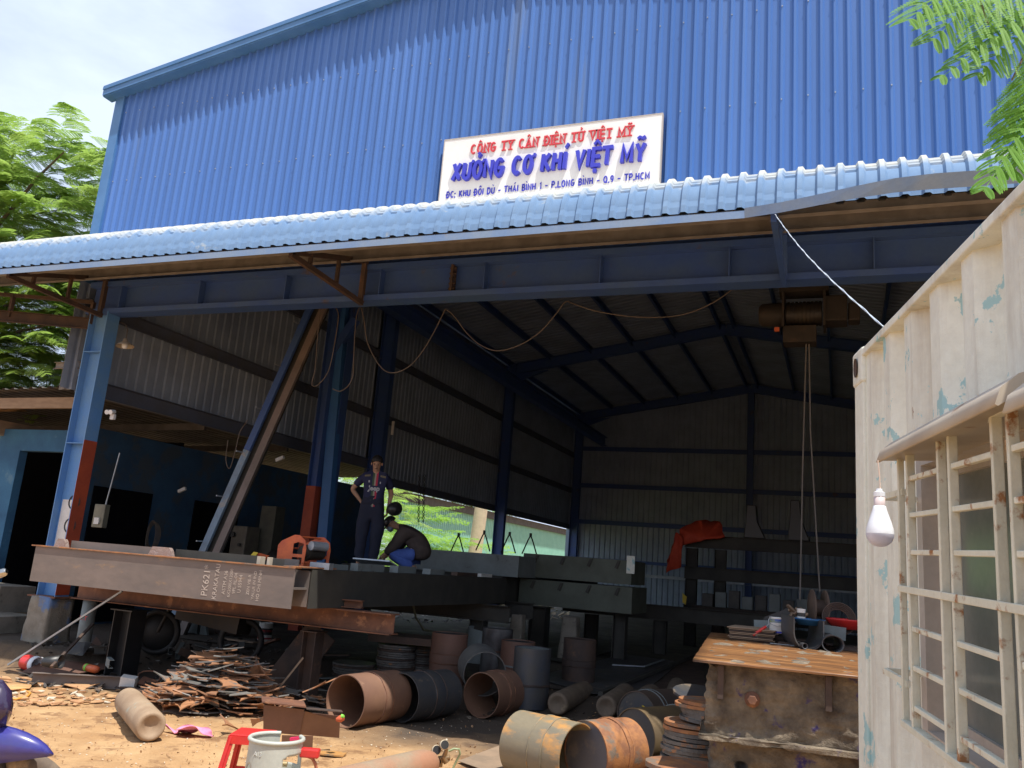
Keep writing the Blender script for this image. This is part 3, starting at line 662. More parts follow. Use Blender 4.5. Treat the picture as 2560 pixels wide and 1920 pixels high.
while n < 1700:
    x, y, z = rng.uniform(-22, -12.7), rng.uniform(9.6, 13.6), rng.uniform(3.9, 10.9)
    rr = ((x+17.6)/4.9)**2+((y-11.6)/2.3)**2+((z-7.1)/3.75)**2
    edge = .92+.3*noise.noise(V((x*.8, z*.8, 2)))
    if rr > edge or rr < .12: continue
    if x > -13.6+.5*math.sin(z*2.3) and z > 4.9: continue
    if noise.noise(V((x*.55, y*.5, z*.75))) < -.42: continue
    a = math.atan2(y-11.6, x+17.6)+rng.uniform(-1.0, 1.0)
    dv = (math.cos(a), math.sin(a)-.35, rng.uniform(-.15, .3))
    Qs.append(frond((x, y, z), dv, (rng.uniform(-.35,.35), rng.uniform(-.6,.15), 1), rng.uniform(.65, .95), 9, .30, 10, .055, .040, rng)); n += 1
n = 0
while n < 620:
    x, y, z = rng.uniform(-19, -12.6), rng.uniform(10.2, 13.6), rng.uniform(3.9, 7.4)
    if ((x+15.8)/3.1)**2+((y-11.9)/1.9)**2+((z-5.5)/1.9)**2 > 1.0: continue
    a = math.atan2(y-11.6, x+17.6)+rng.uniform(-1.0, 1.0)
    Qs.append(frond((x, y, z), (math.cos(a), math.sin(a)-.35, rng.uniform(-.15, .3)), (rng.uniform(-.35,.35), rng.uniform(-.6,.15), 1), rng.uniform(.6, .9), 9, .28, 10, .05, .036, rng)); n += 1
foliage('crown', Qs, LEAF, tr)

t2 = thing('overhanging_tree', (3.4, 1.2, 0), 'feathery green tree branch hanging into the top right corner before the blue wall', 'tree')
b = MB(); b.tube([(3.9, 1.8, 0), (3.8, 1.9, 3), (3.2, 2.2, 4.6), (2.0, 2.5, 4.9), (1.1, 2.6, 4.4)], [.2, .17, .1, .05, .02], 8)
tw = [((2420,-90),(2470,60)), ((2610,-60),(2540,110)), ((2600,60),(2530,200))]
for (a_, c_) in tw: b.tube([pd(2700, -200, 2.7), pd(*a_, 2.65), pd(*c_, 2.6)], [.008, .005, .003], 5)
b.build('trunk', BARK, t2)
Qs = []
spec = [((2440,-70),(2268,20),2.6,.16,9),((2600,-40),(2385,-5),2.62,.14,9),((2640,-10),(2345,140),2.55,.10,12),((2590,-60),(2480,70),2.6,.12,8),((2640,90),(2520,330),2.6,.13,12),((2650,190),(2455,425),2.55,.12,13),((2660,60),(2545,240),2.7,.14,10),((2650,330),(2500,405),2.65,.10,9),((2540,-90),(2300,-30),2.7,.15,10),((2640,150),(2500,290),2.65,.12,10),((2480,-60),(2330,70),2.58,.15,10),((2620,30),(2440,150),2.6,.13,12),((2660,240),(2530,400),2.62,.12,11),((2560,-70),(2420,90),2.66,.13,10),((2670,130),(2560,350),2.58,.13,12)]
for (p0, p1, dp, pl, npr) in spec:
    A = pd(*p0, dp); B_ = pd(*p1, dp-.05); L = (B_-A).length
    view = (CAM-A).normalized(); nn = (V((0,0,1))*.75+view*.8+V((rng.uniform(-.2,.2),0,0)))
    Qs.append(frond(A, B_-A, nn, L, npr, pl, 22, .012, .0078, rng, droop=.35))
foliage('crown', Qs, LEAFN, t2)

def bush(name, c, rad, n, label, L=.9, mat=LEAFB, seed=1):
    r_ = random.Random(seed); t = thing(name, (c[0], c[1], 0), label, 'bush' if 'bush' in name else 'tree')
    b = MB(); b.tube([(c[0], c[1], 0), (c[0]+.1, c[1], c[2])], [.12, .05], 6)
    for k in range(5): a = k*1.3; b.tube([(c[0], c[1], .5), (c[0]+rad[0]*.6*math.cos(a), c[1]+rad[1]*.6*math.sin(a), c[2]+.3*k/5)], [.05, .015], 5)
    b.build('trunk', BARK, t); Q = []
    while len(Q) < n:
        v = V((r_.uniform(-1,1), r_.uniform(-1,1), r_.uniform(-1,1)))
        if v.length > 1 or v.length < .3: continue
        p_ = V(c)+V((v.x*rad[0], v.y*rad[1], v.z*rad[2])); a = math.atan2(v.y, v.x)+r_.uniform(-.8,.8)
        Q.append(frond(p_, (math.cos(a), math.sin(a), r_.uniform(-.1,.5)), (r_.uniform(-.4,.4), r_.uniform(-.6,.2), 1), L*r_.uniform(.7,1.2), 8, L*.35, 8, L*.055, L*.035, r_))
    foliage('crown', Q, mat, t); return t
bush('feathery_bush', (-17.4, 30.5, 1.9), (3.4, 3.4, 2.3), 420, 'bright feathery bush behind the two workers under the side wall gap', 1.2, LEAFB, 2)
bush('young_tree', (-15.2, 25.8, 1.2), (1.9, 2.2, 1.7), 200, 'low sunlit sapling just outside the gap between the standing and crouching workers', 1.0, LEAFB, 3)
bush('young_tree', (-14.8, 34.0, 1.5), (1.4, 2.2, 1.5), 120, 'pale green sapling in front of the pale concrete pole', 1.1, LEAFB, 4)
bush('feathery_bush', (-22.2, 36.0, 3.2), (2.4, 4.5, 3.0), 260, 'tall darker feathery bush beside the end of the green warehouse', 1.3, LEAF, 5)
bush('background_tree', (-33, 66, 8.2), (4, 15, 3.2), 330, 'pale feathery tree rising behind the green warehouse roof', 2.6, LEAFB, 8)
bush('young_tree', (-12.8, 18.5, 1.5), (.7, .9, 1.5), 70, 'slim sapling glimpsed just left of the standing worker', .8, LEAFB, 6)

# ================================================================== CONTAINER
CO = V((.07, 3.55, 0)); UD = V((.18, -.984, 0)).normalized(); VD = V((-UD.y, UD.x, 0)); UD.z = -.036
def cw(u, v, z): return CO+UD*u+VD*v+V((0, 0, z))
def cs(x, y, off):   # pixel -> (u, z) on plane v = off
    d = ray(x, y); q = CO+VD*off; t = (q-CAM).dot(VD)/d.dot(VD); P_ = CAM+d*t; u_ = (P_-q).x*UD.x+(P_-q).y*UD.y; return u_, P_.z-UD.z*u_
CT = Matrix((UD, VD, V((0,0,1)))).transposed()
ct_ = thing('shipping_container', CO, 'cream shipping container with peeling paint used as a site office at the right', 'container')
def cbox(b, u0, u1, v0, v1, z0, z1): return b.box(cw((u0+u1)/2, (v0+v1)/2, (z0+z1)/2), (abs(u1-u0), abs(v1-v0), abs(z1-z0)), CT)
CHH = 2.59
W0, W1, WZ0, WZ1 = cs(2312, 1500, .0)[0], 3.3, 1.30, 2.15
b = MB()
cbox(b, -.02, .13, -.006, .15, .12, CHH-.12); b.build('corner_post', CREAM, ct_, bevel=.006)
b = MB(); cbox(b, -.03, .14, -.012, .16, CHH-.13, CHH+.012); co_ = b.build('corner_casting', CREAM, ct_, bevel=.012)
b = MB(); b.lathe([(0, 0), (.026, 0), (.026, .004)], 16, Matrix.Translation(cw(.055, -.016, CHH-.06)) @ CT.to_4x4() @ Matrix.Rotation(R(90), 4, 'X') @ Matrix.Scale(1.5, 4, (0,1,0))); b.build('casting_hole', RUSTD, co_)
b = MB(); cbox(b, .13, 5.9, -.010, .06, CHH-.028, CHH); b.build('top_rail', CREAM, ct_, bevel=.004)
b = MB(); cbox(b, .13, 5.9, .0, .06, .0, .16); b.build('bottom_rail', CREAM, ct_)
b = MB(); cbox(b, .0, 5.9, .06, 2.4, CHH-.03, CHH-.006); b.build('roof_sheet', CREAM, ct_)
b = MB(); cbox(b, -.02, .02, .15, 2.42, .0, CHH-.01); b.build('end_wall', CREAM, ct_)
b = MB(); cbox(b, 5.86, 5.9, .0, 2.42, .0, CHH-.01); b.build('end_wall', CREAM, ct_)
b = MB(); cbox(b, .0, 5.9, 2.40, 2.44, .0, CHH-.01); b.build('side_wall', CREAM, ct_)
def cprof(u0, u1):
    pts = []; u = .13
    while u < 5.9:
        pts += [(u, .006), (u+.085, .006), (u+.135, .052), (u+.225, .052), (u+.278, .006)]; u += .278
    o_ = []
    for k in range(len(pts)-1):
        (a0, d0), (a1, d1) = pts[k], pts[k+1]
        if a1 <= u0 or a0 >= u1 or a1-a0 < 1e-6: continue
        s0 = max(a0, u0); s1 = min(a1, u1); f = lambda s: d0+(d1-d0)*(s-a0)/(a1-a0)
        if not o_: o_.append((s0, f(s0)))
        o_.append((s1, f(s1)))
    return o_
b = MB(); b.norecalc = True
for (u0, u1, z0, z1) in ((.13, W0, .16, CHH-.028), (W0, W1, .16, WZ0), (W0, W1, WZ1, CHH-.028), (W1, 5.86, .16, CHH-.028)):
    P = cprof(u0, u1); vs = []
    for (u, d) in P: vs += [cw(u, d, z0), cw(u, d, z1)]
    b.add(vs, [(2*i, 2*i+1, 2*i+3, 2*i+2) for i in range(len(P)-1)])
b.build('corrugated_side', CREAM, ct_)
# window
wn = MB()
cbox(wn, W0-.01, W0+.04, -.012, .09, WZ0, WZ1); cbox(wn, W1-.04, W1, -.012, .09, WZ0, WZ1); cbox(wn, W0+.04, W1-.04, -.012, .09, WZ0, WZ0+.04); cbox(wn, W0+.04, W1-.04, -.012, .09, WZ1-.09, WZ1)
wn_o = wn.build('window', ALU, ct_)
uw = (W1-W0)/3
for k in range(3):
    u0 = W0+.04+k*uw*.97; u1 = u0+uw*.97+.03; vv = .035+.02*(k % 2)
    b = MB(); cbox(b, u0, u0+.035, vv, vv+.018, WZ0+.04, WZ1-.09); cbox(b, u1-.035, u1, vv, vv+.018, WZ0+.04, WZ1-.09); cbox(b, u0+.035, u1-.035, vv, vv+.018, WZ0+.04, WZ0+.085); cbox(b, u0+.035, u1-.035, vv, vv+.018, WZ1-.125, WZ1-.09)
    b.build('sash', ALU, wn_o)
GLASS = M('dusty dark glass', (.14,.16,.15), (.19,.205,.195), (.30,.30,.28), sc=2, sc3=40, th3=.74, rough=.22, spec=.6)
b = MB(); cbox(b, W0+.03, W1-.03, .046, .05, WZ0+.03, WZ1-.1); b.build('pane', GLASS, wn_o)
# grille, standing .12 off the wall
GO = -.115
gr = MB(); grp = None
gx = [cs(x, 1480, GO)[0] for x in (2258, 2283, 2364, 2393, 2509)]
uL = gx[0]; u_all = gx+[gx[4]+(gx[3]-gx[2])*1.0]
sp_ = gx[4]-gx[3]; u_all += [u_all[5]+sp_*.9, u_all[5]+sp_*1.2]
zt, zb_ = 2.07, 1.385; zm = 1.715
gro = MB(); cbox(gro, uL-.006, uL+.006, GO-.008, GO+.008, zb_, zt); cbox(gro, uL-.008, 3.2, GO-.012, GO+.012, zb_-.008, zb_+.008); cbox(gro, uL-.008, 3.2, GO-.012, GO+.012, zt-.008, zt+.008)
grp = gro.build('window_grille', CREAM2, ct_, bevel=.002)
for k, u in enumerate(u_all[1:]):
    b = MB(); cbox(b, u-.0062, u+.0062, GO-.010, GO+.010, zb_+.006, zt-.006); b.build('bar', CREAM2, grp, bevel=.002)
cols = [(u_all[1], u_all[2]), (u_all[3], u_all[4]), (u_all[5], u_all[6])]
for (u0, u1) in cols:
    for k in (-3, -2, -1, 1, 2, 3):
        z = zm+k*.0925
        b = MB(); cbox(b, u0+.008, u1-.008, GO-.007, GO+.007, z-.0062, z+.0062); b.build('bar', CREAM2, grp, bevel=.002)
b = MB(); cbox(b, uL, 3.2, GO-.014, GO-.0102, zm-.0085, zm+.0085); b.build('bar', CREAM2, grp, bevel=.002)
for z in (zm+.25, zm-.235):
    for u in (uL+.03,):
        b = MB(); cbox(b, uL+.01, W0+.0, GO+.0, GO+.012, z-.008, z+.008); b.build('bracket', CREAM2, grp)
    b = MB(); cbox(b, W0-.012, W0, GO+.012, .0, z-.008, z+.008); b.build('bracket', CREAM2, grp)
# rain flashing over the window
def flash(u0, u1, z0, nm, tilt=0):
    b = MB(); pr = [(-.0, z0+.082), (-.08, z0+.074), (-.13, z0+.056), (-.160, z0+.03), (-.17, z0), (-.165, z0-.003), (-.155, z0+.004), (-.0, z0+.012)]
    n_ = len(pr); vs = [cw(u0, v, z) for v, z in pr]+[cw(u1, v, z+tilt) for v, z in pr]
    b.add(vs, [tuple(range(n_)), tuple(range(n_, 2*n_))[::-1]]); b.add(vs, [(k, k+1, n_+k+1, n_+k) for k in range(n_-1)], True)
    return b.build(nm, CREAM3, ct_)
fu0 = cs(2190, 1155, -.17); fu1 = cs(2487, 1010, -.17)
flash(fu0[0], fu1[0], fu0[1], 'rain_flashing', fu1[1]-fu0[1])
flash(fu1[0]+.03, 3.3, fu1[1]-.02, 'rain_flashing', 0)
# power cord looping down the grille
pc = MB(); pts = [(2462,1005,2.0),(2490,1007,1.90),(2508,1040,1.86),(2520,1120,1.84),(2536,1220,1.80),(2545,1330,1.78),(2541,1380,1.78),(2552,1470,1.74),(2562,1540,1.72)]
pc.tube([pd(*q) for q in pts], .0048, 8); tag(pc.build('power_cord', PINKW, None), 'pale cord draped over the window flashing and down the cream grille', 'cord')
# bulb
bd = (cw(fu0[0], -.17, 0)-CAM).dot(fw)
BC = pd(2200, 1334, bd)
bl = thing('hanging_bulb', BC, 'white bulb with frosted lilac dome hanging on a cord beside the container window', 'bulb')
kk = bd/F; T = Matrix.Translation(BC)
b = MB(); rb = 33*kk
pr = [(rb*math.sin(R(a)), -rb*math.cos(R(a))) for a in range(0, 92, 7)]
b.lathe([(max(r_, .0003), z) for r_, z in pr], 32, T); b.build('dome', LAV, bl)
b = MB(); b.lathe([(rb*1.003, -rb*.03), (rb*.985, rb*.3), (rb*.85, rb*.8), (rb*.68, rb*1.3), (rb*.52, rb*1.8), (rb*.46, rb*2.05), (rb*.40, rb*2.1)], 32, T); b.build('body', WHITEP, bl)
b = MB(); b.lathe([(rb*.40, rb*2.08), (rb*.41, rb*2.75), (.001, rb*2.76)], 24, T); b.build('socket', M('pinkish socket', (.62,.52,.52), sc=4, rough=.4), bl)
b = MB(); b.lathe([(rb*.40, rb*2.76), (rb*.43, rb*2.8), (rb*.43, rb*3.12), (rb*.24, rb*3.2), (rb*.22, rb*3.4), (.001, rb*3.42)], 12, T, smo=False); b.build('cap', WHITEP, bl)
b = MB(); b.tube([BC+V((.002,0,rb*3.4)), BC+V((.001,0,rb*4.4)), BC+V((-.002,0,rb*5.6))], .0016, 6); b.build('cord', PINKW, bl)
# pale wire from the awning to the container
A = V((-.50, 7.0, 4.78)); B_ = cw(.44, .0, CHH+.01); pts = []
for i in range(41):
    t = i/40; p_ = A.lerp(B_, t)+V((0,0,-.05*math.sin(math.pi*t))); a = i*1.4; pts.append(p_+V((.003*math.cos(a), 0, .003*math.sin(a))))
b = MB(); b.tube(pts, .0024, 5); pts2 = [p_+V((-.004*math.cos(i*1.4), .001, -.004*math.sin(i*1.4))) for i, p_ in enumerate(pts)]; b.tube(pts2, .0022, 5)
tag(b.build('twisted_wire', LWIRE, None), 'pale twisted wire stretched from the awning bracket to the container roof', 'wire')

# ================================================================== WEIGHBRIDGE MODULE (front platform)
MX0, MX1, MY0, MY1, MZ0, MZ1 = -8.70, -5.10, 7.32, 13.2, 1.08, 1.475
pf = thing('weighbridge_platform', (-6.8, 10, MZ0), 'long raised steel weighbridge deck under the two workers, rust brown stencilled front beam', 'platform')
b = MB(); b.box(((MX0+MX1-.02)/2, MY0, (MZ0+MZ1)/2), (MX1-MX0, .012, MZ1-MZ0)); b.box(((MX0+MX1)/2, MY0+.26, (MZ0+MZ1)/2), (MX1-MX0-.02, .012, MZ1-MZ0-.03)); b.box(((MX0+MX1)/2, MY0+.13, (MZ0+MZ1)/2), (MX1-MX0-.04, .248, .02))
fb = b.build('front_beam', BEAMF, pf)
b = MB(); b.box(((MX0+MX1)/2-.03, MY0+.03, MZ1+.006), (MX1-MX0+.06, .11, .012)); b.build('top_edge', RUSTO, pf)
b = MB(); b.box((MX1-.006, (MY0+.27+MY1)/2, (MZ0+MZ1)/2), (.012, MY1-MY0-.29, MZ1-MZ0)); b.build('side_beam', DARKB, pf)
b = MB(); b.box((MX0+.006, (MY0+.27+MY1)/2, (MZ0+MZ1)/2), (.012, MY1-MY0-.29, MZ1-MZ0)); b.build('side_beam', DARKB, pf)
b = MB(); b.box(((MX0+MX1)/2, MY1, (MZ0+MZ1)/2), (MX1-MX0-.03, .012, MZ1-MZ0)); b.build('rear_beam', DARKB, pf)
for x in (MX0+.9, MX0+1.7, MX0+2.5):
    b = MB(); b.ibeam((x, MY0+.28, 1.27), (x, MY1-.02, 1.27), .3, .15); b.build('inner_beam', DARKB, pf)
b = MB(); b.box(((MX0+MX1)/2, (MY0+.35+MY1)/2, MZ1-.002), (MX1-MX0-.02, MY1-MY0-.4, .008)); b.build('deck_plate', DARKB, pf)
b = MB(); b.box((MX1-.07, MY0+.35, MZ1+.018), (.15, .75, .012)); b.build('corner_plate', RUSTO, pf)
# stencil text, rotated to read upwards
rows = [('PK621*', .115, 365+80), ('KRAKATAU', .078, 470), ('ASTM A36', .060, 492), ('6X2000X12000', .050, 506), ('9PL-RL-04', .055, 519), ('U 55944', .058, 533), ('ZEN VIE-R', .050, 556), ('VALUE IN IND', .050, 570), ('HO CHI MINH', .054, 584)]
for (tx, sz, xp) in rows:
    P0 = py(507+(xp-445)*.94+14, 1460, MY0-.008)
    text(tx, sz, PAINTW, 'stencil_marking', fb, (P0.x, MY0-.0085, 1.275), (0,0,1), (-1,0,0), .0006, 0, .90)
# things lying on the deck
def lay(name, mb, mat, label, cat, group=None, bevel=0):
    return tag(mb.build(name, mat, None, bevel), label, cat, group)
ZT = MZ1+.003
def deckp(x, y, z=ZT+.02): return pz(x, y, z)
b = MB(); b.bar((-8.4, 7.52, ZT+.045), (-6.9, 7.52, ZT+.045), .008, .09); lay('flat_bar', b, BEAMF, 'rusty flat bar standing on edge along the far left of the deck front', 'bar')
b = MB(); b.bar((-6.88, 7.56, ZT+.045), (-5.75, 7.56, ZT+.045), .008, .09); lay('flat_bar', b, DARKB, 'dark flat bar standing on edge behind the stencilled beam end', 'bar')
for (x, lb, wd) in ((-8.44, 'shiny checker plate wedge on the extreme left end of the deck', .2), (-6.95, 'checker plate gusset with rusty edge midway along the deck front', .34)):
    b = MB(); b.prism([(x-wd/2, 7.40, ZT), (x+wd/2, 7.40, ZT), (x+wd/2-.03, 7.40, ZT+.07), (x+wd/2-.06, 7.40, ZT+.10), (x-wd/2+.05, 7.40, ZT+.10)], (0, .05, 0))
    lay('checker_gusset', b, PLATE, lb, 'plate')
for i, (x, y, dx, dy, h, mt, lb, rz_) in enumerate([
    (-5.72, 7.55, .04, .09, .085, CREAM3, 'first small pale spacer block beside dark flat pieces on the deck', 0),
    (-5.57, 7.50, .03, .06, .085, CREAM3, 'narrow pale spacer block near the orange winch frame', 0),
    (-5.63, 7.62, .12, .02, .08, DARKB, 'short dark plate offcut standing between the pale spacer blocks', 0),
    (-5.44, 7.52, .13, .02, .08, DARKB, 'short dark plate offcut standing right of the narrow pale spacer', 0),
    (-5.28, 7.48, .17, .02, .085, MILL, 'grey plate offcut standing in front of the orange winch frame', 0),
    (-5.16, 7.85, .22, .12, .07, GALV, 'bright angled grey plate piece just right of the orange winch frame', .2),
    (-5.28, 8.25, .1, .5, .06, GREYP, 'long grey box section on the deck right of the orange winch frame', 0),
    (-5.21, 8.9, .1, .62, .085, GREYP, 'open ended grey box section lying on the deck edge left of the crouching worker', 0),
    (-5.27, 9.9, .12, .5, .085, GREYP, 'second grey box section along the deck edge below the standing worker', 0),
    (-5.70, 9.9, .55, .22, .02, GALV, 'pale blue-grey sheet resting tilted in front of the standing worker', 0),
    (-5.22, 10.7, .12, .45, .075, GREYP, 'stubby grey section on the deck edge in front of the crouching worker', 0),
    (-5.25, 11.9, .10, .9, .05, RUSTD, 'dark channel lying on the deck right of the crouching worker', 0),
    (-5.16, 12.4, .06, .45, .05, WHITE, 'whitish flat piece at the far right end of the deck edge', 0)]):
    b = MB(); z0 = ZT+(.0 if i != 9 else .10)
    rot = Matrix.Rotation(rz_, 3, 'Z') @ (Matrix.Rotation(R(-14), 3, 'X') if i == 9 else Matrix.Identity(3))
    b.box((x, y, z0+h/2), (dx, dy, h), rot)
    lay('steel_offcut', b, mt, lb, 'steel piece', bevel=.002)
p = pz(595, 1378, ZT+.1); b = MB(); b.prism([(-6.02, 7.75, ZT+.05), (-5.90, 7.72, ZT+.12), (-5.76, 7.72, ZT+.10), (-5.86, 7.75, ZT+.0)], (0, .02, .0)); lay('red_yellow_packet', b, ORA, 'crumpled orange and yellow packet lying on the deck by the flat bar', 'packet')
b = MB(); b.prism([(-6.04, 7.745, ZT+.055), (-5.96, 7.725, ZT+.128), (-5.89, 7.71, ZT+.122), (-5.97, 7.735, ZT+.03)], (0, -.004, 0)); b.build('yellow_side', YEL, bpy.data.objects['red_yellow_packet'])
# orange winch frame
wf = thing('winch_frame', (-5.55, 8.0, ZT), 'orange painted winch frame with a motor inside standing on the deck', 'winch')
def wplate(x, y, s, par, nm):
    out_ = [(-.17,0),(-.175,.22),(-.14,.27),(.0,.345),(.06,.345),(.13,.29),(.15,.2),(.14,0)]
    b = MB(); ang = .25; d = V((math.cos(ang), math.sin(ang), 0))
    def P_(u, z): return V((x, y, ZT))+d*u*s+V((0,0,z*s))
    bmm = bmesh.new()
    segs = [[(-.17,0),(-.175,.22),(-.14,.27),(.0,.345),(.0,.0)], [(.0,.345),(.06,.345),(.13,.29),(.12,.255),(.05,.27),(.0,.25)], [(.12,.255),(.13,.29),(.15,.2),(.14,0),(.115,0),(.11,.2)], [(.0,.14),(.0,.105),(.112,.105),(.112,.14)], [(.0,.03),(.0,.0),(.115,.0),(.115,.03)]]
    for sg_ in segs: b.prism([P_(u, z) for u, z in sg_], V((-d.y, d.x, 0))*.012)
    return b.build(nm, ORA, par)
wplate(-5.60, 7.92, 1.0, wf, 'side_plate'); wplate(-5.52, 8.28, 1.0, wf, 'side_plate')
b = MB(); 
for (u, z) in ((-.16, .05), (-.16, .2), (.02, .33), (.12, .05)): 
    a = V((-5.60, 7.92, ZT))+V((math.cos(.25)*u, math.sin(.25)*u, z)); b.tube([a, a+V((.08, .37, 0))], .012, 6)
b.build('tie_bar', ORA, wf)
b = MB(); b.tube([(-5.52, 7.98, ZT+.16), (-5.46, 8.26, ZT+.16)], [.075, .075], 16); b.tube([(-5.51, 8.02, ZT+.16), (-5.50, 8.06, ZT+.16)], .09, 16); b.build('motor', OIL, wf)
b = MB(); b.tube([(-5.42, 7.99, ZT+.24), (-5.36, 8.2, ZT+.24)], [.05, .05], 12); b.build('spool', GALV, wf)

# lower I beam carrying the deck + supports
b = MB(); b.ibeam((-8.95, 8.25, .965), (-4.43, 8.25, .965), .215, .2, .012, .009); lb_ = lay('support_beam', b, RUST, 'rusty I-beam lying crossways under the front of the deck', 'beam')
b = MB(); b.ibeam((-6.2, 8.0, 1.13), (-4.9, 8.35, 1.13), .085, .12, .01, .007); lay('short_beam', b, RUST, 'short rusty I-beam packed between the deck and the cross beam', 'beam')
b = MB(); b.ibeam((-8.95, 12.4, .95), (-4.7, 12.4, .95), .25, .2); lay('support_beam', b, DARKB, 'dark cross beam under the rear of the front deck', 'beam')
def trestle(name, x, y, h, wd, mat, label, z0=None):
    z = gz(x, y) if z0 is None else z0
    b = MB(); b.ibeam((x, y, z), (x, y, z+h), wd, wd, .012, .01, upv=(1,0,0)); b.box((x, y, z+.008), (wd*1.5, wd*1.5, .016)); b.box((x, y, z+h-.006), (wd*1.3, wd*1.2, .012))
    return lay(name, b, mat, label, 'post')
trestle('support_post', -8.05, 8.25, .80, .26, BLACKP, 'thick black steel post under the left end of the cross beam')
trestle('support_post', -5.45, 8.30, .80, .17, RUSTD, 'rusty brown post with a foot plate under the middle of the cross beam')
trestle('support_post', -5.2, 12.4, .62, .22, DARKB, 'dark post under the rear right corner of the front deck')
trestle('support_post', -8.2, 12.4, .62, .22, DARKB, 'dark post under the rear left corner of the front deck')
a = pg(800, 1720); b = MB(); b.bar((-5.75, 8.05, .05), (-5.48, 8.2, .52), .05, .02); lay('brace_bar', b, WOODB, 'short tan brace leaning against the rusty middle post', 'bar')
b = MB(); b.bar((-5.98, 8.5, .1), (-5.60, 8.7, .78), .42, .02, (0,1,0)); lay('leaning_plate', b, RUSTD, 'dark brown plate leaning beside the middle post', 'plate')
b = MB(); b.lathe([(.085,0),(.085,.5),(.078,.5),(.078,0)], 24, Matrix.Translation((-8.72, 8.25, .36))); vt = lay('marked_pipe', b, GREYP, 'pale grey pipe stub marked V.T. under the left end of the deck', 'pipe')
text('V.T', .07, TXTR, 'marking', vt, (-8.69, 8.157, .62), (1,.25,0), (0,0,1), .001, .001, 1)
b = MB(); p0 = pz(20, 1662, .03); p1 = py(305, 1478, 8.05); b.bar(p0, p1, .022, .022); lay('galvanised_rod', b, GALV, 'long grey galvanised square bar leaning from the ground to the cross beam', 'bar')
b = MB(); p0 = pg(128, 1668); p1 = py(232, 1560, 8.15); b.bar(p0, p1, .03, .025); lay('brown_rod', b, RUSTD, 'shorter dark bar leaning behind the red jug', 'bar')
b = MB(); p0 = py(190, 1600, 8.3); b.prism([py(215,1583,8.6), py(240,1590,8.6), py(205,1640,8.1), py(160,1633,8.2)], (0,.01,.004)); lay('bent_sheet', b, MILL, 'bent black sheet with white scratches under the marked pipe', 'sheet')
# channel on the ground
p0 = pz(78, 1695, .05); p1 = pz(400, 1702, .05)
p0 = pz(80, 1700, .05); p1 = pz(330, 1712, .05)
b = MB(); b.chan(V((p0.x, p0.y, .07)), V((p1.x, p1.y, .07)), .13, .06, .006); lay('ground_channel', b, BEAMF, 'rusty steel channel lying on the ground in front of the red jug', 'channel')

# ---------------------------------------------------------------- second module group behind
def module(name, x0, x1, y0, y1, z0, z1, mat, label, ribs=0):
    t = thing(name, ((x0+x1)/2, (y0+y1)/2, z0), label, 'platform', 'weighbridge modules stacked inside')
    h = z1-z0; zc = (z0+z1)/2
    b = MB(); b.chan((x0, y0, zc), (x1, y0, zc), h, .08, .01, side=-1); b.build('front_beam', mat, t)
    b = MB(); b.chan((x0, y1, zc), (x1, y1, zc), h, .08, .01, side=1); b.build('rear_beam', mat, t)
    b = MB(); b.box((x1-.005, (y0+y1)/2, zc), (.01, y1-y0-.01, h-.004)); b.build('end_plate', mat, t)
    b = MB(); b.box(((x0+x1)/2, (y0+y1)/2, z1-.02), (x1-x0-.03, y1-y0-.03, .01)); b.build('deck_plate', mat, t)
    for k in range(ribs):
        x = x0+(x1-x0)*(k+.5)/ribs; b = MB(); b.prism([(x, y0-.012, z1-.02), (x+.05, y0-.012, z1-.02), (x, y0-.012, z1-.16), (x-.05, y0-.012, z1-.14)], (0, -.02, 0)); b.build('lug', DARKB, t)
    return t
qa = py(905, 1366, 13.9); qb = py(1300, 1392, 13.9)
module('weighbridge_module', -7.4, -5.1, 13.7, 19.5, 1.50, 1.86, GREYP, 'grey primed module with a pale painted side directly behind the crouching worker')
module('weighbridge_module', -5.35, -3.35, 14.6, 15.7, 1.52, 1.93, M('olive primed steel', (.10,.115,.09), (.08,.09,.07), sc=3, rough=.6), 'olive primed upper module at the right end of the inner stack', 4)
module('weighbridge_module', -5.35, -3.30, 14.5, 15.7, 1.04, 1.48, M('olive primed steel', (.10,.115,.09)), 'olive primed lower module under the right end of the inner stack', 4)
module('weighbridge_module', -8.6, -5.4, 13.75, 20, 1.02, 1.497, DARKB, 'dark lower module supporting the grey primed one')
b = MB(); b.box((-3.36, 14.56, 1.86), (.14, .03, .3)); lay('end_tag_plate', b, CREAM, 'cream plate fixed on the right end of the olive module', 'plate')
for (x, y) in ((-5.15, 14.3), (-4.1, 15.5), (-3.6, 14.9), (-7.0, 14.2)):
    pass
trestle('support_post', -5.0, 14.7, .8, .3, DARKB, 'thick dark post under the left corner of the olive modules')
trestle('support_post', -3.6, 15.0, .8, .22, DARKB, 'dark post under the right corner of the olive modules')
b = MB(); b.ibeam((-5.25, 13.6, .97), (-4.75, 13.6, .97), .26, .2); lay('packing_beam', b, DARKB, 'stub of dark I-beam packed beside the olive modules', 'beam')
for (x, y, r_, lb) in ((-4.85, 13.2, .13, 'left mossy concrete test pillar between the stacked modules'), (-4.2, 14.0, .16, 'right mossy concrete test pillar between the stacked modules')):
    rough_block((x, y, .55), (r_*2, r_*2, .75), CONC, 'concrete_pillar', None, x, .02, .3, 5); 
k_ = 0
for o in list(col.objects):
    if o.name.startswith('concrete_pillar'):
        tag(o, ['squat grey concrete pillar nearer the grey drums', 'squat grey concrete pillar further back below the olive modules'][k_], 'pillar'); k_ += 1
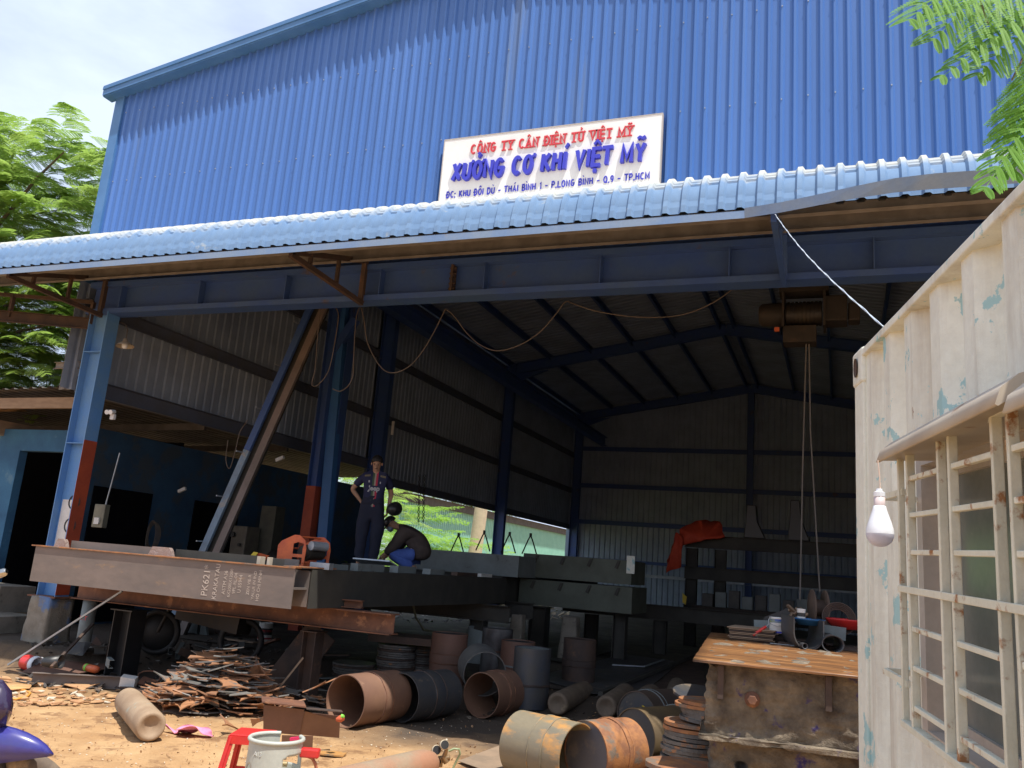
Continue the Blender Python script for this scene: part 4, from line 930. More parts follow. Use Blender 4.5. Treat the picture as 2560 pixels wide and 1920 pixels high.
# lifting slings on modules
def sling(x, y, z, h, wd, label):
    b = MB(); b.tube([(x-wd, y, z), (x-wd*.3, y, z+h*.75), (x, y, z+h)], .014, 6); b.tube([(x+wd, y, z), (x+wd*.3, y, z+h*.75), (x, y, z+h)], .014, 6); b.tube([(x, y, z+h*.9), (x, y, z+h*1.12)], .028, 6)
    lay('lifting_sling', b, BLACK, label, 'sling')
for (xp, lb) in ((1142, 'black sling tripod left of the blue side column, nearer the workers'), (1206, 'black sling tripod touching the left of the blue side column'), (1270, 'black sling tripod just right of the blue side column'), (1323, 'black sling tripod furthest right before the green warehouse')):
    p_ = py(xp, 1390, 16.5); sling(p_.x, 16.5, 1.95 if xp > 1150 else 1.86, .38, .16, lb)

# long low dark bench & rack at the rear right
def frame_stack(y, x0, x1, zs, label, posts, depth=1.6):
    t = thing('steel_rack', ((x0+x1)/2, y, 0), label, 'rack')
    for z in zs:
        b = MB(); b.ibeam((x0, y, z), (x1, y, z), .28, .2); b.build('rail', DARKB, t)
    for x in posts:
        b = MB(); b.ibeam((x, y+.1, .22), (x, y+.1, max(zs)-.16), .25, .2, upv=(1,0,0)); b.build('post', DARKB, t)
    return t
RKM = M('dark brown rack', (.06,.042,.032), (.045,.034,.028), sc=3, rough=.8)
t = frame_stack(20, -3.35, 1.5, (2.58, 1.86, 1.0), 'tall dark brown steel rack of stacked frames before the back wall', (-3.2, -2.55, .9))
t = frame_stack(17.0, -5.3, -1.3, (1.02,), 'low dark beam bench in front of the brown rack', (-4.7, -3.3, -1.6))
for k, (x, z) in enumerate([(-2.6+.27*i, 1.18) for i in range(8)]):
    b = MB(); h = .26+.05*((k*7) % 3); b.box((x, 18.6, z+h/2), (.22, .25, h)); o = lay('test_weight', b, GREYP if k % 2 else M('dull cast block', (.11,.105,.10), rough=.7), ['leftmost','second','third','fourth','fifth','sixth','seventh','rightmost'][k]+' dull grey cast block from the left in the row before the rack', 'weight', 'cast blocks in a row before the rack', .01)
b = MB(); b.box((-1.6, 18.6, 1.14), (2.6, .5, .08)); b.ibeam((-2.4,18.6,.22),(-2.4,18.6,1.08),.2,.2,upv=(1,0,0)); b.ibeam((-.5,18.6,.22),(-.5,18.6,1.08),.2,.2,upv=(1,0,0)); lay('block_shelf', b, RKM, 'dark shelf beam carrying the row of grey cast blocks', 'shelf')
# machines on the rack
for (xp, hpx, lb) in ((1880, 75, 'left dark bottle jack standing on top of the rack'), (1990, 90, 'right dark bottle jack standing on top of the rack')):
    p_ = py(xp, 1345, 20); hh = hpx*p_.y*1.05/F
    b = MB(); b.prism([(p_.x-.18, 19.9, 2.72), (p_.x+.3, 19.9, 2.72), (p_.x+.12, 19.9, 2.72+hh*.5), (p_.x+.08, 19.9, 2.72+hh), (p_.x-.12, 19.9, 2.72+hh), (p_.x-.14, 19.9, 2.72+hh*.5)], (0, .3, 0)); lay('rack_jack', b, BLACKP, lb, 'jack', bevel=.02)
# tarp
def cloth(pts, nm, mat, label, cat, th=.02, seed=0, sub=3, amp=.05):
    bm = bmesh.new(); vs = [bm.verts.new(p) for p in pts]; bm.faces.new(vs); bmesh.ops.triangulate(bm, faces=bm.faces)
    for _ in range(sub): bmesh.ops.subdivide_edges(bm, edges=bm.edges, cuts=1)
    for v in bm.verts: v.co += V((noise.noise(v.co*5+V((seed,0,0))), noise.noise(v.co*5+V((seed,9,0)))*1.5, noise.noise(v.co*6+V((seed,0,7)))))*amp
    b = MB(); bm.verts.ensure_lookup_table(); bm.verts.index_update(); b.add([v.co for v in bm.verts], [[v.index for v in f.verts] for f in bm.faces], True); bm.free(); b.norecalc = True
    o = b.build(nm, mat, None); s_ = o.modifiers.new('thick', 'SOLIDIFY'); s_.thickness = th; return tag(o, label, cat)
Q = lambda x, y, Y: py(x, y, Y)
cloth([Q(1690,1365,19.7), Q(1700,1325,19.8), Q(1750,1302,20), Q(1800,1308,20), Q(1812,1345,19.8), Q(1760,1352,19.7)], 'orange_tarp', TARP, 'crumpled red-orange tarp thrown over the top of the rack', 'tarp', .05, 1)
cloth([Q(1690,1330,19.6), Q(1708,1345,19.6), Q(1702,1400,19.6), Q(1700,1418,19.5), Q(1668,1432,19.5), Q(1668,1405,19.5), Q(1686,1370,19.6)], 'hanging_rag', TARP, 'red-orange cloth hanging down the left end of the rack', 'cloth', .03, 4)
b = MB(); p_ = py(1709, 1498, 18); b.prism([py(1706,1482,18), py(1717,1492,18), py(1714,1512,18), py(1706,1506,18)], (0,.02,0)); lay('yellow_plate', b, YEL, 'small yellow plate fixed to the rack post', 'plate')

# ---------------------------------------------------------------- columns of the inner crane, leaning beam
cr_ = thing('crane_trestle', (-9.0, 13.6, .22), 'tall blue A-shaped crane support with a red lower leg behind the deck', 'crane support')
def pyb(x, y, Y): return py(x, y, Y)
a0 = py(762, 1400, 13.6); a1 = py(762, 770, 13.6); b = MB(); b.ibeam((a0.x, 13.6, .22), (a0.x, 13.6, 6.8), .2, .2, upv=(1,0,0)); o = b.build('leg', BSTEEL, cr_)
zr = py(762, 1215, 13.6).z; b = MB(); b.box((a0.x+.0, 13.495, (.22+zr)/2), (.21, .006, zr-.22)); b.box((a0.x+.106, 13.6, (.22+zr)/2), (.006, .21, zr-.22)); b.build('warning_band', ORED, o)
c0_ = py(795, 1392, 13.8); b = MB(); b.ibeam((c0_.x, 13.8, .22), (c0_.x, 13.8, 6.8), .32, .25, upv=(1,0,0)); b.build('leg', BSTEEL, cr_)
c1_ = py(840, 1100, 13.7); b = MB(); k1 = py(808, 1392, 13.7); k2 = py(848, 800, 13.7); b.bar((k1.x+.05, 13.7, .22), (k2.x+.05, 13.7, 6.8), .2, .16, (0,1,0)); b.build('leg', M('brighter blue steel', (.05,.17,.42), (.045,.15,.38), sc=3, rough=.5), cr_)
b = MB(); b.bar((a0.x, 13.65, 3.9), (k2.x, 13.65, 4.2), .12, .12); b.build('cross_brace', BSTEEL, cr_); b = MB(); b.bar((a0.x, 13.65, 5.5), (c0_.x+.3, 13.65, 6.2), .12, .16); b.build('cross_brace', BSTEEL, cr_)
b = MB(); b.ibeam((a0.x+.4, 8.95, 6.95), (a0.x+.4, 33, 6.95), .35, .25); b.build('runway_beam', BSTEEL, cr_)
ln = thing('leaning_box_beam', (-9.75, 11, .22), 'long blue and bare steel I-beam leaning up behind the deck left of the crane support', 'beam')
s0, s1 = V((-9.80, 11.0, .22)), V((-8.02, 11.25, 5.85)); dd = (s1-s0).normalized(); sd_ = V((dd.z, 0, -dd.x)).normalized()
F_ = V((0,-1,0))
b = MB(); b.bar(s0+V((0,.09,0)), s1+V((0,.09,0)), .34, .012, F_); b.build('web', DARKB, ln)
b = MB(); b.bar(s0+sd_*.13, s1+sd_*.13, .13, .05, F_); b.build('flange', M('bare taupe steel', (.20,.155,.14), (.15,.12,.105), sc=3, rough=.5), ln)
b = MB(); b.bar(s0-sd_*.13, s0.lerp(s1,.52)-sd_*.13, .12, .05, F_); b.build('flange', M('dusty light blue steel', (.20,.30,.42), (.16,.22,.30), (.3,.3,.3), sc=3, sc3=5, th3=.6, rough=.5), ln)
b = MB(); b.bar(s0.lerp(s1,.521)-sd_*.13, s1-sd_*.13, .12, .05, F_); b.build('flange', BSTEEL, ln)
for k in range(7):
    p_ = s0.lerp(s1, .12+.13*k)-sd_*.19; b = MB(); b.box(p_+V((0,-.06,0)), (.02, .22, .02)); b.build('rung', GALV, ln)

# ---------------------------------------------------------------- hoist
p_ = py(2010, 785, 11); hx, hz = p_.x, p_.z
HOI = M('grimy hoist brown', (.034,.026,.021), (.025,.020,.017), (.055,.036,.026), sc=6, sc3=8, th3=.62, rough=.7)
ho = thing('electric_hoist', (hx, 11, hz), 'rusty brown electric chain hoist hanging under the girder near the ridge', 'hoist')
b = MB(); b.tube([(hx-.22, 11, hz), (hx+.22, 11, hz)], .15, 20)
for k in range(9): b.tube([(hx-.2+.048*k, 11, hz), (hx-.17+.048*k, 11, hz)], .162, 20)
b.build('drum', OIL, ho)
b = MB(); b.tube([(hx-.56, 11, hz), (hx-.52, 11, hz), (hx-.26, 11, hz)], [.11, .15, .16], 16); b.build('motor', HOI, ho)
b = MB(); b.box((hx+.38, 11, hz+.02), (.28, .34, .34)); b.box((hx+.6, 11, hz-.02), (.14, .24, .24)); b.build('gearbox', HOI, ho, bevel=.02)
b = MB(); b.box((hx-.25, 11, hz+.02), (.03, .4, .46)); b.box((hx+.25, 11, hz+.02), (.03, .4, .46)); b.box((hx, 11, hz+.32), (.6, .3, .12)); b.tube([(hx-.2,10.8,hz+.4),(hx-.2,11.2,hz+.4)], .09, 12); b.tube([(hx+.2,10.8,hz+.4),(hx+.2,11.2,hz+.4)], .09, 12); b.build('trolley', HOI, ho)
b = MB(); b.box((hx-.05, 11, hz-.30), (.4, .26, .22)); b.build('rope_guard', HOI, ho)
b = MB(); b.box((hx-.32, 10.8, hz-.26), (.06,.05,.05)); b.build('limit_switch', ORA, ho)
b = MB(); r1 = py(2050, 1480, 11.2); r0_ = py(2000, 1500, 11.0); m1 = py(2025, 1130, 11)
b.tube([(hx+.03, 11, hz-.3), (r0_.x+.03, 11, 3.3), (r0_.x, 11, r0_.z)], .010, 5); b.tube([(hx+.06, 11, hz-.3), (hx+.08, 11, 3.6), (r1.x, 11.1, r1.z)], .010, 5); b.build('rope', ROPE, ho)
b = MB(); b.ibeam((hx-3.2, 11, hz+.62), (XR-.2, 11, hz+.62), .35, .18); tag(b.build('crane_bridge', HOI, None), 'brown crane bridge beam just behind the front girder carrying the hoist', 'beam')

# cables swagged under the girder
def swag(pts, Y, nm, mat, label, r_=.0065):
    P3 = [py(x, y, Y) for x, y in pts]; out_ = []
    for i in range(len(P3)-1):
        p0 = P3[max(0,i-1)]; p1 = P3[i]; p2 = P3[i+1]; p3 = P3[min(len(P3)-1, i+2)]
        for k in range(6):
            t = k/6; out_.append(.5*((2*p1)+(-p0+p2)*t+(2*p0-5*p1+4*p2-p3)*t*t+(-p0+3*p1-3*p2+p3)*t*t*t))
    out_.append(P3[-1]); b = MB(); b.tube(out_, r_, 6); return tag(b.build(nm, mat, None), label, 'cable')
swag([(902,765),(910,800),(920,860),(950,915),(980,932),(1020,918),(1055,880),(1085,830),(1110,780),(1115,774),(1135,790),(1165,830),(1200,862),(1245,877),(1300,862),(1350,830),(1390,785),(1414,755),(1440,762),(1500,780),(1600,793),(1700,788),(1780,758),(1842,715)], 9.3, 'swagged_cable', WIRE, 'long thin cable sagging in loops under the front girder')
swag([(803,765),(795,830),(788,920),(780,960),(795,962),(822,925),(838,850),(846,790),(840,770)], 9.4, 'hanging_cable', WIRE, 'closed loop of cable hanging left of the crane support')
swag([(900,765),(890,800),(884,900),(882,940),(870,965),(850,978),(832,972)], 9.4, 'hanging_cable', WIRE, 'short cable tail curling up beside the crane support')
swag([(570,1100),(565,1150),(575,1170),(590,1120),(600,1080),(620,1050)], 10.2, 'hanging_cable', WIRE, 'drooping cable on the leaning beam')
# lamp with shade
lp = py(313, 858, 8.9)
la = thing('shade_lamp', lp, 'old enamel shade lamp hanging beside the front blue column', 'lamp')
T = Matrix.Translation(lp)
b = MB(); b.lathe([(.125,-.05),(.118,-.035),(.07,.0),(.035,.03),(.025,.07),(.001,.075)], 28, T @ Matrix.Rotation(R(-8), 4, 'Y')); b.build('shade', CREAM3, la)
b = MB(); b.lathe([(.001,-.085),(.03,-.075),(.042,-.05),(.04,-.02),(.02,.02)], 16, T); b.build('bulb', WHITEP, la)
b = MB(); b.tube([lp+V((0,0,.07)), lp+V((.0,0,.2)), lp+V((-.05,0,.28)), lp+V((-.2,0,.34))], .006, 6); b.build('cord', WIRE, la)
# twin flood camera on column
cp = py(281, 1033, 8.85)
sc_ = thing('twin_spot_lamp', cp, 'small white twin spotlight fixed on the blue front column', 'spotlight')
for dx in (-.035, .035):
    b = MB(); b.tube([cp+V((dx,0,.02)), cp+V((dx+.01,-.08,.0))], [.028,.034], 12); b.build('head', WHITEP, sc_)
b = MB(); b.box(cp+V((0,.02,-.05)), (.07,.05,.08)); b.build('body', WHITEP, sc_, bevel=.008)
# switch box
sb = thing('switch_box', py(252, 1290, 10.1), 'old beige switch box hanging against the blue wall right of the column', 'switch box')
p_ = py(252, 1290, 10.1); b = MB(); b.box(p_, (.22, .1, .36)); b.build('case', M('aged beige case', (.22,.21,.15), (.17,.16,.12), rough=.6), sb, bevel=.01)
b = MB(); b.box(p_+V((.0,-.06,-.08)), (.1, .03, .1)); b.build('breaker', WHITE, sb)
b = MB(); b.tube([p_+V((.06,0,.18)), p_+V((.1,0,.5)), p_+V((.16,0,1.0))], .012, 6); b.build('conduit', GALV, sb)

# chain hoist behind men, small lamp, labels
for (xp, lb) in ((1049, 'left chain hanging behind the crouching worker'), (1061, 'right chain hanging behind the crouching worker')):
    a = py(xp, 1190, 15); c = py(xp-3, 1310, 15); b = MB(); n_ = 16
    for k in range(n_):
        q = a.lerp(c, k/n_); T = Matrix.Translation(q) @ Matrix.Rotation(R(90*(k % 2)), 4, 'Z') @ Matrix.Rotation(R(90), 4, 'X')
        b.lathe([(.022,-.006),(.030,-.006),(.030,.006),(.022,.006),(.022,-.006)], 8, T)
    lay('hanging_chain', b, BLACK, lb, 'chain', 'chains')
b = MB(); a = py(982, 1070, 17.2); b.box(a, (.06, .04, .32)); lay('wall_tag', b, WHITE, 'small pale tag on the second frame column high on the side wall', 'tag')

# ================================================================== CONTAINER SIDE: COUNTERWEIGHT BOX + ITEMS
ZP = 1.18
c1 = pz(1732, 1649, ZP); c2 = pz(1838, 1593, ZP); c3 = pz(2150, 1692, ZP)
ux = (c3-c1).normalized(); uy = V((-ux.y, ux.x, 0)).normalized()
LX, LY = 1.9, 3.3
def B(u, v, z): return c1*1+ux*u+uy*v+V((0,0,z-ZP))
BT = Matrix((ux, uy, V((0,0,1)))).transposed()
cwt = thing('counterweight_box', B(1, 1.3, 0), 'mud caked concrete and steel box with a wet rusty top plate beside the container', 'steel box')
def slab(u0, u1, v0, v1, z0, z1, mat, nm, amp, seed, cuts=12):
    bm = bmesh.new(); bmesh.ops.create_cube(bm, size=1); bmesh.ops.subdivide_edges(bm, edges=bm.edges, cuts=cuts, use_grid_fill=True)
    for v in bm.verts:
        q = B((u0+u1)/2+v.co.x*(u1-u0), (v0+v1)/2+v.co.y*(v1-v0), (z0+z1)/2+v.co.z*(z1-z0))
        n3 = V((0,0,v.co.z*2)) if abs(v.co.z) > .49 else -uy if v.co.y < -.49 else V((0,0,0))
        if abs(v.co.x) > .49: n3 += ux*(v.co.x*2)
        q += n3*(noise.noise(q*6+V((seed,0,0)))+.6*noise.noise(q*17+V((seed,0,0)))+.3*noise.noise(q*40))*amp; v.co = q
    b = MB(); bm.verts.ensure_lookup_table(); bm.verts.index_update(); b.add([v.co for v in bm.verts], [[v.index for v in f.verts] for f in bm.faces], True); bm.free()
    return b.build(nm, mat, cwt)
slab(-.0, LX, -.0, LY, ZP-.012, ZP, TOPPL, 'top_plate', .004, 1, 20)
ub = slab(.09, LX-.05, .10, LY-.1, .74, ZP-.012, BROWNC, 'upper_block', .030, 2, 44)
slab(.04, LX, .045, LY-.1, .715, .745, BROWNC, 'ledge', .020, 3, 30)
lbk = slab(.12, LX-.05, .13, LY-.1, .0, .715, BROWNC, 'lower_block', .050, 4, 44)
T = Matrix.Translation(B(.36, .085, .975)) @ BT.to_4x4() @ Matrix.Rotation(R(90), 4, 'X')
b = MB(); b.lathe([(.0005,.055),(.026,.055),(.030,.048),(.030,.0)], 6, T, smo=False); b.lathe([(.0005,.016),(.046,.016),(.046,-.03)], 24, T); b.build('bolt', RUST, cwt)
for u in (.17, .80):
    b = MB(); b.box(B(u, .07, 1.06), (.035, .05, .2), BT); b.build('rib', RUSTD, cwt)
for (u, z, r_) in ((.56, .48, .07), (.86, .50, .09), (.30, .58, .04)):
    T = Matrix.Translation(B(u, .10, z)) @ BT.to_4x4() @ Matrix.Rotation(R(90), 4, 'X')
    b = MB(); b.lathe([(r_, .03), (r_*.8, .01), (r_*.5, -.03), (.001, -.04)], 18, T, jit=.1); b.build('recess', MILL, cwt)
b = MB(); b.box(B(1.3, 2.6, ZP+.012), (1.4, .5, .02), BT); lay('far_plate', b, RUSTD, 'flat dark plate lying at the back of the counterweight top', 'plate')
ZI = ZP+.006
def on(x, y, z=ZI): return py(x, y, 7.95)+V((0,0,z-ZI))
# brown sheets
p_ = on(1880, 1597); 
for k in range(9):
    b = MB(); q = V((p_.x, 8.2, ZP+.006+.0125*k))+V((random.uniform(-.01,.01), random.uniform(-.02,.02), 0)); b.box(q, (.40+random.uniform(-.02,.02), .5, .007), Matrix.Rotation(random.uniform(-.04,.04), 3, 'Z'))
    lay('thin_rusty_sheet', b, WOODB if k % 3 else RUSTD, ['bottom','second','third','fourth','fifth','sixth','seventh','eighth','top'][k]+' thin brown sheet in the pile left of the paint tin', 'sheet', 'thin brown sheets piled on the counterweight')
b = MB(); q = on(2000, 1602); 
for k in range(3): b.box(V((q.x-.05, 8.25, ZP+.008+.012*k)), (.5, .35, .008), Matrix.Rotation(.03*k, 3, 'Z'))
lay('flat_sheets', b, RUSTD, 'flat rusty strips lying under the big half pipe', 'sheet')
def can(name, loc, r_, h, label, body, bands, rot=(0,0,0), handle=True, lid=None):
    t = thing(name, loc, label, 'paint can', rot=rot); s = MB()
    s.lathe([(.0005,0),(r_*.97,0),(r_,.004),(r_,h-.008),(r_*1.03,h-.004),(r_*1.03,h),(r_*.93,h),(r_*.92,h-.02),(.0005,h-.02)], 28); s.build('tin', body, t, local=True)
    for (z0, z1, mt) in bands:
        s = MB(); s.lathe([(r_*1.006,z0*h),(r_*1.006,z1*h)], 28); s.build('label_band', mt, t, local=True)
    if handle:
        s = MB(); s.tube([(-r_, 0, h*.85), (-r_*1.1, -r_*.3, h*.75), (-r_*.8, -r_*.9, h*.55), (0, -r_*1.15, h*.45), (r_*.8, -r_*.9, h*.55), (r_*1.05, -r_*.3, h*.8), (r_, 0, h*.85)], .0025, 5); s.build('handle', GALV, t, local=True)
    return t
p_ = py(1944, 1583, 8.1); r_ = 19.5*(p_-CAM).dot(fw)/F
can('paint_tin', p_, r_, r_*2*.98, 'open paint tin with white label and blue bands on the counterweight top', WHITE, [(.03,.13,TXTB),(.66,.90,M('tin blue', (.06,.13,.42), (.3,.35,.1), sc=20, rough=.4))])
ro = thing('paint_roller', on(1905, 1575), 'red handled paint roller leaning on the white paint tin', 'roller')
a = on(1883, 1588); c = on(1916, 1566)
b = MB(); b.tube([a, a.lerp(c,.5), c], [.013,.016,.011], 8); b.build('handle', REDP, ro)
b = MB(); b.tube([c, on(1922, 1560), on(1922, 1548), on(1929, 1541)], .004, 6); b.build('wire_arm', GALV, ro)
gl = thing('glue_bottle', on(1890, 1599), 'tiny white and blue bottle standing before the paint tin', 'bottle'); p_ = py(1890, 1600, 8.0)
b = MB(); b.lathe([(.0005,0),(.018,0),(.019,.01),(.019,.035),(.016,.042),(.0005,.043)], 16, Matrix.Translation(p_)); b.build('body', WHITEP, gl)
b = MB(); b.lathe([(.0195,.010),(.0195,.026)], 16, Matrix.Translation(p_), a0=3.4, a1=5.2); b.build('label', TXTB, gl)
b = MB(); p_ = pz(1850, 1598, ZI); b.lathe([(.0005,.012),(.02,.01),(.022,0)], 12, Matrix.Translation(p_)); b.tube([p_+V((.02,0,.005)), p_+V((.09,.02,.004))], .006, 6); lay('small_hand_tool', b, REDP, 'small red handled tool at the left edge of the counterweight top', 'tool')
for (x0_, y0_, x1_, y1_, lb) in ((1925,1608,2010,1616,'short bright steel strip in front of the paint tin'), (1955,1597,1972,1604,'tiny steel strip behind the bright strip')):
    b = MB(); b.bar(pz(x0_, y0_, ZI+.003), pz(x1_, y1_, ZI+.003), .02, .006); lay('steel_strip', b, GALV, lb, 'strip')
# half pipe standing open upward (cut pipe)
hp = pz(2022, 1622, ZI); rr_ = 38*(hp-CAM).dot(fw)/F
def halfpipe(c, r_, L, a0, a1, ax, name, mat, label, t_=.008):
    T = Matrix.Translation(c) @ axis_rot(ax).to_matrix().to_4x4()
    b = MB(); b.lathe([(r_,0),(r_,L),(r_-t_,L),(r_-t_,0),(r_,0)], 28, T, a0=a0, a1=a1); return lay(name, b, mat, label, 'pipe piece')
hc = hp+V((0,.02,rr_))
b = MB(); n_ = 22; L = .42; vs = []; axd = V((-.30, .95, .0)).normalized(); sdx = V((axd.y, -axd.x, 0))
pts = []
for k in range(n_+1):
    a = math.pi*(1+k/n_); pts.append((math.cos(a), math.sin(a)))
pts = [(-1, .85), (-1, .4)]+pts+[(1, .4), (1, .75)]
m_ = len(pts)
for rr2 in (rr_, rr_-.010):
    for l_ in (0, L):
        for (a, c_) in pts: vs.append(hc+sdx*a*rr2+V((0,0,1))*c_*rr2*1.15+axd*l_)
fs = []
for k in range(m_-1):
    fs += [(k, k+1, m_+k+1, m_+k), (2*m_+k, 3*m_+k, 3*m_+k+1, 2*m_+k+1), (k, 2*m_+k, 2*m_+k+1, k+1), (m_+k, m_+k+1, 3*m_+k+1, 3*m_+k)]
fs += [(0, m_, 3*m_, 2*m_), (m_-1, 3*m_-1, 4*m_-1, 2*m_-1)]
b.add(vs, fs, False); lay('half_pipe', b, MILL, 'large dark U-shaped cut pipe on the counterweight top holding a blue bowl', 'pipe piece')
p_ = pz(2083, 1628, ZI); b = MB(); T = Matrix.Translation(p_+V((0,0,.055))) @ axis_rot((-.15,.98,.0)).to_matrix().to_4x4()
b.lathe([(.088,0),(.088,.5),(.080,.5),(.080,0),(.088,0)], 30, T @ Matrix.Scale(.8,4,(0,1,0))); lay('squashed_pipe', b, MILL, 'dark pipe with squashed mouth right of the U-shaped piece', 'pipe piece')
p_ = pz(2013, 1622, ZI); b = MB(); T = Matrix.Translation(p_+V((0,-.02,.022))) @ axis_rot((-.3,.95,.0)).to_matrix().to_4x4(); b.lathe([(.024,0),(.024,.3),(.018,.3),(.018,0),(.024,0)], 18, T); lay('thin_pipe', b, MILL, 'thin pipe end under the U-shaped cut pipe', 'pipe piece')
def bowl(name, loc, r_, h, mat, label):
    b = MB(); b.lathe([(.0005,.006),(r_*.7,.006),(r_*.95,h*.8),(r_*.97,h),(r_*1.08,h),(r_*1.08,h-.008),(r_,h*.75),(r_*.72,0),(.0005,0)], 36, Matrix.Translation(loc)); return lay(name, b, mat, label, 'bowl')
bowl('blue_bowl', pd(2022, 1560, (hc-CAM).dot(fw)+.25)+V((0,0,-.01)), .125, .055, BUCKB, 'dark blue bowl resting inside the U-shaped cut pipe')
p_ = py(2112, 1572, 8.35); bowl('red_basin', p_, .155, .085, REDP, 'red plastic basin at the right rear of the counterweight top')
# stuff behind: bracket plate, reel disc, tool heap
b = MB(); p_ = on(1990, 1578); b.bar(py(1885,1563,8.55), py(1940,1566,8.55), .01, .10); lay('upright_plate', b, GREYP, 'grey plate on edge behind the brown sheets', 'plate')
b = MB(); b.bar(py(2060,1578,8.1), py(2115,1586,8.1), .01, .11); lay('upright_plate', b, GREYP, 'grey plate on edge below the red basin', 'plate')
Yb = 8.7
b = MB(); b.prism([py(1902,1560,Yb), py(1912,1542,Yb), py(1975,1518,Yb), py(1988,1530,Yb), py(1990,1558,Yb)], (0,.05,0)); lay('black_gusset', b, BLACKP, 'black curved guard plate behind the white paint tin', 'plate')
p_ = py(2028, 1518, 8.9); T = Matrix.Translation(p_) @ axis_rot((.95,.25,0)).to_matrix().to_4x4()
re = thing('cable_reel', p_, 'brown wooden cable reel standing behind the blue bowl under the hoist rope', 'reel')
for k in (0, .12):
    b = MB(); b.lathe([(.0005,k),(.17,k),(.17,k+.015),(.0005,k+.015)], 36, T); b.build('flange', M('dark reel board', (.13,.085,.06), (.09,.06,.045), rough=.8), re)
b = MB(); b.lathe([(.08,.015),(.08,.12)], 20, T); b.build('core', RUSTD, re)
b = MB(); Yh = 8.3
for k in range(16): q = py(random.uniform(1975,2008), random.uniform(1512,1545), Yh); b.tube([q, q+V((random.uniform(-.08,.08), random.uniform(-.05,.05), random.uniform(-.05,.06)))], random.uniform(.008,.02), 6)
lay('valve_heap', b, M('brown brass fittings', (.28,.19,.12), (.15,.1,.07), rough=.5, metal=.3), 'tangle of brownish valve fittings beside the cable reel', 'fittings')
can('small_paint_pot', py(2003, 1546, 7.9), .035, .08, 'small white pot stained black left of the cable reel', WHITE, [(.2,.6,BLACKP)], handle=False)
b = MB(); T = Matrix.Translation(py(2095,1550,8.35)) @ axis_rot((.2,-.9,.3)).to_matrix().to_4x4()
for k in range(5): b.lathe([(.09+.012*k,.01*k),(.10+.012*k,.01*k),(.10+.012*k,.01*k+.01),(.09+.012*k,.01*k+.01),(.09+.012*k,.01*k)], 26, T)
lay('wire_coil', b, RUSTD, 'brown coil of wire standing behind the red basin', 'coil')

# ================================================================== PIPE SPOOLS AND DRUMS
def spool(name, D, L, mat, label, end, ax, closed=0, bands=((.42,.58),), matb=None, wall=.009, n=44, group=None, matc=None, endz=None):
    """end: centre of the near end; ax: direction of the axis away from it"""
    t = thing(name, end, label, 'pipe section', group, rot=axis_rot(ax)); r_ = D/2
    prof = [(r_, 0)]; pos = 0
    for (a, c) in bands:
        prof += [(r_, a*L-.006), (r_+.006, a*L), (r_*1.035, a*L+.02), (r_*1.035, c*L-.02), (r_+.006, c*L), (r_, c*L+.006)]
    prof += [(r_, L), (r_-wall, L), (r_-wall, 0), (r_, 0)]
    b = MB(); b.lathe(prof, n, smo=True); o = b.build('shell', mat, t, local=True); e_ = o.modifiers.new('es', 'EDGE_SPLIT'); e_.split_angle = R(35)
    for (a, c) in bands:
        for q in (a, c):
            b = MB(); T = Matrix.Translation((0, 0, q*L)); pts = [(math.cos(k*2*math.pi/40)*(r_+.007), math.sin(k*2*math.pi/40)*(r_+.007), q*L+.003*math.sin(k*5)) for k in range(41)]
            b.tube(pts, .0055, 5, cap=False); b.build('weld_seam', matb or mat, t, local=True)
    if closed & 1: b = MB(); b.lathe([(.0005, .012), (r_-wall-.001, .012)], n); b.lathe([(r_-wall-.001, .020), (.0005, .02)], n); b.build('end_plate', matc or MILL, t, local=True)
    if closed & 2: b = MB(); b.lathe([(.0005, L-.01), (r_-wall-.001, L-.01)], n); b.build('end_plate', matc or MILL, t, local=True)
    return t
def hd(deg): return V((math.sin(R(deg)), math.cos(R(deg)), 0))
def ctr(x, y, r_): return pg(x, y, r_)
TAN = M('reddish brown scale', (.22,.12,.075), (.17,.09,.06), (.28,.16,.10), sc=2.5, sc3=6, th3=.64, rough=.6)
spool('pipe_section', .50, .74, TAN, 'open rust brown pipe section lying left of the blue-black one beside the offcut heap', ctr(863, 1753, .25), hd(10), bands=((.44,.60),), matb=RUST)
spool('pipe_section', .49, .72, MILL, 'blue-black pipe section with a brown middle band lying behind the open rust brown one', ctr(990, 1742, .25)+V((.06,.0,0)), hd(14), bands=((.40,.62),), matb=RUSTD)
spool('pipe_section', .48, .55, TAN, 'rust brown pipe section with its dark mouth facing the camera in mid foreground', ctr(1203, 1738, .24), hd(12), bands=((.42,.58),), matb=RUST)
spool('pipe_section', .50, .42, M('grey galvanised pipe', (.20,.20,.19), (.14,.14,.14), sc=5, rough=.5, metal=.3), 'short grey pipe ring leaning behind the camera-facing brown section', ctr(1212, 1685, .25), (-.55, .82, .12), bands=())
A5 = pg(1302, 1856, .25); B5 = pg(1437, 1890, .25)
spool('pipe_section', .50, (A5-B5).length+.05, MILLY, 'mustard streaked grey pipe section lying in the sun in front', B5+(B5-A5).normalized()*.03, (A5-B5).normalized()*1.0, closed=2, bands=((.30,.52),), matb=MILLY)
spool('pipe_section', .50, .48, RUSTO, 'bright orange pipe section with a blue-grey closed end in the sun', pg(1463, 1884, .25), hd(30), closed=1, bands=((.52,.62),), matb=RUSTO, matc=M('blue grey end plate', (.12,.125,.15), (.16,.15,.155), (.22,.19,.17), sc=2.2, sc3=3, th3=.62, rough=.45))
spool('pipe_section', .50, .62, M('brown olive scale', (.16,.11,.055), (.12,.085,.05), (.22,.14,.06), sc=3, sc3=4, th3=.6, rough=.55), 'olive brown pipe section half hidden behind the bright orange one', pg(1590, 1852, .25)+V((-.05,.15,0)), hd(30), closed=1, bands=((.9,.99),), matb=GREYP)
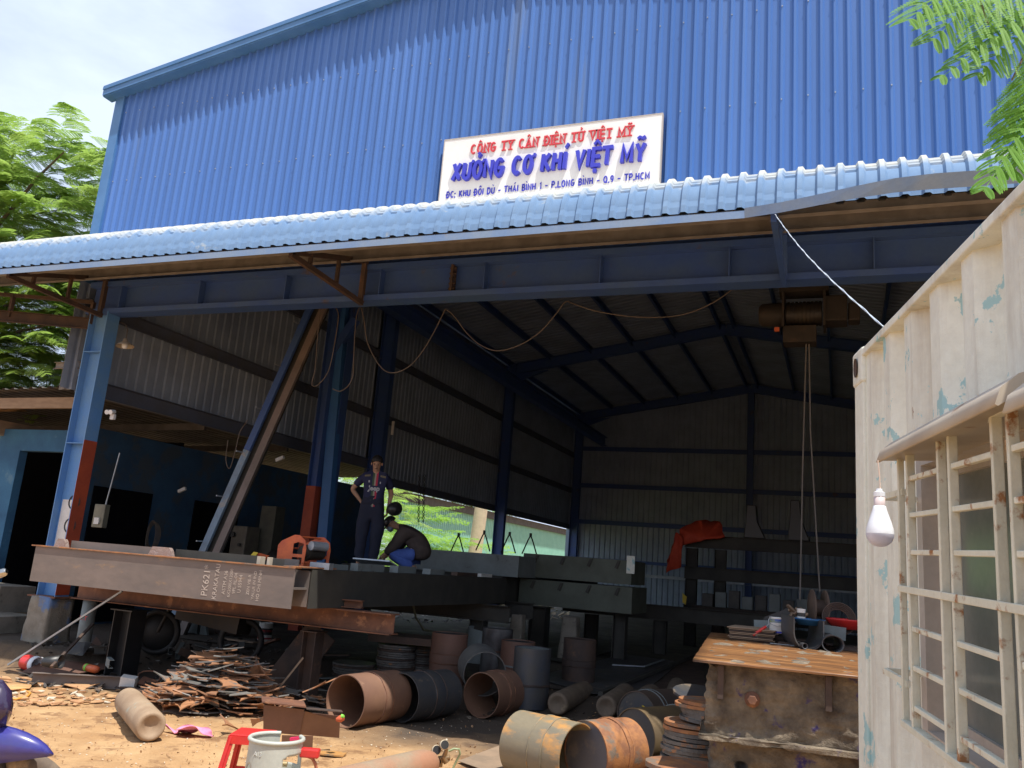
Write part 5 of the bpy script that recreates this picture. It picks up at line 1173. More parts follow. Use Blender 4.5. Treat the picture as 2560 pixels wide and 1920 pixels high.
spool('pipe_section', .50, .60, M('dim brown scale', (.11,.075,.055), (.08,.06,.05), sc=3, rough=.55), 'dim brown pipe section with a yellow tag behind the olive brown one', pg(1592, 1800, .25)+V((-.05,.2,0)), hd(24), closed=1, bands=((.3,.4),), matb=GREYP)
b = MB(); p_ = pd(1612, 1768, (pg(1592,1800,.25)-CAM).dot(fw)+.1); b.box(p_, (.06, .03, .006), Matrix.Rotation(.4, 3, 'Y')); lay('yellow_tag', b, YEL, 'small yellow tag lying on the dim brown pipe section', 'tag')
def stand(name, x, y, D, H, mat, label, bands, closed=2, tilt=(0,0,1), **k):
    p_ = pg(x, y, .0)
    # y is the bottom front edge
    hdv = V((p_.x, p_.y, 0)).normalized(); p_ = p_+hdv*D/2; p_.z = gz(p_.x, p_.y)+.003
    return spool(name, D, H, mat, label, p_, tilt, closed=closed, bands=bands, **k)
BB = M('blue black scale', (.045,.055,.075), (.07,.065,.06), (.15,.12,.09), sc=3, sc3=4, th3=.66, rough=.45)
stand('standing_pipe', 1322, 1774, .43, .66, BB, 'blue-black upright pipe drum with a bright rim beside the camera-facing brown section', ((.38,.40),), matb=RUSTD, matc=GREYP)
stand('standing_pipe', 1444, 1711, .44, .56, RUSTD, 'dark brown upright drum standing alone at the right with a faint blue band', ((.38,.52),), matc=RUSTD)
TANR = M('matte maroon scale', (.17,.085,.06), (.13,.07,.05), sc=3, rough=.65)
stand('standing_pipe', 1114, 1713, .46, .62, TANR, 'maroon upright drum behind the blue-black lying section', ((.42,.60),), matb=RUST)
stand('standing_pipe', 1288, 1716, .44, .52, TANR, 'pinkish brown upright drum behind the bright rimmed blue-black one', ((.4,.42),), matb=GREYP)
stand('standing_pipe', 1236, 1690, .42, .60, M('silver dark sheet', (.16,.16,.165), (.06,.05,.05), sc=3, rough=.4, metal=.3), 'silver topped upright drum furthest back beside the concrete pillar', ((.5,.52),), matb=RUST)
p_ = pg(1175, 1660); b = MB(); T = Matrix.Translation(p_+V((0,.2,.0))) @ Matrix.Rotation(R(8), 4, 'Y'); b.lathe([(.22,0),(.22,.5),(.213,.5),(.213,0),(.22,0)], 24, T, a0=R(150), a1=R(330)); lay('curved_plate', b, GREYP, 'grey-green curved plate standing right of the maroon drum', 'plate')

# gas cylinders ------------------------------------------------------
def cylinder(r_, L, mat, label, end, ax, group='old gas cylinders on the ground', valve=False):
    t = thing('gas_cylinder', end, label, 'gas cylinder', group, rot=axis_rot(ax))
    b = MB(); b.lathe([(.0005, .045), (r_*.35, .035), (r_*.62, .012), (r_*.80, .0), (r_*.93, .012), (r_, .05), (r_*1.0, L*.3), (r_, L*.8), (r_*.95, L*.88), (r_*.75, L*.94), (r_*.4, L*.98), (r_*.22, L), (r_*.2, L+.05), (.0005, L+.05)], 36)
    b.build('body', mat, t, local=True)
    b = MB(); b.lathe([(r_*.26, L), (r_*.26, L+.04), (.0005, L+.042)], 12); b.build('neck', OIL, t, local=True)
    return t
cylinder(.125, 1.42, CYL, 'big dusty tan gas cylinder with blue-green stains lying alone in the sun', pg(378, 1817, .125), (pg(301, 1731, .125)-pg(378, 1817, .125)).normalized())
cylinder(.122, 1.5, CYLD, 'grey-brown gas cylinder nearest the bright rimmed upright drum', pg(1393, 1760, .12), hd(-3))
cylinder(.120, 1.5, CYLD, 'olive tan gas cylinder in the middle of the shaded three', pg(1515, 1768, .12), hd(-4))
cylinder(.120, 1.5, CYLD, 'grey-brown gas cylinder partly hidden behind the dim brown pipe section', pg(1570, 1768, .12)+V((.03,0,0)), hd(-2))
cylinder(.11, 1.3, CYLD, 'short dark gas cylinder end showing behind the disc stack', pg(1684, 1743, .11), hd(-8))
e0 = pg(1096, 1902, .115); e1 = pg(925, 1945, .115); dv = (e1-e0).normalized()
c5 = cylinder(.115, 1.4, M('rusty sunlit cylinder', (.34,.17,.10), (.28,.22,.15), (.22,.26,.20), sc=2, sc3=3, rough=.7), 'rusty red and green gas cylinder at the bottom edge carrying the gauges', e0+dv*1.42, -dv)
rg = thing('gas_regulator', e0, 'brass gas regulator with two round gauges and green hose at the bottom edge', 'regulator')
dpR = (e0-CAM).dot(fw)
def rp_(x, y, d=0): return pd(x, y, dpR+d)
b = MB(); b.tube([rp_(1100, 1915), rp_(1103, 1902), rp_(1112, 1888), rp_(1117, 1872)], [.02,.016,.02,.012], 10); b.tube([rp_(1096,1897), rp_(1125,1893)], .02, 10); b.tube([rp_(1117,1905), rp_(1108,1890)], .028, 12); b.build('brass_body', M('dull brass', (.32,.22,.12), (.22,.14,.08), rough=.45, metal=.5), rg)
for (x, y) in ((1091, 1875), (1111, 1862)):
    c_ = rp_(x, y, -.02); T = Matrix.Translation(c_) @ axis_rot((CAM-c_).normalized()*.8+V((.3,0,.1))).to_matrix().to_4x4()
    b = MB(); b.lathe([(.0005,-.02),(.036,-.02),(.038,.0),(.036,.012),(.033,.014)], 24, T); o = b.build('gauge', M('cream gauge rim', (.55,.47,.34), (.4,.32,.22), sc=9, rough=.5), rg)
    b = MB(); b.lathe([(.0005,.013),(.033,.013)], 24, T); b.build('dial', BLACKP, o)
b = MB(); b.tube([rp_(1122,1878,.02), rp_(1135,1872,.02), rp_(1148,1873,.03), rp_(1150,1885,.04), rp_(1140,1905,.04), rp_(1128,1930,.02)], .009, 8); b.build('hose', M('green hose', (.30,.36,.20), (.25,.3,.17), rough=.5), rg)

ORD = 'lowest second third fourth fifth sixth seventh eighth ninth tenth eleventh twelfth thirteenth fourteenth fifteenth sixteenth seventeenth eighteenth nineteenth twentieth twenty-first twenty-second'.split()
# disc stacks ---------------------------------------------------------
dproto = None; dn = 0
def disc(loc, r_, th, rot, mat, label, group):
    global dproto, dn
    b = MB(); n_ = 40; ph = random.random()*6
    vs = []
    for (rr, z) in ((.0005,0),(r_,0),(r_,th),(.0005,th)):
        for k in range(n_):
            a = 2*math.pi*k/n_; q = rr*(1+.012*math.sin(5*a+ph)+.006*math.sin(17*a+ph)) if rr > .01 else rr; vs.append((q*math.cos(a), q*math.sin(a), z))
    fs = [(i*n_+k, i*n_+(k+1) % n_, (i+1)*n_+(k+1) % n_, (i+1)*n_+k) for i in range(3) for k in range(n_)]
    b.add(vs, fs); o = b.build('steel_disc', mat, None); o.location = loc; o.rotation_euler = rot; return tag(o, label, 'disc', group)
def pyv(x, y, Y): return py(x, y, Y)
YS = 6.55; GRP = 'flame cut discs stacked beside the counterweight'
pxm = 6.9/F   # metres per source pixel there
tiers = [(1650, 1905, 4, RUSTO), (1612, 1882, 3, RUSTO), (1640, 1862, 4, DISC), (1643, 1846, 4, DISC), (1648, 1831, 3, DISC), (1650, 1818, 2, DISC), (1653, 1806, 2, DISC), (1656, 1797, 2, RUSTO)]
levels = []; z = .03; y_ = 1912
discs = []
# lower column from floor to y=1797, upper column to y=1750
zlow = .0; ztop = py(1700, 1797, YS).z; zt2 = py(1730, 1753, YS).z
n1 = 22
for k in range(n1):
    zz = .03+(ztop-.03)*k/n1; f_ = k/n1
    xl = 1612 if 2 <= k <= 4 else (1638+20*f_+random.uniform(-4, 4)); 
    c_ = py(xl, 1850, YS); r_ = .235+random.uniform(-.006,.006)
    d_ = disc((c_.x+r_+.01, YS, zz), r_, .024, (random.uniform(-.02,.02), random.uniform(-.02,.02), random.random()*6), RUSTO if k in (4, n1-1, n1-2) else DISC, ORD[k]+' flame cut disc, counted up the wide lower tier beside the counterweight box', GRP)
n2 = 7
for k in range(n2):
    zz = ztop+.012+(zt2-ztop)*k/n2; xl = 1700+random.uniform(-4, 4) if k < n2-2 else (1683 if k == n2-2 else 1692)
    c_ = py(xl, 1780, YS); r_ = .235
    disc((c_.x+r_+.01, YS+.02, zz), r_, .022, (random.uniform(-.02,.02), random.uniform(-.03,.03), random.random()*6), RUSTO if k >= n2-2 else DISC, ORD[k]+' flame cut disc of the upper tier beside the counterweight box' if k < n2-1 else 'bright orange disc crowning the stack beside the counterweight box', GRP)
c_ = py(1740, 1915, 5.85); disc((c_.x-.02, 5.85, py(1700, 1915, 5.85).z-.02), .30, .03, (.0, .05, 1), RUSTO, 'large orange topped disc leaning lowest in front of the stack at the frame bottom', GRP)
c_ = py(1760, 1735, 7.6); disc((c_.x, 7.6, c_.z-.02), .26, .02, (R(8), R(6), 0), MILL, 'lone dark disc lying above and behind the orange topped stack', GRP)
b = MB(); b.box((c_.x+.05, 7.62, c_.z/2-.02), (.3, .3, c_.z-.05)); lay('drum_block', b, RUSTD, 'dark block carrying the lone dark disc behind the stack', 'block')
# dark disc piles under the platform right of centre
for (xc, yb_, n_, lb, D_) in ((885, 1690, 6, 'low pile left of the tall dark disc piles', .56), (985, 1695, 15, 'tall dark disc pile under the dark plate', .50), (1050, 1690, 13, 'second tall dark disc pile beside the maroon drum', .44)):
    p_ = pg(xc, yb_); q = V((p_.x, p_.y, 0)).normalized(); p_ = p_+q*D_/2
    for k in range(n_):
        disc((p_.x+random.uniform(-.012,.012), p_.y+random.uniform(-.012,.012), gz(p_.x, p_.y)+.004+.027*k), D_/2, .022, (0,0,random.random()*6), DISC if k % 4 else RUSTD, ORD[k]+' dark disc counted up the '+lb, lb)
p_ = pg(985, 1695)+V((-.05, .3, .46)); b = MB(); b.box(p_, (.85, .6, .09), Matrix.Rotation(.25, 3, 'Z')); lay('dark_slab', b, RUSTD, 'dark thick plate resting over the tall disc piles', 'plate', bevel=.004)

# ---------------------------------------------------------------- offcut heap
def offcut_mesh(kind):
    s = .15; pts = []
    if kind == 0: cor = [(-s,-s),(s,-s),(s,s),(-s,s)]
    elif kind == 1: cor = [(-s*1.15,-s*.5),(s*1.1,-s*.55),(s*.1,s*.9)]
    elif kind == 2: cor = [(-s*1.3,-s*.25),(s*1.3,-s*.3),(s*1.25,s*.25),(-s*1.2,s*.3)]
    else: cor = [(-s*.9,-s*.8),(s,-s*.7),(s*.8,s*.8),(-s*.8,s*.9)]
    n_ = len(cor); bow = [.38, .30, .10, .30][kind]
    for i in range(n_):
        a = V((*cor[i], 0)); c = V((*cor[(i+1) % n_], 0)); mid = (a+c)/2; inn = (-mid).normalized()*(c-a).length*bow*.6
        if kind == 2 and i % 2: inn = V((0,0,0))
        for k in range(7):
            t = k/7; pts.append(a.lerp(c, t)+inn*4*t*(1-t)*(1+.05*math.sin(k*9+i)))
    cen = sum(pts, V((0,0,0)))/len(pts); m_ = len(pts); vs = []
    for z in (0, .011):
        vs += [V((p.x, p.y, z+.42*(p.x**2)*(.8 if kind != 2 else .3)+.12*p.y*p.x)) for p in pts]
    vs += [cen+V((0,0,0)), cen+V((0,0,.011))]
    fs = [(k, (k+1) % m_, 2*m_) for k in range(m_)]+[(m_+k, m_+(k+1) % m_, 2*m_+1) for k in range(m_)]+[(k, (k+1) % m_, m_+(k+1) % m_, m_+k) for k in range(m_)]
    b = MB(); b.add(vs, fs); return b
OFC = M('orange flame cut plate', (.38,.18,.085), (.26,.13,.07), (.13,.12,.11), sc=4, sc3=6, th3=.6, rough=.6, bump=.1)
OFD = M('grey flame cut plate', (.20,.19,.17), (.13,.125,.12), (.34,.16,.07), sc=5, sc3=5, th3=.60, rough=.55, bump=.1)
protos = [offcut_mesh(k).build('plate_offcut', mt, None) for k in range(4) for mt in (OFC, OFD)]
hc_ = pg(545, 1774); hdep = V((hc_.x, hc_.y, 0)).normalized(); hx_ = V((hdep.y, -hdep.x, 0))
rr = random.Random(5); used = 0
LBH = 'curved sided plate offcut in the big heap behind the tan gas cylinder'; GH = 'flame cut plate offcuts in the heap'
def place(pt, rot, label, group, s=1):
    global used
    if used < 8: o = protos[used]
    else:
        o = protos[rr.choice([0,0,1,2,2,3,4,5,6,6,7])].copy(); col.objects.link(o)
    used += 1; o.location = pt; o.rotation_euler = rot; o.scale = (s, s, 1); return tag(o, label, 'steel offcut', group)
for i in range(235):
    a = rr.uniform(0, 2*math.pi); q = rr.random()**.6; u = q*math.cos(a); v = q*math.sin(a)
    H = .56*max(0, 1-(abs(u)**1.5))*(1-.75*max(0,-v)**1.5)
    P_ = hc_+hx_*u*.68+hdep*(v*.50+.1); z = max(.012, H*(rr.uniform(.6, 1.0) if rr.random() < .5 else rr.random()))
    P_.z = z; tl = .10 if rr.random() < .9 else .45
    place(P_, (rr.gauss(0, tl)+.14, rr.gauss(0, tl)*.7+u*.25, rr.uniform(0, 6.28)), LBH, GH, rr.uniform(.85, 1.3))
hc2 = pg(745, 1770)
for i in range(26):
    P_ = hc2+V((rr.uniform(-.32,.30), rr.uniform(-.2,.35), 0)); P_.z = rr.uniform(.02, .18)
    place(P_, (rr.gauss(0,.2), rr.gauss(0,.2), rr.uniform(0,6.28)), 'curved sided plate offcut in the small heap left of the open pipe mouth', 'flame cut plate offcuts in the small heap', rr.uniform(.7, 1))
for k, (x, y, tl, lb) in enumerate([(500, 1668, .5, 'pointed orange offcut sticking up on the very top of the heap'), (570, 1812, .25, 'big four pointed orange offcut at the front foot of the heap'), (650, 1800, 1.0, 'tall curved orange offcut standing against the rusty box piece'), (722, 1758, .3, 'four pointed orange offcut on top of the rusty box piece'), (800, 1715, .1, 'flat orange offcut just left of the open pipe mouth')]):
    dd_ = [8.9, 7.6, 7.65, 7.85, 8.5][k]; P_ = pd(x, y, dd_); place(P_, (.5 if k != 2 else 1.2, .3 if k != 4 else 0, k*1.1+.5), lb, None, 1.15 if k == 1 else .9)
for nm_ in (): pass
# rusty box piece (I stub with gusset)
bx = thing('welded_stub', pg(700, 1835), 'rusty brown welded I-stub with a tapering side plate in front of the offcut heap', 'steel piece')
D0 = 7.05
def bpp(x, y, d=0): return pd(x, y, D0+d)
b = MB(); b.prism([bpp(659,1762), bpp(761,1774), bpp(748,1838,.02), bpp(658,1830,.02)], hdep*.012); b.build('web', RUSTD if 0 else TANR, bx)
b = MB(); tp = [bpp(655,1757,-.08), bpp(765,1770,-.08)]; q_ = hdep*.28; b.prism([tp[0], tp[1], tp[1]+q_, tp[0]+q_], (0,0,.010)); b.build('flange', RUST, bx)
b = MB(); b.prism([bpp(763,1778,.02), bpp(850,1802,.1), bpp(848,1845,.12), bpp(742,1836,.03)], hdep*.012); b.build('gusset', TAN, bx)
b = MB(); b.prism([bpp(660,1770,.25), bpp(850,1790,.35), bpp(848,1835,.37), bpp(658,1826,.27)], hdep*.012); b.build('web', TANR, bx)
b = MB(); b.bar(bpp(765,1771,.0), bpp(855,1778,.1), .09, .006); lay('thin_bar', b, RUSTD, 'thin brown bar lying across the welded stub toward the pipe mouth', 'bar')
p_ = bpp(851, 1797, -.05); b = MB(); b.tube([p_+V((-.035,0,-.01)), p_, p_+V((.02,.02,.01))], [.015,.03,.022], 10); lay('orange_toy_ball', b, ORA, 'small orange and green plastic lump at the mouth of the open pipe', 'lump')
b = MB(); b.tube([p_+V((.012,.0,.02)), p_+V((.03,.0,.025))], [.02,.012], 8); b.build('green_cap', M('lime plastic', (.25,.65,.08), rough=.5), bpy.data.objects['orange_toy_ball'])
b = MB(); b.prism([pd(705,1838,6.3), pd(783,1840,6.3), pd(781,1874,6.3), pd(703,1872,6.3)], hdep*.01); lay('brown_plate', b, TAN, 'small brown plate standing behind the pale gas bottle collar', 'plate')
b = MB(); P_ = pg(830, 1890); b.box(P_+V((0,0,.02)), (.22,.14,.012), Matrix.Rotation(.3,3,'Z')); lay('plate_scrap', b, MILLY, 'small grey plate with a yellow edge lying right of the pale gas bottle', 'plate')
# ground sheet under the orange spool
b = MB(); P_ = [pg(1145,1905,.012), pg(1260,1862,.012), pg(1330,1872,.012), pg(1370,1905,.012), pg(1230,1935,.012)]; b.prism([V((p.x,p.y,.018)) for p in P_], (0,0,.004)); lay('ground_plate', b, M('sandy plate', (.30,.21,.14), (.22,.16,.11), sc=4, rough=.8), 'flat sandy steel plate on the ground beside the gauges', 'plate')
# steel plates on workshop floor
for i, (pp, lb, mt) in enumerate([([(1330,1700),(1560,1640),(1700,1660),(1600,1745),(1480,1740)], 'large flat plate lying on the floor behind the shaded cylinders', MILL), ([(1620,1745),(1700,1660),(1760,1640),(1760,1745)], 'brown floor plate beside the counterweight box', RUSTD), ([(1300,1640),(1480,1600),(1560,1625),(1420,1665)], 'dark floor plate beyond the upright drums', DARKB), ([(60,1640),(240,1600),(300,1640),(150,1700)], 'long dusty plate on the ground behind the red jug', TANR)]):
    b = MB(); P_ = [pg(*q) for q in pp]; b.prism([V((p.x, p.y, gz(p.x, p.y)+.028+.003*i)) for p in P_], (0,0,.008)); lay('floor_plate', b, mt, lb, 'plate')
b = MB(); q0 = pg(1500, 1752); q1 = pg(1730, 1652); b.bar(q0+V((0,0,.08)), q1+V((0,0,.08)), .06, .05); lay('floor_rail', b, DARKB, 'dark rail running along the floor toward the counterweight box', 'rail')
b = MB(); q0 = pg(1530, 1672); q1 = pg(1610, 1676); q2 = pg(1660,1658); b.bar(q0+V((0,0,.06)), q1+V((0,0,.06)), .03, .02); b.bar(q1+V((0,0,.06)), q2+V((0,0,.06)), .03, .02); lay('angle_strip', b, GALV, 'light edged strip lying on the large floor plate', 'strip')

# jug, cans, bucket ----------------------------------------------------
j0 = pg(62, 1655, .085); ax = (pg(112, 1668, .08)-pg(66, 1658, .08)).normalized(); jg = thing('drink_jug', j0, 'red plastic drink jug with a white rim lying open on its side', 'jug', rot=axis_rot(ax))
jr = 18.5*(j0-CAM).dot(fw)/F; JL = jr*3.1
b = MB(); b.lathe([(.0005,0),(jr*.8,0),(jr*.95,jr*.12),(jr,jr*.5),(jr,JL*.72)], 30); b.build('body', REDP, jg, local=True)
b = MB(); b.lathe([(jr*1.0,JL*.72),(jr*1.06,JL*.74),(jr*1.02,JL*.8),(jr*1.04,JL),(jr*.9,JL),(jr*.88,JL*.1)], 30); b.build('rim', WHITEP, jg, local=True)
b = MB(); T = Matrix.Translation(pg(110,1655,.07)) @ axis_rot((1,.3,.1)).to_matrix().to_4x4(); b.lathe([(.05,0),(.075,.2),(.07,.2),(.045,0)], 20, T); lay('black_bucket', b, BLACKP, 'small black bucket on its side behind the red jug', 'bucket')
p_ = pg(660, 1604); dq = (p_-CAM).dot(fw)/F
can('thinner_can', p_, 17*dq, 46*dq, 'upright solvent can with white, black and red bands under the front deck', WHITE, [(.38,.72,BLACKP),(.52,.64,REDP),(.15,.24,M('can mark', (.5,.05,.05), rough=.5))], handle=False)
p_ = pg(704, 1728, .02); dq = (p_-CAM).dot(fw)/F
c2_ = can('paint_bucket', p_, 23*dq, 40*dq, 'tilted white paint bucket with black drips and a purple lettered band beside the offcut heap', WHITE, [(.08,.42,M('purple band', (.10,.06,.20), (.08,.05,.16), rough=.5)),(.80,.97,BLACKP)], rot=(R(-8), R(-12), 0))
rb_ = 23*dq; hb_ = 40*dq
def wraptext(txt, size, z, r_, a0, mat, parent):
    cu = bpy.data.curves.new('t', 'FONT'); cu.body = txt; cu.size = size; cu.align_x = 'CENTER'; cu.extrude = .0006; cu.resolution_u = 2; o = bpy.data.objects.new('t', cu); col.objects.link(o)
    dg = bpy.context.evaluated_depsgraph_get(); dg.update(); me = bpy.data.meshes.new_from_object(o.evaluated_get(dg)); bpy.data.objects.remove(o)
    b = MB(); b.norecalc = True; b.f = [tuple(p.vertices) for p in me.polygons]; b.sm = [False]*len(b.f)
    b.v = [((r_+.0008+v.co.z)*math.cos(a0+v.co.x/r_), (r_+.0008+v.co.z)*math.sin(a0+v.co.x/r_), z+v.co.y) for v in me.vertices]
    return b.build('lettering', mat, parent, local=True)
wraptext('THE HERMO', hb_*.19, hb_*.18, rb_*1.01, R(-62), M('orange letters', (.65,.25,.08), rough=.5), c2_)
for k in range(14):
    a = R(-150+k*13); b = MB(); ln_ = rr.uniform(.15,.45)*hb_; T = Matrix.Rotation(a, 4, 'Z'); x_ = rb_*1.008
    b.add([T @ V((x_, -.006, hb_*.9)), T @ V((x_, .006, hb_*.9)), T @ V((x_, .001, hb_*.9-ln_)), T @ V((x_, -.002, hb_*.9-ln_))], [(0,1,2,3)]); b.build('drip', BLACKP, c2_, local=True)

# pink rag + litter
P_ = pg(465, 1838); pts = [P_+V((.26*math.cos(a)*(1+.25*math.sin(3*a)), .12*math.sin(a)*(1+.2*math.cos(4*a)), .05)) for a in [k*.5236 for k in range(12)]]
cloth(pts, 'pink_rag', PINK, 'crumpled pink rag on the sand in front of the offcut heap', 'rag', .006, 3, 4, .10)
def scraps(name, region, n_, sizes, mat, label, seed, zoff=.006, tilt=.35, keep=None):
    r_ = random.Random(seed); b = MB()
    for i in range(n_):
        x = r_.uniform(region[0], region[2]); y = r_.uniform(region[1], region[3]); P_ = pg(x, y)
        if keep and not keep(P_): continue
        s = r_.uniform(*sizes); k = r_.randint(3, 6); a0 = r_.random()*6; rot = Euler((r_.gauss(0,tilt), r_.gauss(0,tilt), a0)).to_matrix(); el = r_.uniform(.3, 1)
        poly = [rot @ V((s*math.cos(6.283*j/k)*r_.uniform(.6,1.1), s*el*math.sin(6.283*j/k)*r_.uniform(.6,1.1), r_.uniform(-.1,.1)*s)) for j in range(k)]
        zmin = min(p.z for p in poly); zz = gn(P_.x, P_.y)+zoff-zmin*.7
        b.prism([V((P_.x, P_.y, zz))+p for p in poly], rot @ V((0,0,max(.0015, s*r_.uniform(.03,.2)))))
    return tag(b.build(name, mat, None), label, 'litter', kind='stuff')
scraps('sand_chips', (0, 1720, 1300, 1960), 700, (.003, .013), PAPER, 'pale chips and crumbs scattered on the sandy yard', 1)
scraps('earth_crumbs', (0, 1700, 1500, 1960), 1100, (.004, .017), M('earth clods', (.40,.24,.125), (.31,.18,.09), rough=.95), 'small brown clods and crumbs scattered over the yard', 2, tilt=.8)
scraps('dark_scrap', (60, 1600, 700, 1720), 520, (.015, .075), M('dark scrap metal', (.06,.05,.045), (.04,.035,.03), (.16,.10,.06), sc=8, sc3=6, rough=.8), 'dark metal scrap and rubbish strewn under the front deck', 3)
scraps('pale_scrap', (60, 1610, 760, 1715), 110, (.01, .05), M('pale scrap', (.34,.33,.30), (.25,.24,.22), rough=.6), 'pale bits of plastic and metal strewn under the front deck', 4)
scraps('cardboard_litter', (0, 1690, 330, 1765), 150, (.02, .10), CARD, 'orange brown cardboard shreds littering the yard edge at the left', 5, tilt=.12)
scraps('paper_litter', (0, 1685, 420, 1760), 110, (.015, .07), PAPER, 'cream paper and leaf litter along the yard edge at the left', 6, tilt=.15)
scraps('floor_scrap', (760, 1600, 1700, 1800), 600, (.008, .035), M('floor scrap', (.09,.075,.06), (.06,.05,.04), (.24,.2,.15), sc=9, sc3=5, rough=.8), 'small scrap and grit scattered on the shaded workshop floor', 7)
scraps('bright_rubble', (960, 1490, 1230, 1560), 240, (.03, .10), M('bright rubble', (.50,.49,.46), (.36,.35,.33), rough=.7), 'white and grey rubble lying beyond the deck toward the open side', 8)
scraps('sunlit_rubbish', (1310, 1505, 1420, 1550), 60, (.05, .2), M('sunlit rubbish', (.55,.42,.30), (.4,.3,.2), rough=.8), 'sunlit rubbish glimpsed between the pillars under the olive modules', 9)
cloth([pg(x, y, .03) for x, y in ((155,1698),(180,1688),(215,1690),(250,1694),(262,1712),(215,1716),(165,1714))], 'brown_sack', CARD, 'flattened brown sack against the rusty ground channel', 'sack', .01, 8, 3, .04)
cloth([pg(x, y, .02) for x, y in ((2,1715),(35,1706),(80,1712),(75,1722),(30,1726),(2,1724))], 'cardboard_sheet', M('orange card', (.58,.33,.14), (.5,.28,.12), rough=.9), 'flat orange cardboard sheet at the left edge of the yard', 'cardboard', .006, 9, 3, .02)
b = MB(); b.tube([pg(0,1744,.012), pg(40,1748,.012), pg(68,1741,.012), pg(76,1733,.012), pg(62,1726,.012), pg(20,1724,.012), pg(-10,1722,.012)], .011, 8); lay('orange_hose', b, YELPIPE, 'orange hose looping on the ground at the left edge', 'hose')
b = MB(); T = Matrix.Translation(pg(213,1668,.045)) @ axis_rot((1,-.15,0)).to_matrix().to_4x4(); b.lathe([(.001,0),(.04,.005),(.042,.20),(.03,.23),(.001,.235)], 16, T); o = lay('drink_can', b, ORA, 'orange and green drink can lying in the scrap behind the ground channel', 'can')
b = MB(); b.lathe([(.0425,.02),(.0425,.06)], 16, T); b.build('green_band', M('lime plastic', (.25,.65,.08)), o)
b = MB(); P_ = pg(318, 1725); b.box(P_+V((0,.0,.09)), (.16,.10,.11), Euler((.2,.1,.5)).to_matrix()); lay('white_carton', b, WHITE, 'open pale carton propped behind the tan gas cylinder', 'carton')
b = MB(); P_ = pg(372,1700,.08); pts = [P_+V((.14*math.cos(a), .05*math.sin(2*a), .1*math.sin(a))) for a in [k*.4 for k in range(14)]]; b.tube(pts, .008, 5); b.box(P_+V((0,0,-.03)), (.2,.12,.02), Euler((.6,.2,.3)).to_matrix()); lay('bent_strap', b, RUST, 'bent orange strap metal left of the offcut heap', 'strap')
b = MB(); P_ = pg(1170, 1505, .1); b.box(py(1143,1520,13.0)+V((0,0,0)), (.24, .16, .13)); lay('yellow_machine', b, YEL, 'small orange-yellow machine case among the rubble beyond the deck', 'case', bevel=.03)
b = MB(); pts = [pz(1010,1418,ZT+.02), py(1020,1430,10.6), py(1024,1455,10.6), py(1030,1500,10.6), py(1040,1545,10.8), py(1060,1575,11), py(1085,1580,11.2)]; b.tube([V(p) for p in pts], .014, 8); lay('welding_hose', b, M('dull green hose', (.16,.15,.09), (.12,.11,.07), rough=.6), 'olive hose hanging from the deck edge below the crouching worker', 'hose')
P_ = pg(500, 1590); b = MB(); b.box(P_+V((-.35,.2,.16)), (.3,.1,.3)); b.prism([P_+V((-.1,.1,0)), P_+V((.05,.1,0)), P_+V((-.12,.1,.45))], (0,.05,0)); lay('grey_bracket', b, GREYP, 'grey steel bracket standing under the deck left of the solvent can', 'bracket')
b = MB(); b.tube([P_+V((.1,.3,.16)), P_+V((.42,.35,.16))], .14, 20); b.tube([P_+V((.5,.35,.16)), P_+V((.62,.36,.16))], .1, 16); lay('old_motor', b, RUSTD, 'old cylindrical motor standing under the deck behind the grey bracket', 'motor')
# parked motorbike wheel seen under the deck
b = MB(); P_ = pg(305, 1585, .27)+V((0,.6,0)); T = Matrix.Translation(P_) @ axis_rot((.4,-.9,0)).to_matrix().to_4x4(); b.lathe([(.27,-.04),(.29,0),(.27,.04),(.22,.03),(.22,-.03),(.27,-.04)], 36, T)
b.lathe([(.02,-.01),(.225,-.012),(.225,.012),(.02,.01)], 30, T); mbk = thing('parked_motorbike', P_, 'dark motorbike half hidden under the left end of the deck', 'motorbike'); b.build('wheel', BLACK, mbk)
b = MB(); b.tube([P_, P_+V((.15,.05,.45)), P_+V((.25,.05,.62))], .025, 8); b.box(P_+V((.75,.1,.25)), (1.0,.22,.22), Euler((0,.1,0)).to_matrix()); b.build('frame', OIL, mbk); b = MB(); b.lathe([(.27,-.04),(.29,0),(.27,.04),(.22,.03),(.22,-.03),(.27,-.04)], 36, Matrix.Translation((1.2,.15,0)) @ T); b.build('wheel', BLACK, mbk)

# ---------------------------------------------------------------- stool, gas bottle, scooter
SD = 5.85
sc0 = pd(634, 1840, SD); sv = V((rt.x, rt.y, 0)).normalized(); sf = V((-sv.y, sv.x, 0)); sw_ = 47*SD/F
stl = thing('plastic_stool', V((sc0.x, sc0.y, 0)), 'low red plastic stool standing behind the pale gas bottle', 'stool')
ST = Matrix((sv, sf, V((0,0,1)))).transposed(); zs = sc0.z+.02
b = MB(); b.box(V((sc0.x, sc0.y, zs)), (sw_*2, sw_*1.9, .014), ST); b.build('seat', REDP, stl, bevel=.006)
b = MB()
for s in (-1, 1):
    b = MB(); b.box(V((sc0.x, sc0.y, zs-.03))+sf*s*sw_*.95, (sw_*2.06, .008, .05), ST); b.build('apron', REDP, stl)
    b = MB(); b.box(V((sc0.x, sc0.y, zs-.03))+sv*s*sw_*1.02, (.008, sw_*1.9, .05), ST); b.build('apron', REDP, stl)
    b = MB(); b.box(V((sc0.x, sc0.y, .12))+sf*s*sw_*1.12, (sw_*2.1, .008, .03), ST); b.build('foot_rail', REDP, stl)
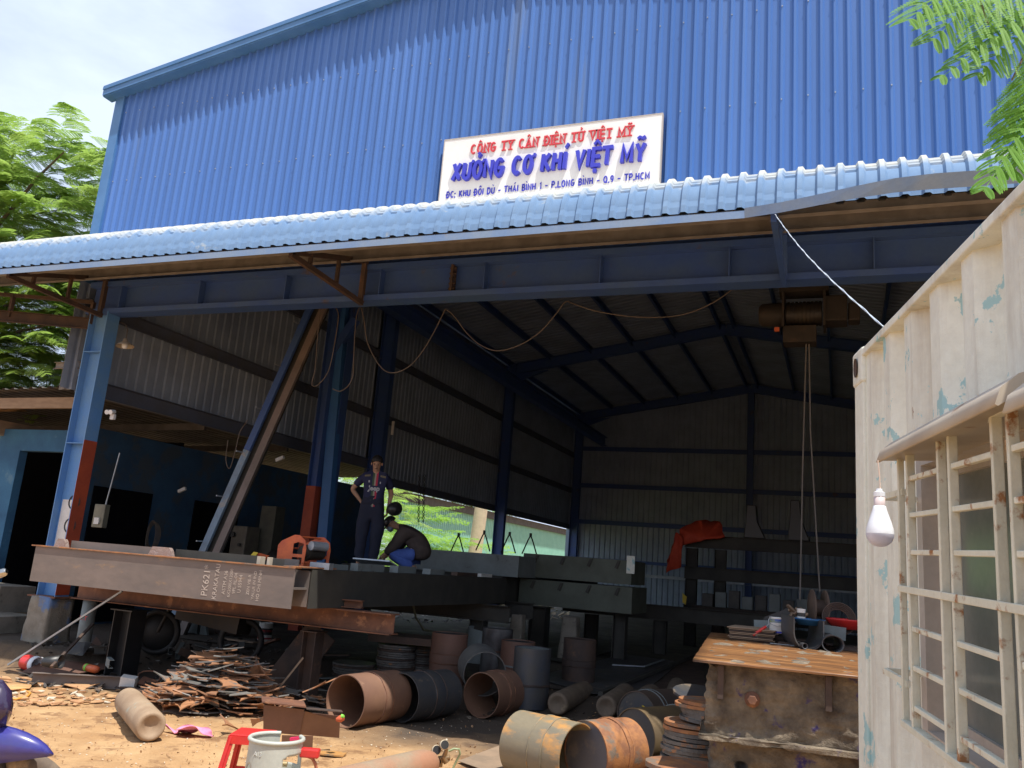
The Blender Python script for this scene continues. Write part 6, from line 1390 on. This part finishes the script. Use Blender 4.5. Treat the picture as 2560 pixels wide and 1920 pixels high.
for s in (-1, 1):
    for q in (-1, 1):
        a = V((sc0.x, sc0.y, zs-.01))+sv*s*sw_*.9+sf*q*sw_*.85; c = V((sc0.x, sc0.y, 0))+sv*s*sw_*1.35+sf*q*sw_*1.25
        b = MB(); b.bar(a, c, .045, .012, sf); b.bar(a+sf*q*.0, c, .012, .04, sf); b.build('leg', REDP, stl)
GD = 4.35; gc = pd(692, 1846, GD); gR = 65*GD/F
gbt = thing('gas_bottle', V((gc.x, gc.y, 0)), 'pale grey gas bottle with a pierced collar guard at the bottom edge', 'gas bottle')
GM = M('pale grey enamel', (.46,.47,.42), (.41,.42,.37), (.42,.36,.28), sc=4, sc3=6, th3=.70, rough=.45)
T0 = Matrix.Translation((gc.x, gc.y, 0)); vdir = math.atan2(-gc.y, -gc.x)   # towards the camera
H0, H1 = gc.z-.20, gc.z
n_ = 96; rows_ = 16; vs = []; fs = []
for j in range(rows_+1):
    for k in range(n_):
        a = vdir+2*math.pi*k/n_; z = H0+(H1-H0)*j/rows_; r_ = gR*(1+.04*(1-j/rows_)); vs.append((gc.x+r_*math.cos(a), gc.y+r_*math.sin(a), z))
def cut(k, j):
    a = (k+.5)/n_*360; a = a-360 if a > 180 else a; h = (j+.5)/rows_
    if 118 < a < 172 and h > .30: return True                       # gap at the back right
    if 18 < a < 82 and .28 < h < .66 and (((a-50)/34)**4+((h-.47)/.20)**4) < 1: return True   # valve window
    if ((a+62)/13)**2+((h-.22)/.20)**2 < 1: return True
    return False
for j in range(rows_):
    for k in range(n_):
        if not cut(k, j): fs.append((j*n_+k, j*n_+(k+1) % n_, (j+1)*n_+(k+1) % n_, (j+1)*n_+k))
b = MB(); b.add(vs, fs, True); o = b.build('collar', GM, gbt); s_ = o.modifiers.new('t', 'SOLIDIFY'); s_.thickness = .005; s_.offset = -1
b = MB(); pts = []
for k in range(int(118/360*n_)+1-int(-188/360*n_)):
    a = -188+k*360/n_
    if a > 118: break
    pts.append((gc.x+gR*math.cos(vdir+R(a)), gc.y+gR*math.sin(vdir+R(a)), H1))
b.tube(pts, .011, 10); b.build('collar_rim', GM, gbt)
b = MB(); b.lathe([(.0005,H0+.03),(gR*.6,H0+.02),(gR*1.15,H0-.03),(gR*1.42,H0-.12),(gR*1.45,H0-.18),(gR*1.45,.05),(gR*1.3,.0),(.0005,.0)], 40, T0); b.build('tank', GM, gbt)
b = MB(); z_ = H0+.08; b.tube([(gc.x,gc.y,H0), (gc.x,gc.y,z_+.03)], [.022,.016], 12); q = V((gc.x,gc.y,z_)); b.tube([q-sv*.05, q+sv*.07], .013, 10); b.build('valve', M('valve brass', (.55,.42,.22), (.4,.3,.15), rough=.4, metal=.5), gbt)
b = MB(); b.tube([q-sv*.07+V((0,0,.0)), q-sv*.045], .022, 12); b.build('hand_wheel', BLACKP, gbt)
rg2 = thing('lpg_regulator', q+sv*.12, 'red gas regulator and hose clipped on the right of the pale gas bottle', 'regulator')
b = MB(); b.box(pd(775, 1882, GD), (.10, .05, .045), ST); b.build('body', REDP, rg2, bevel=.008)
b = MB(); b.tube([pd(768,1890,GD), pd(782,1897,GD), pd(789,1912,GD), pd(793,1940,GD), pd(790,2000,GD)], .0085, 8); b.build('hose', M('brown red hose', (.45,.16,.09), rough=.5), rg2)
b = MB(); b.box(pd(742, 1846, 4.9), (.075,.03,.016), ST @ Matrix.Rotation(-.18, 3, 'Y')); lay('pink_lighter', b, M('hot pink plastic', (.75,.04,.13), rough=.35), 'hot pink plastic piece behind the gas bottle collar', 'plastic piece')
text('A13', .030, M('embossed mark', (.72,.73,.68), rough=.5), 'embossed_mark', bpy.data.objects['collar'], V((gc.x,gc.y,H1-.065))+V((math.cos(vdir-R(37)), math.sin(vdir-R(37)), 0))*(gR*1.014+.001), V((-math.sin(vdir-R(37)), math.cos(vdir-R(37)), 0)), (0,0,1), .001, .0003)

MD = 4.2
mt = thing('scooter', pd(10, 1950, MD), 'deep blue motor scooter cut off by the left edge, only its front mudguard showing', 'scooter')
def fs_(x, y, d=0): return pd(x, y, MD+d)
cdir = (CAM-pd(10,1950,MD)); cdir.z = 0; cdir.normalize()
spine = [(134,1883,1888),(118,1862,1888),(96,1845,1888),(70,1831,1890),(40,1820,1892),(5,1811,1896),(-40,1806,1900),(-100,1806,1906),(-160,1815,1915)]
b = MB(); nn = 9; vs = []
for i, (x, yt, yb_) in enumerate(spine):
    hw_ = .004+.10*min(1, i/4.5)**.7
    top = fs_(x, yt); bot = fs_(x, yb_)
    for k in range(nn):
        a = math.pi*k/(nn-1); vs.append(bot.lerp(top, math.sin(a)**.75)+cdir*math.cos(a)*hw_)
b.add(vs, [(i*nn+k, (i+1)*nn+k, (i+1)*nn+k+1, i*nn+k+1) for i in range(len(spine)-1) for k in range(nn-1)], True); o = b.build('mudguard', FENDER, mt); s_ = o.modifiers.new('t', 'SOLIDIFY'); s_.thickness = .004
wc = fs_(10, 2035); T = Matrix.Translation(wc) @ axis_rot(cdir).to_matrix().to_4x4()
DUSTT = M('dusty tyre', (.20,.15,.10), (.12,.09,.07), (.40,.28,.17), sc=9, sc3=4, rough=.9)
b = MB(); b.lathe([(.20,-.045),(.27,-.05),(.295,-.025),(.30,0),(.295,.025),(.27,.05),(.20,.045),(.20,-.045)], 48, T); wh = b.build('front_wheel', DUSTT, mt)
b = MB(); b.lathe([(.02,-.03),(.19,-.02),(.205,-.03),(.205,.03),(.19,.02),(.02,.03)], 36, T); b.build('rim', GALV, wh)
PURP = M('dark glossy plum plastic', (.035,.022,.06), (.03,.02,.05), (.25,.10,.06), sc=2, sc3=2.4, th3=.66, rough=.15, coat=.5)
b = MB(); pts = [(34,1762,.02),(30,1728,.07),(8,1700,.10),(-40,1690,.14),(-110,1700,.16)]; vs = []
low = [(28,1790),(12,1822),(-10,1842),(-60,1850),(-120,1850)]
for (x, y, hw_), (x2, y2) in zip(pts, low):
    for k in range(nn): a = math.pi*k/(nn-1); vs.append(fs_(x2, y2).lerp(fs_(x, y), .5+.5*math.sin(a)*1.0)*1.0+cdir*math.cos(a)*hw_) if 0 else vs.append(fs_(x2, y2).lerp(fs_(x, y), (k/(nn-1)))+cdir*math.sin(math.pi*k/(nn-1))*hw_)
b.add(vs, [(i*nn+k, (i+1)*nn+k, (i+1)*nn+k+1, i*nn+k+1) for i in range(len(pts)-1) for k in range(nn-1)], True); o = b.build('front_cowl', PURP, mt); s_ = o.modifiers.new('t', 'SOLIDIFY'); s_.thickness = .02
bk = -V((rt.x, rt.y, 0)).normalized()
b = MB(); b.tube([wc+cdir*.07, wc+cdir*.07+bk*.12+V((0,0,.5))], .02, 8); b.tube([wc-cdir*.07, wc-cdir*.07+bk*.12+V((0,0,.5))], .02, 8); b.build('fork', OIL, mt)
b = MB(); b.bar(wc+bk*.2+V((0,0,.45)), wc+bk*.45+V((0,0,-.05)), .34, .06); b.bar(wc+bk*.4+V((0,0,.0)), wc+bk*1.3+V((0,0,.05)), .26, .12); b.bar(wc+bk*.7+V((0,0,.42)), wc+bk*1.4+V((0,0,.48)), .24, .12); b.build('body', FENDER, mt, bevel=.02)
T2 = Matrix.Translation(bk*1.25) @ T; b = MB(); b.lathe([(.20,-.045),(.27,-.05),(.295,-.025),(.30,0),(.295,.025),(.27,.05),(.20,.045),(.20,-.045)], 40, T2); b.build('rear_wheel', DUSTT, mt)
b = MB(); b.tube([fs_(-60,1560), fs_(-30,1500), fs_(-8,1450)], .008, 8); b.build('mirror_stem', OIL, mt)
b = MB(); b.tube([fs_(-20,1440), fs_(-6,1436), fs_(12,1430), fs_(17,1428)], [.018,.022,.020,.012], 14); b.build('lever_end', M('chrome', (.6,.58,.55), rough=.2, metal=1), mt)

# ================================================================== PEOPLE
from mathutils.bvhtree import BVHTree
def skinned(chains, root, sub=2):
    """chains: lists of (point, radius or (rx, ry)); shared points are merged. returns (verts, faces)"""
    me = bpy.data.meshes.new('tmp'); idx = {}; vs = []; rad = []; ed = set()
    def vid(p, r_):
        k = tuple(round(c, 4) for c in p)
        if k not in idx: idx[k] = len(vs); vs.append(p); rad.append(r_)
        return idx[k]
    for ch in chains:
        pr = None
        for (p, r_) in ch:
            i = vid(p, r_)
            if pr is not None and pr != i: ed.add((min(pr, i), max(pr, i)))
            pr = i
    me.from_pydata(vs, list(ed), []); o = bpy.data.objects.new('tmp', me); col.objects.link(o)
    sk = o.modifiers.new('skin', 'SKIN'); sk.use_smooth_shade = True
    for i, r_ in enumerate(rad):
        q = me.skin_vertices[0].data[i]; q.radius = r_ if isinstance(r_, tuple) else (r_, r_); q.use_root = (i == root)
    s = o.modifiers.new('sub', 'SUBSURF'); s.levels = sub; s.render_levels = sub
    dg = bpy.context.evaluated_depsgraph_get(); dg.update(); m2 = bpy.data.meshes.new_from_object(o.evaluated_get(dg))
    v = [v.co.copy() for v in m2.vertices]; f = [tuple(p.vertices) for p in m2.polygons]
    bpy.data.objects.remove(o); return v, f
def ell(c, r_, n=14, rot=None):
    vs = []; fs = []; c = V(c)
    for i in range(n+1):
        for k in range(n):
            a = math.pi*i/n; t = 2*math.pi*k/n; p = V((r_[0]*math.sin(a)*math.cos(t), r_[1]*math.sin(a)*math.sin(t), r_[2]*math.cos(a)))
            if rot: p = rot @ p
            vs.append(c+p)
    for i in range(n):
        for k in range(n): fs.append((i*n+k, i*n+(k+1) % n, (i+1)*n+(k+1) % n, (i+1)*n+k))
    return vs, fs
def skin_obj(name, chains, mat, parent, root=0, sub=2, extra=()):
    v, f = skinned(chains, root, sub); b = MB()
    if name in ('shirt', 'trousers', 'jacket'):
        v = [p+V((noise.noise(p*7), noise.noise(p*7+V((5,0,0))), noise.noise(p*5+V((0,9,0)))*.4))*.016+V((noise.noise(p*17), noise.noise(p*V((1,1,.6)).x*0+p*15), 0))*.008 for p in v]
    b.add(v, f, True)
    for (ev, ef) in extra: b.add(ev, ef, True)
    return b.build(name, mat, parent, local=True)
def hand(wr, d, side, palm_n, s=1.0):
    """five separate curled fingers from wrist wr, direction d"""
    wr = V(wr); d = V(d).normalized(); sx = V(side).normalized(); n_ = V(palm_n).normalized(); ch = []
    palm = wr+d*.045*s; kn = wr+d*.085*s
    ch.append([(tuple(wr), (.026*s,.018*s)), (tuple(palm), (.040*s,.016*s)), (tuple(kn), (.038*s,.013*s))])
    for k, (o, L) in enumerate(((-.030,.066),(-.010,.076),(.010,.072),(.029,.055))):
        p0 = kn+sx*o*s; p1 = p0+d*L*.45*s+n_*.008*s; p2 = p0+d*L*.8*s+n_*.024*s; p3 = p0+d*L*.92*s+n_*.04*s
        ch.append([(tuple(kn), (.038*s,.013*s)), (tuple(p0), .0095*s), (tuple(p1), .0088*s), (tuple(p2), .008*s), (tuple(p3), .007*s)])
    t0 = wr+d*.03*s-sx*.032*s; t1 = t0-sx*.022*s+d*.03*s+n_*.01*s; t2 = t1+d*.028*s+n_*.012*s
    ch.append([(tuple(palm), (.040*s,.016*s)), (tuple(t0), .012*s), (tuple(t1), .011*s), (tuple(t2), .009*s)])
    return ch

# --- standing man
DK = pz(887, 1400, 1.5)
m1p = V((-6.62, 11.25, ZT+.0)); 
m1 = thing('person', m1p, 'standing worker in navy football shirt with green, white and red stripe, looking down', 'person', rot=(0, 0, R(26)))
P = lambda *a: tuple(a)
hip, sp, ch_, nk, hb, ht = P(0,.0,.93), P(0,.0,1.12), P(0,.01,1.30), P(0,-.015,1.435), P(0,-.05,1.50), P(0,-.075,1.58)
shR, elR, wrR = P(-.175,.0,1.375), P(-.345,.07,1.16), P(-.20,.10,1.00)
shL, elL, wrL = P(.175,.0,1.375), P(.255,.10,1.14), P(.235,.10,.93)
body = [[(hip,(.15,.10)),(sp,(.135,.095)),(ch_,(.135,.09)),(nk,(.055,.055)),(hb,(.055,.06)),(ht,(.078,.095)),(P(0,-.08,1.635),(.06,.075))],
 [(ch_,(.135,.09)),(shR,.052),(elR,.042),(wrR,.027)], [(ch_,(.135,.09)),(shL,.052),(elL,.042),(wrL,.027)],
 [(hip,(.15,.10)),(P(-.09,0,.86),.085),(P(-.11,-.01,.48),.058),(P(-.12,.02,.10),.037),(P(-.125,-.08,.035),(.035,.03)),(P(-.13,-.17,.025),(.035,.02))],
 [(hip,(.15,.10)),(P(.09,0,.86),.085),(P(.10,-.03,.48),.058),(P(.07,.03,.10),.037),(P(.08,-.07,.035),(.035,.03)),(P(.09,-.16,.025),(.035,.02))]]
body += hand(wrR, (.55,.25,-.75), (0,.8,.4), (.3,.6,0)); body += hand(wrL, (-.1,.1,-1), (0,-1,0), (-1,0,0))
hr = Euler((R(28),0,0)).to_matrix()
def hp_(x, y, z): return V((0,-.075,1.565))+hr @ V((x,y,z))
ex = [ell(hp_(0,-.098,-.008), (.013,.018,.024), 8), ell(hp_(-.079,.0,.0), (.012,.02,.03), 8), ell(hp_(.079,.0,.0), (.012,.02,.03), 8), ell(hp_(0,-.075,-.062), (.035,.03,.03), 8)]
bo = skin_obj('body', body, SKIN, m1, extra=ex)
b = MB()
for s in (-1, 1): b.add(*ell(hp_(s*.03,-.088,.018), (.013,.006,.005), 8), True); b.add(*ell(hp_(s*.03,-.09,.036), (.018,.006,.004), 8), True)
b.add(*ell(hp_(0,-.097,-.045), (.022,.006,.005), 8), True); b.build('facial_features', HAIR, bo, local=True)
b = MB(); hv_, hf_ = ell(hp_(0,.012,.040), (.088,.105,.095), 18, hr)
keep = lambda p: (hr.transposed() @ (p-V((0,-.075,1.565)))).z > .022+max(0, -(hr.transposed() @ (p-V((0,-.075,1.565)))).y-.045)*.9 or (hr.transposed() @ (p-V((0,-.075,1.565)))).y > .035 and (hr.transposed() @ (p-V((0,-.075,1.565)))).z > -.045
b.add(hv_, [f for f in hf_ if all(keep(hv_[i]) for i in f)], True); o = b.build('hair', HAIR, m1, local=True); s_ = o.modifiers.new('t','SOLIDIFY'); s_.thickness = .012
def shirt_extra(n, l, tcn, cur):
    sp_ = n.new('ShaderNodeSeparateXYZ'); l.new(tcn.outputs['Object'], sp_.inputs[0])
    cr_ = n.new('ShaderNodeValToRGB'); cr_.color_ramp.interpolation = 'CONSTANT'; e = cr_.color_ramp.elements
    e[0].position = 0; e[0].color = (.014,.018,.06,1); e[1].position = .34; e[1].color = (.05,.09,.05,1)
    for p_, c_ in ((.46,(.30,.27,.22,1)), (.56,(.42,.03,.07,1)), (.68,(.014,.018,.06,1))): q = e.new(p_); q.color = c_
    mr = n.new('ShaderNodeMapRange'); mr.inputs['From Min'].default_value = -.12; mr.inputs['From Max'].default_value = .12; l.new(sp_.outputs[0], mr.inputs['Value']); l.new(mr.outputs[0], cr_.inputs[0])
    lt = n.new('ShaderNodeMath'); lt.operation = 'LESS_THAN'; lt.inputs[1].default_value = -.03; l.new(sp_.outputs[1], lt.inputs[0])
    # plain panel behind the lettering
    a = n.new('ShaderNodeMath'); a.operation = 'COMPARE'; a.inputs[1].default_value = 1.185; a.inputs[2].default_value = .042; l.new(sp_.outputs[2], a.inputs[0])
    s2 = n.new('ShaderNodeMath'); s2.operation = 'SUBTRACT'; s2.inputs[0].default_value = 1; l.new(a.outputs[0], s2.inputs[1])
    s3 = n.new('ShaderNodeMath'); s3.operation = 'MULTIPLY'; l.new(lt.outputs[0], s3.inputs[0]); l.new(s2.outputs[0], s3.inputs[1])
    x = n.new('ShaderNodeMix'); x.data_type = 'RGBA'; l.new(s3.outputs[0], x.inputs[0]); l.new(cur, x.inputs[6]); l.new(cr_.outputs[0], x.inputs[7]); return x.outputs[2]
SHIRT = M('navy striped shirt', (.014,.018,.06), (.02,.024,.075), sc=6, rough=.8, extra=shirt_extra)
def mid(a, c, t): return tuple(V(a).lerp(V(c), t))
shch = [[(P(0,.0,.86),(.185,.135)),(P(0,.0,.93),(.18,.13)),(sp,(.165,.12)),(ch_,(.19,.135)),(P(0,-.008,1.405),(.10,.092)),(P(0,-.012,1.43),(.082,.08))],
 [(ch_,(.19,.135)),(mid(ch_,shR,.95),.082),(mid(shR,elR,.45),.068),(mid(shR,elR,.75),.066)], [(ch_,(.19,.135)),(mid(ch_,shL,.95),.082),(mid(shL,elL,.45),.068),(mid(shL,elL,.75),.066)]]
so = skin_obj('shirt', shch, SHIRT, m1)
bv = BVHTree.FromPolygons([v.co for v in so.data.vertices], [tuple(p.vertices) for p in so.data.polygons])
def projected(name, faces_v, faces_f, mat, parent, off=.003):
    b = MB(); vs = []
    for p in faces_v:
        h = bv.ray_cast(V((p[0], -1, p[2])), V((0,1,0))); y = h[0].y if h[0] else -.13
        vs.append((p[0], y-off, p[2]))
    b.add(vs, faces_f); b.norecalc = True; return b.build(name, mat, parent, local=True)
def shirttext(txt, size, x, z, mat, name, bold=.004):
    cu = bpy.data.curves.new('t', 'FONT'); cu.body = txt; cu.size = size; cu.align_x = 'CENTER'; cu.offset = bold; cu.resolution_u = 3; o = bpy.data.objects.new('t', cu); col.objects.link(o)
    dg = bpy.context.evaluated_depsgraph_get(); dg.update(); me = bpy.data.meshes.new_from_object(o.evaluated_get(dg)); bpy.data.objects.remove(o)
    bm = bmesh.new(); bm.from_mesh(me); bmesh.ops.triangulate(bm, faces=bm.faces); bmesh.ops.subdivide_edges(bm, edges=[e for e in bm.edges if e.calc_length() > .015], cuts=1)
    bm.verts.index_update(); vv = [(v.co.x+x, 0, v.co.y+z) for v in bm.verts]; ff = [tuple(v.index for v in f.verts) for f in bm.faces]; bm.free()
    return projected(name, vv, ff, mat, so)
LET = M('grey white print', (.42,.42,.44), (.38,.38,.4), rough=.7)
shirttext('Jeep', .100, 0, 1.155, LET, 'shirt_lettering')
for (x, z, w_, h_) in ((-.085, 1.285, .022, .035), (.085, 1.275, .016, .035)):
    projected('shirt_badge', [(x-w_/2,0,z+h_/2),(x+w_/2,0,z+h_/2),(x+w_/2,0,z-h_/4),(x,0,z-h_/2),(x-w_/2,0,z-h_/4)], [(0,1,2,3,4)], LET, so)
for s in (-1, 1):
    for k in range(3):
        pts = []; n_ = 5
        for i in range(n_+1):
            x = s*(.075+.085*i/n_); z = 1.392-.010*k-.012*i/n_; pts += [(x,0,z),(x,0,z-.0045)]
        projected('shoulder_stripe', pts, [(2*i,2*i+1,2*i+3,2*i+2) for i in range(n_)], M('dull gold', (.40,.33,.12), rough=.7), so, .004)
tch = [[(P(0,0,.95),(.155,.12)),(hip,(.165,.125)),(P(0,0,.86),(.16,.12))],
 [(P(0,0,.86),(.16,.12)),(P(-.10,0,.78),.118),(P(-.118,-.01,.48),.10),(P(-.12,.01,.22),.078),(P(-.12,.015,.09),.074)],
 [(P(0,0,.86),(.16,.12)),(P(.10,0,.78),.118),(P(.112,-.03,.48),.103),(P(.09,.01,.22),.080),(P(.08,.02,.09),.076)]]
skin_obj('trousers', tch, NAVY, m1, root=1)
# dark round welding mask held behind his left hip
wm = MB(); c_ = m1p+V((.36,.02,.90)); T = Matrix.Translation(c_) @ Euler((R(100),R(35),R(20))).to_matrix().to_4x4()
wm.lathe([(.0005,.13),(.045,.12),(.08,.085),(.094,.03),(.098,-.05),(.105,-.10),(.09,-.10),(.105,-.03),(.10,.03),(.08,.07),(.0005,.095)], 24, T); lay('welding_helmet', wm, BLACKP, 'dark round helmet held behind the hip of the standing worker', 'helmet')

# --- crouching man (faces the left of the picture)
fl_ = -V((rt.x, rt.y, 0)).normalized(); ang = math.atan2(fl_.x, -fl_.y)
m2b = pd(1018, 1412, 13.0); m2p = V((m2b.x, m2b.y, ZT))
m2 = thing('person', m2p, 'crouching worker in a dark jacket, cap, face mask and blue trousers bending over the deck', 'person', rot=(0, 0, ang))
hp2 = P(0,.16,.27)
body = [[(hp2,(.15,.12)),(P(0,.15,.42),(.14,.11)),(P(0,-.02,.60),(.16,.11)),(P(0,-.17,.655),(.055,.055)),(P(0,-.25,.675),(.058,.058)),(P(0,-.31,.69),(.076,.085)),(P(0,-.34,.735),(.06,.065))],
 [(hp2,(.15,.12)),(P(-.11,.05,.25),.08),(P(-.14,-.32,.20),.058),(P(-.12,.03,.085),.042),(P(-.11,.13,.06),.033),(P(-.11,.10,.02),(.035,.02)),(P(-.12,.02,.015),(.035,.014))],
 [(hp2,(.15,.12)),(P(.11,.05,.25),.08),(P(.15,-.30,.24),.058),(P(.13,.03,.09),.042),(P(.12,.13,.06),.033),(P(.12,.10,.02),(.035,.02)),(P(.12,.02,.015),(.035,.014))],
 [(P(0,-.02,.60),(.16,.11)),(P(-.19,-.08,.58),.058),(P(-.20,-.18,.36),.045),(P(-.13,-.36,.20),.028)],
 [(P(0,-.02,.60),(.16,.11)),(P(.19,-.08,.58),.058),(P(.21,-.20,.36),.045),(P(.15,-.38,.19),.028)]]
body += hand((-.13,-.36,.20), (.1,-.6,-.8), (1,0,0), (0,.5,-.5)); body += hand((.15,-.38,.19), (-.2,-.6,-.8), (-1,0,0), (0,.5,-.5))
h2r = Euler((R(50),0,0)).to_matrix()
def hq(x, y, z): return V((0,-.315,.70))+h2r @ V((x,y,z))
bo2 = skin_obj('body', body, SKIN, m2, extra=[ell(hq(-.078,.0,.0), (.012,.02,.03), 8), ell(hq(.078,.0,.0), (.012,.02,.03), 8), ell(hq(0,-.09,-.0), (.013,.02,.022), 8)])
b = MB(); v_, f_ = ell(hq(0,-.062,-.045), (.062,.050,.052), 14, h2r); b.add(v_, f_, True); b.build('face_mask', M('pale blue mask', (.22,.30,.38), (.2,.27,.34), rough=.8), m2, local=True)
b = MB(); v_, f_ = ell(hq(0,.005,.03), (.095,.108,.095), 18, h2r); inv = h2r.transposed()
b.add(v_, [f for f in f_ if all((inv @ (v_[i]-V((0,-.315,.70)))).z > .012 for i in f)], True)
pts = [hq(.075*math.cos(R(a)), -.075-.085*math.sin(R(a))**.7 if math.sin(R(a)) > 0 else -.075, .018) for a in range(0, 181, 20)]
b.prism(pts, h2r @ V((0,0,.006))); b.build('cap', BLACKP, m2, local=True)
jch = [[(P(0,.21,.16),(.20,.17)),(P(0,.20,.32),(.22,.18)),(P(0,.13,.46),(.215,.18)),(P(0,-.02,.60),(.22,.16)),(P(0,-.13,.645),(.11,.10))],
 [(P(0,-.02,.60),(.22,.16)),(P(-.19,-.08,.575),.115),(P(-.21,-.18,.37),.085),(P(-.15,-.32,.24),.06)],
 [(P(0,-.02,.60),(.22,.16)),(P(.19,-.08,.575),.115),(P(.22,-.20,.37),.085),(P(.17,-.34,.23),.06)]]
skin_obj('jacket', jch, JACKET, m2)
tc2 = [[(P(0,.17,.25),(.17,.13)),(P(-.115,.04,.24),.105),(P(-.145,-.30,.20),.098),(P(-.13,.02,.10),.078),(P(-.12,.10,.075),.062)],
 [(P(0,.17,.25),(.17,.13)),(P(.115,.04,.25),.105),(P(.155,-.29,.24),.098),(P(.135,.02,.11),.078),(P(.125,.10,.08),.062)]]
skin_obj('trousers', tc2, BLUEC, m2)



# ---------------------------------------------------------------- loose stock and machines in the shade
rs = random.Random(21)
LB_ = ['short dark steel strip lying in the scrap under the deck', 'bent grey strip in the scrap under the deck', 'long rusty strip crossing the scrap under the deck', 'timber batten in the scrap behind the ground channel', 'dark angle piece near the thick black post', 'rusty flat strip near the middle post', 'grey flat strip below the solvent can', 'dark bar tilted over the scrap left of the offcut heap', 'timber plank behind the offcut heap', 'narrow rusty bar behind the offcut heap', 'dark plank right of the solvent can', 'pale strip near the white paint bucket', 'thin grey bar beside the brace', 'brown batten between the two posts']
for i, lb in enumerate(LB_):
    a = pg(rs.uniform(230, 760), rs.uniform(1598, 1688)); an_ = rs.uniform(-.5, .5); L = rs.uniform(.35, 1.1)
    c = a+V((math.cos(an_)*L, math.sin(an_)*L, 0)); a.z = gz(a.x, a.y)+.03; c.z = gz(c.x, c.y)+rs.uniform(.03, .16)
    b = MB(); b.bar(a, c, rs.uniform(.04, .12), rs.uniform(.008, .03)); lay('scrap_strip', b, [DARKB, GREYP, RUST, WOODB, RUSTD][i % 5], lb, 'strip')
for i in range(10):
    a = pg(rs.uniform(240, 620), rs.uniform(1620, 1680)); b = MB(); q = a+V((0,0,.05)); rt_ = Euler((rs.uniform(-.5,.5), rs.uniform(-.5,.5), rs.uniform(0,3))).to_matrix()
    b.chan(q+rt_ @ V((-.12,0,0)), q+rt_ @ V((.12,0,0)), .09, .05, .005); lay('channel_stub', b, [GREYP, DARKB, RUSTD][i % 3], 'short channel stub tossed in the scrap under the front deck', 'steel piece', 'channel stubs in the scrap under the deck')
mc = thing('drill_machine', (-10.2, 13.2, .22), 'dim beige drill machine cabinet behind the deck right of the leaning beam', 'machine')
p_ = py(612, 1350, 13.2); BEI = M('dim beige machine', (.16,.14,.10), (.12,.10,.08), rough=.6)
b = MB(); b.box((p_.x, 13.2, 1.75), (.34, .4, .55)); b.build('head', BEI, mc, bevel=.02)
b = MB(); b.box((p_.x, 13.3, .9), (.16, .2, 1.35)); b.build('column', DARKB, mc)
b = MB(); b.tube([(p_.x-.1, 12.97, 1.86), (p_.x-.1, 12.93, 1.86)], .05, 14); b.build('knob', DARKB, mc)
b = MB(); b.tube([(p_.x+.08, 12.97, 1.68), (p_.x+.08, 12.93, 1.68)], .03, 12); b.build('knob', DARKB, mc)
p_ = py(675, 1340, 13.6); b = MB(); b.box((p_.x, 13.6, 1.35), (.34, .3, 2.2)); lay('tall_cabinet', b, M('dim olive cabinet', (.09,.085,.06), (.07,.065,.05), rough=.7), 'dim olive tall cabinet between the drill machine and the crane support', 'cabinet', bevel=.01)
p_ = py(650, 1410, 12.4); b = MB(); b.lathe([(.0005,.9),(.06,.88),(.13,.80),(.15,.7),(.15,.02),(.0005,0)], 20, Matrix.Translation((p_.x-.1, 12.9, .75))); lay('dark_gas_bottle', b, OIL, 'dark rounded gas bottle top showing behind the pale spacer blocks', 'gas bottle')
cw_ = MB(); p_ = py(440, 1345, 12.0)
for k in range(5):
    cw_.tube([V((p_.x, 11.4, p_.z))+V((.10*math.cos(t)*(1+.08*k), .02*k, .26*math.sin(t)*(1-.04*k))) for t in [j*2*math.pi/20 for j in range(21)]], .006, 5)
lay('hanging_coil', cw_, WIRE, 'thin cable coil hanging on the dark blue wall behind the deck', 'coil')
for (x, y, lb) in ((455, 1225, 'dim pale wall lamp on the dark blue wall left of the leaning beam'), (700, 1147, 'small pale box on the purlin right of the leaning beam')):
    p_ = py(x, y, 12.0); b = MB(); b.box(p_, (.16, .05, .06), Matrix.Rotation(-.4, 3, 'Y')); lay('wall_fitting', b, WHITE, lb, 'fitting', bevel=.006)
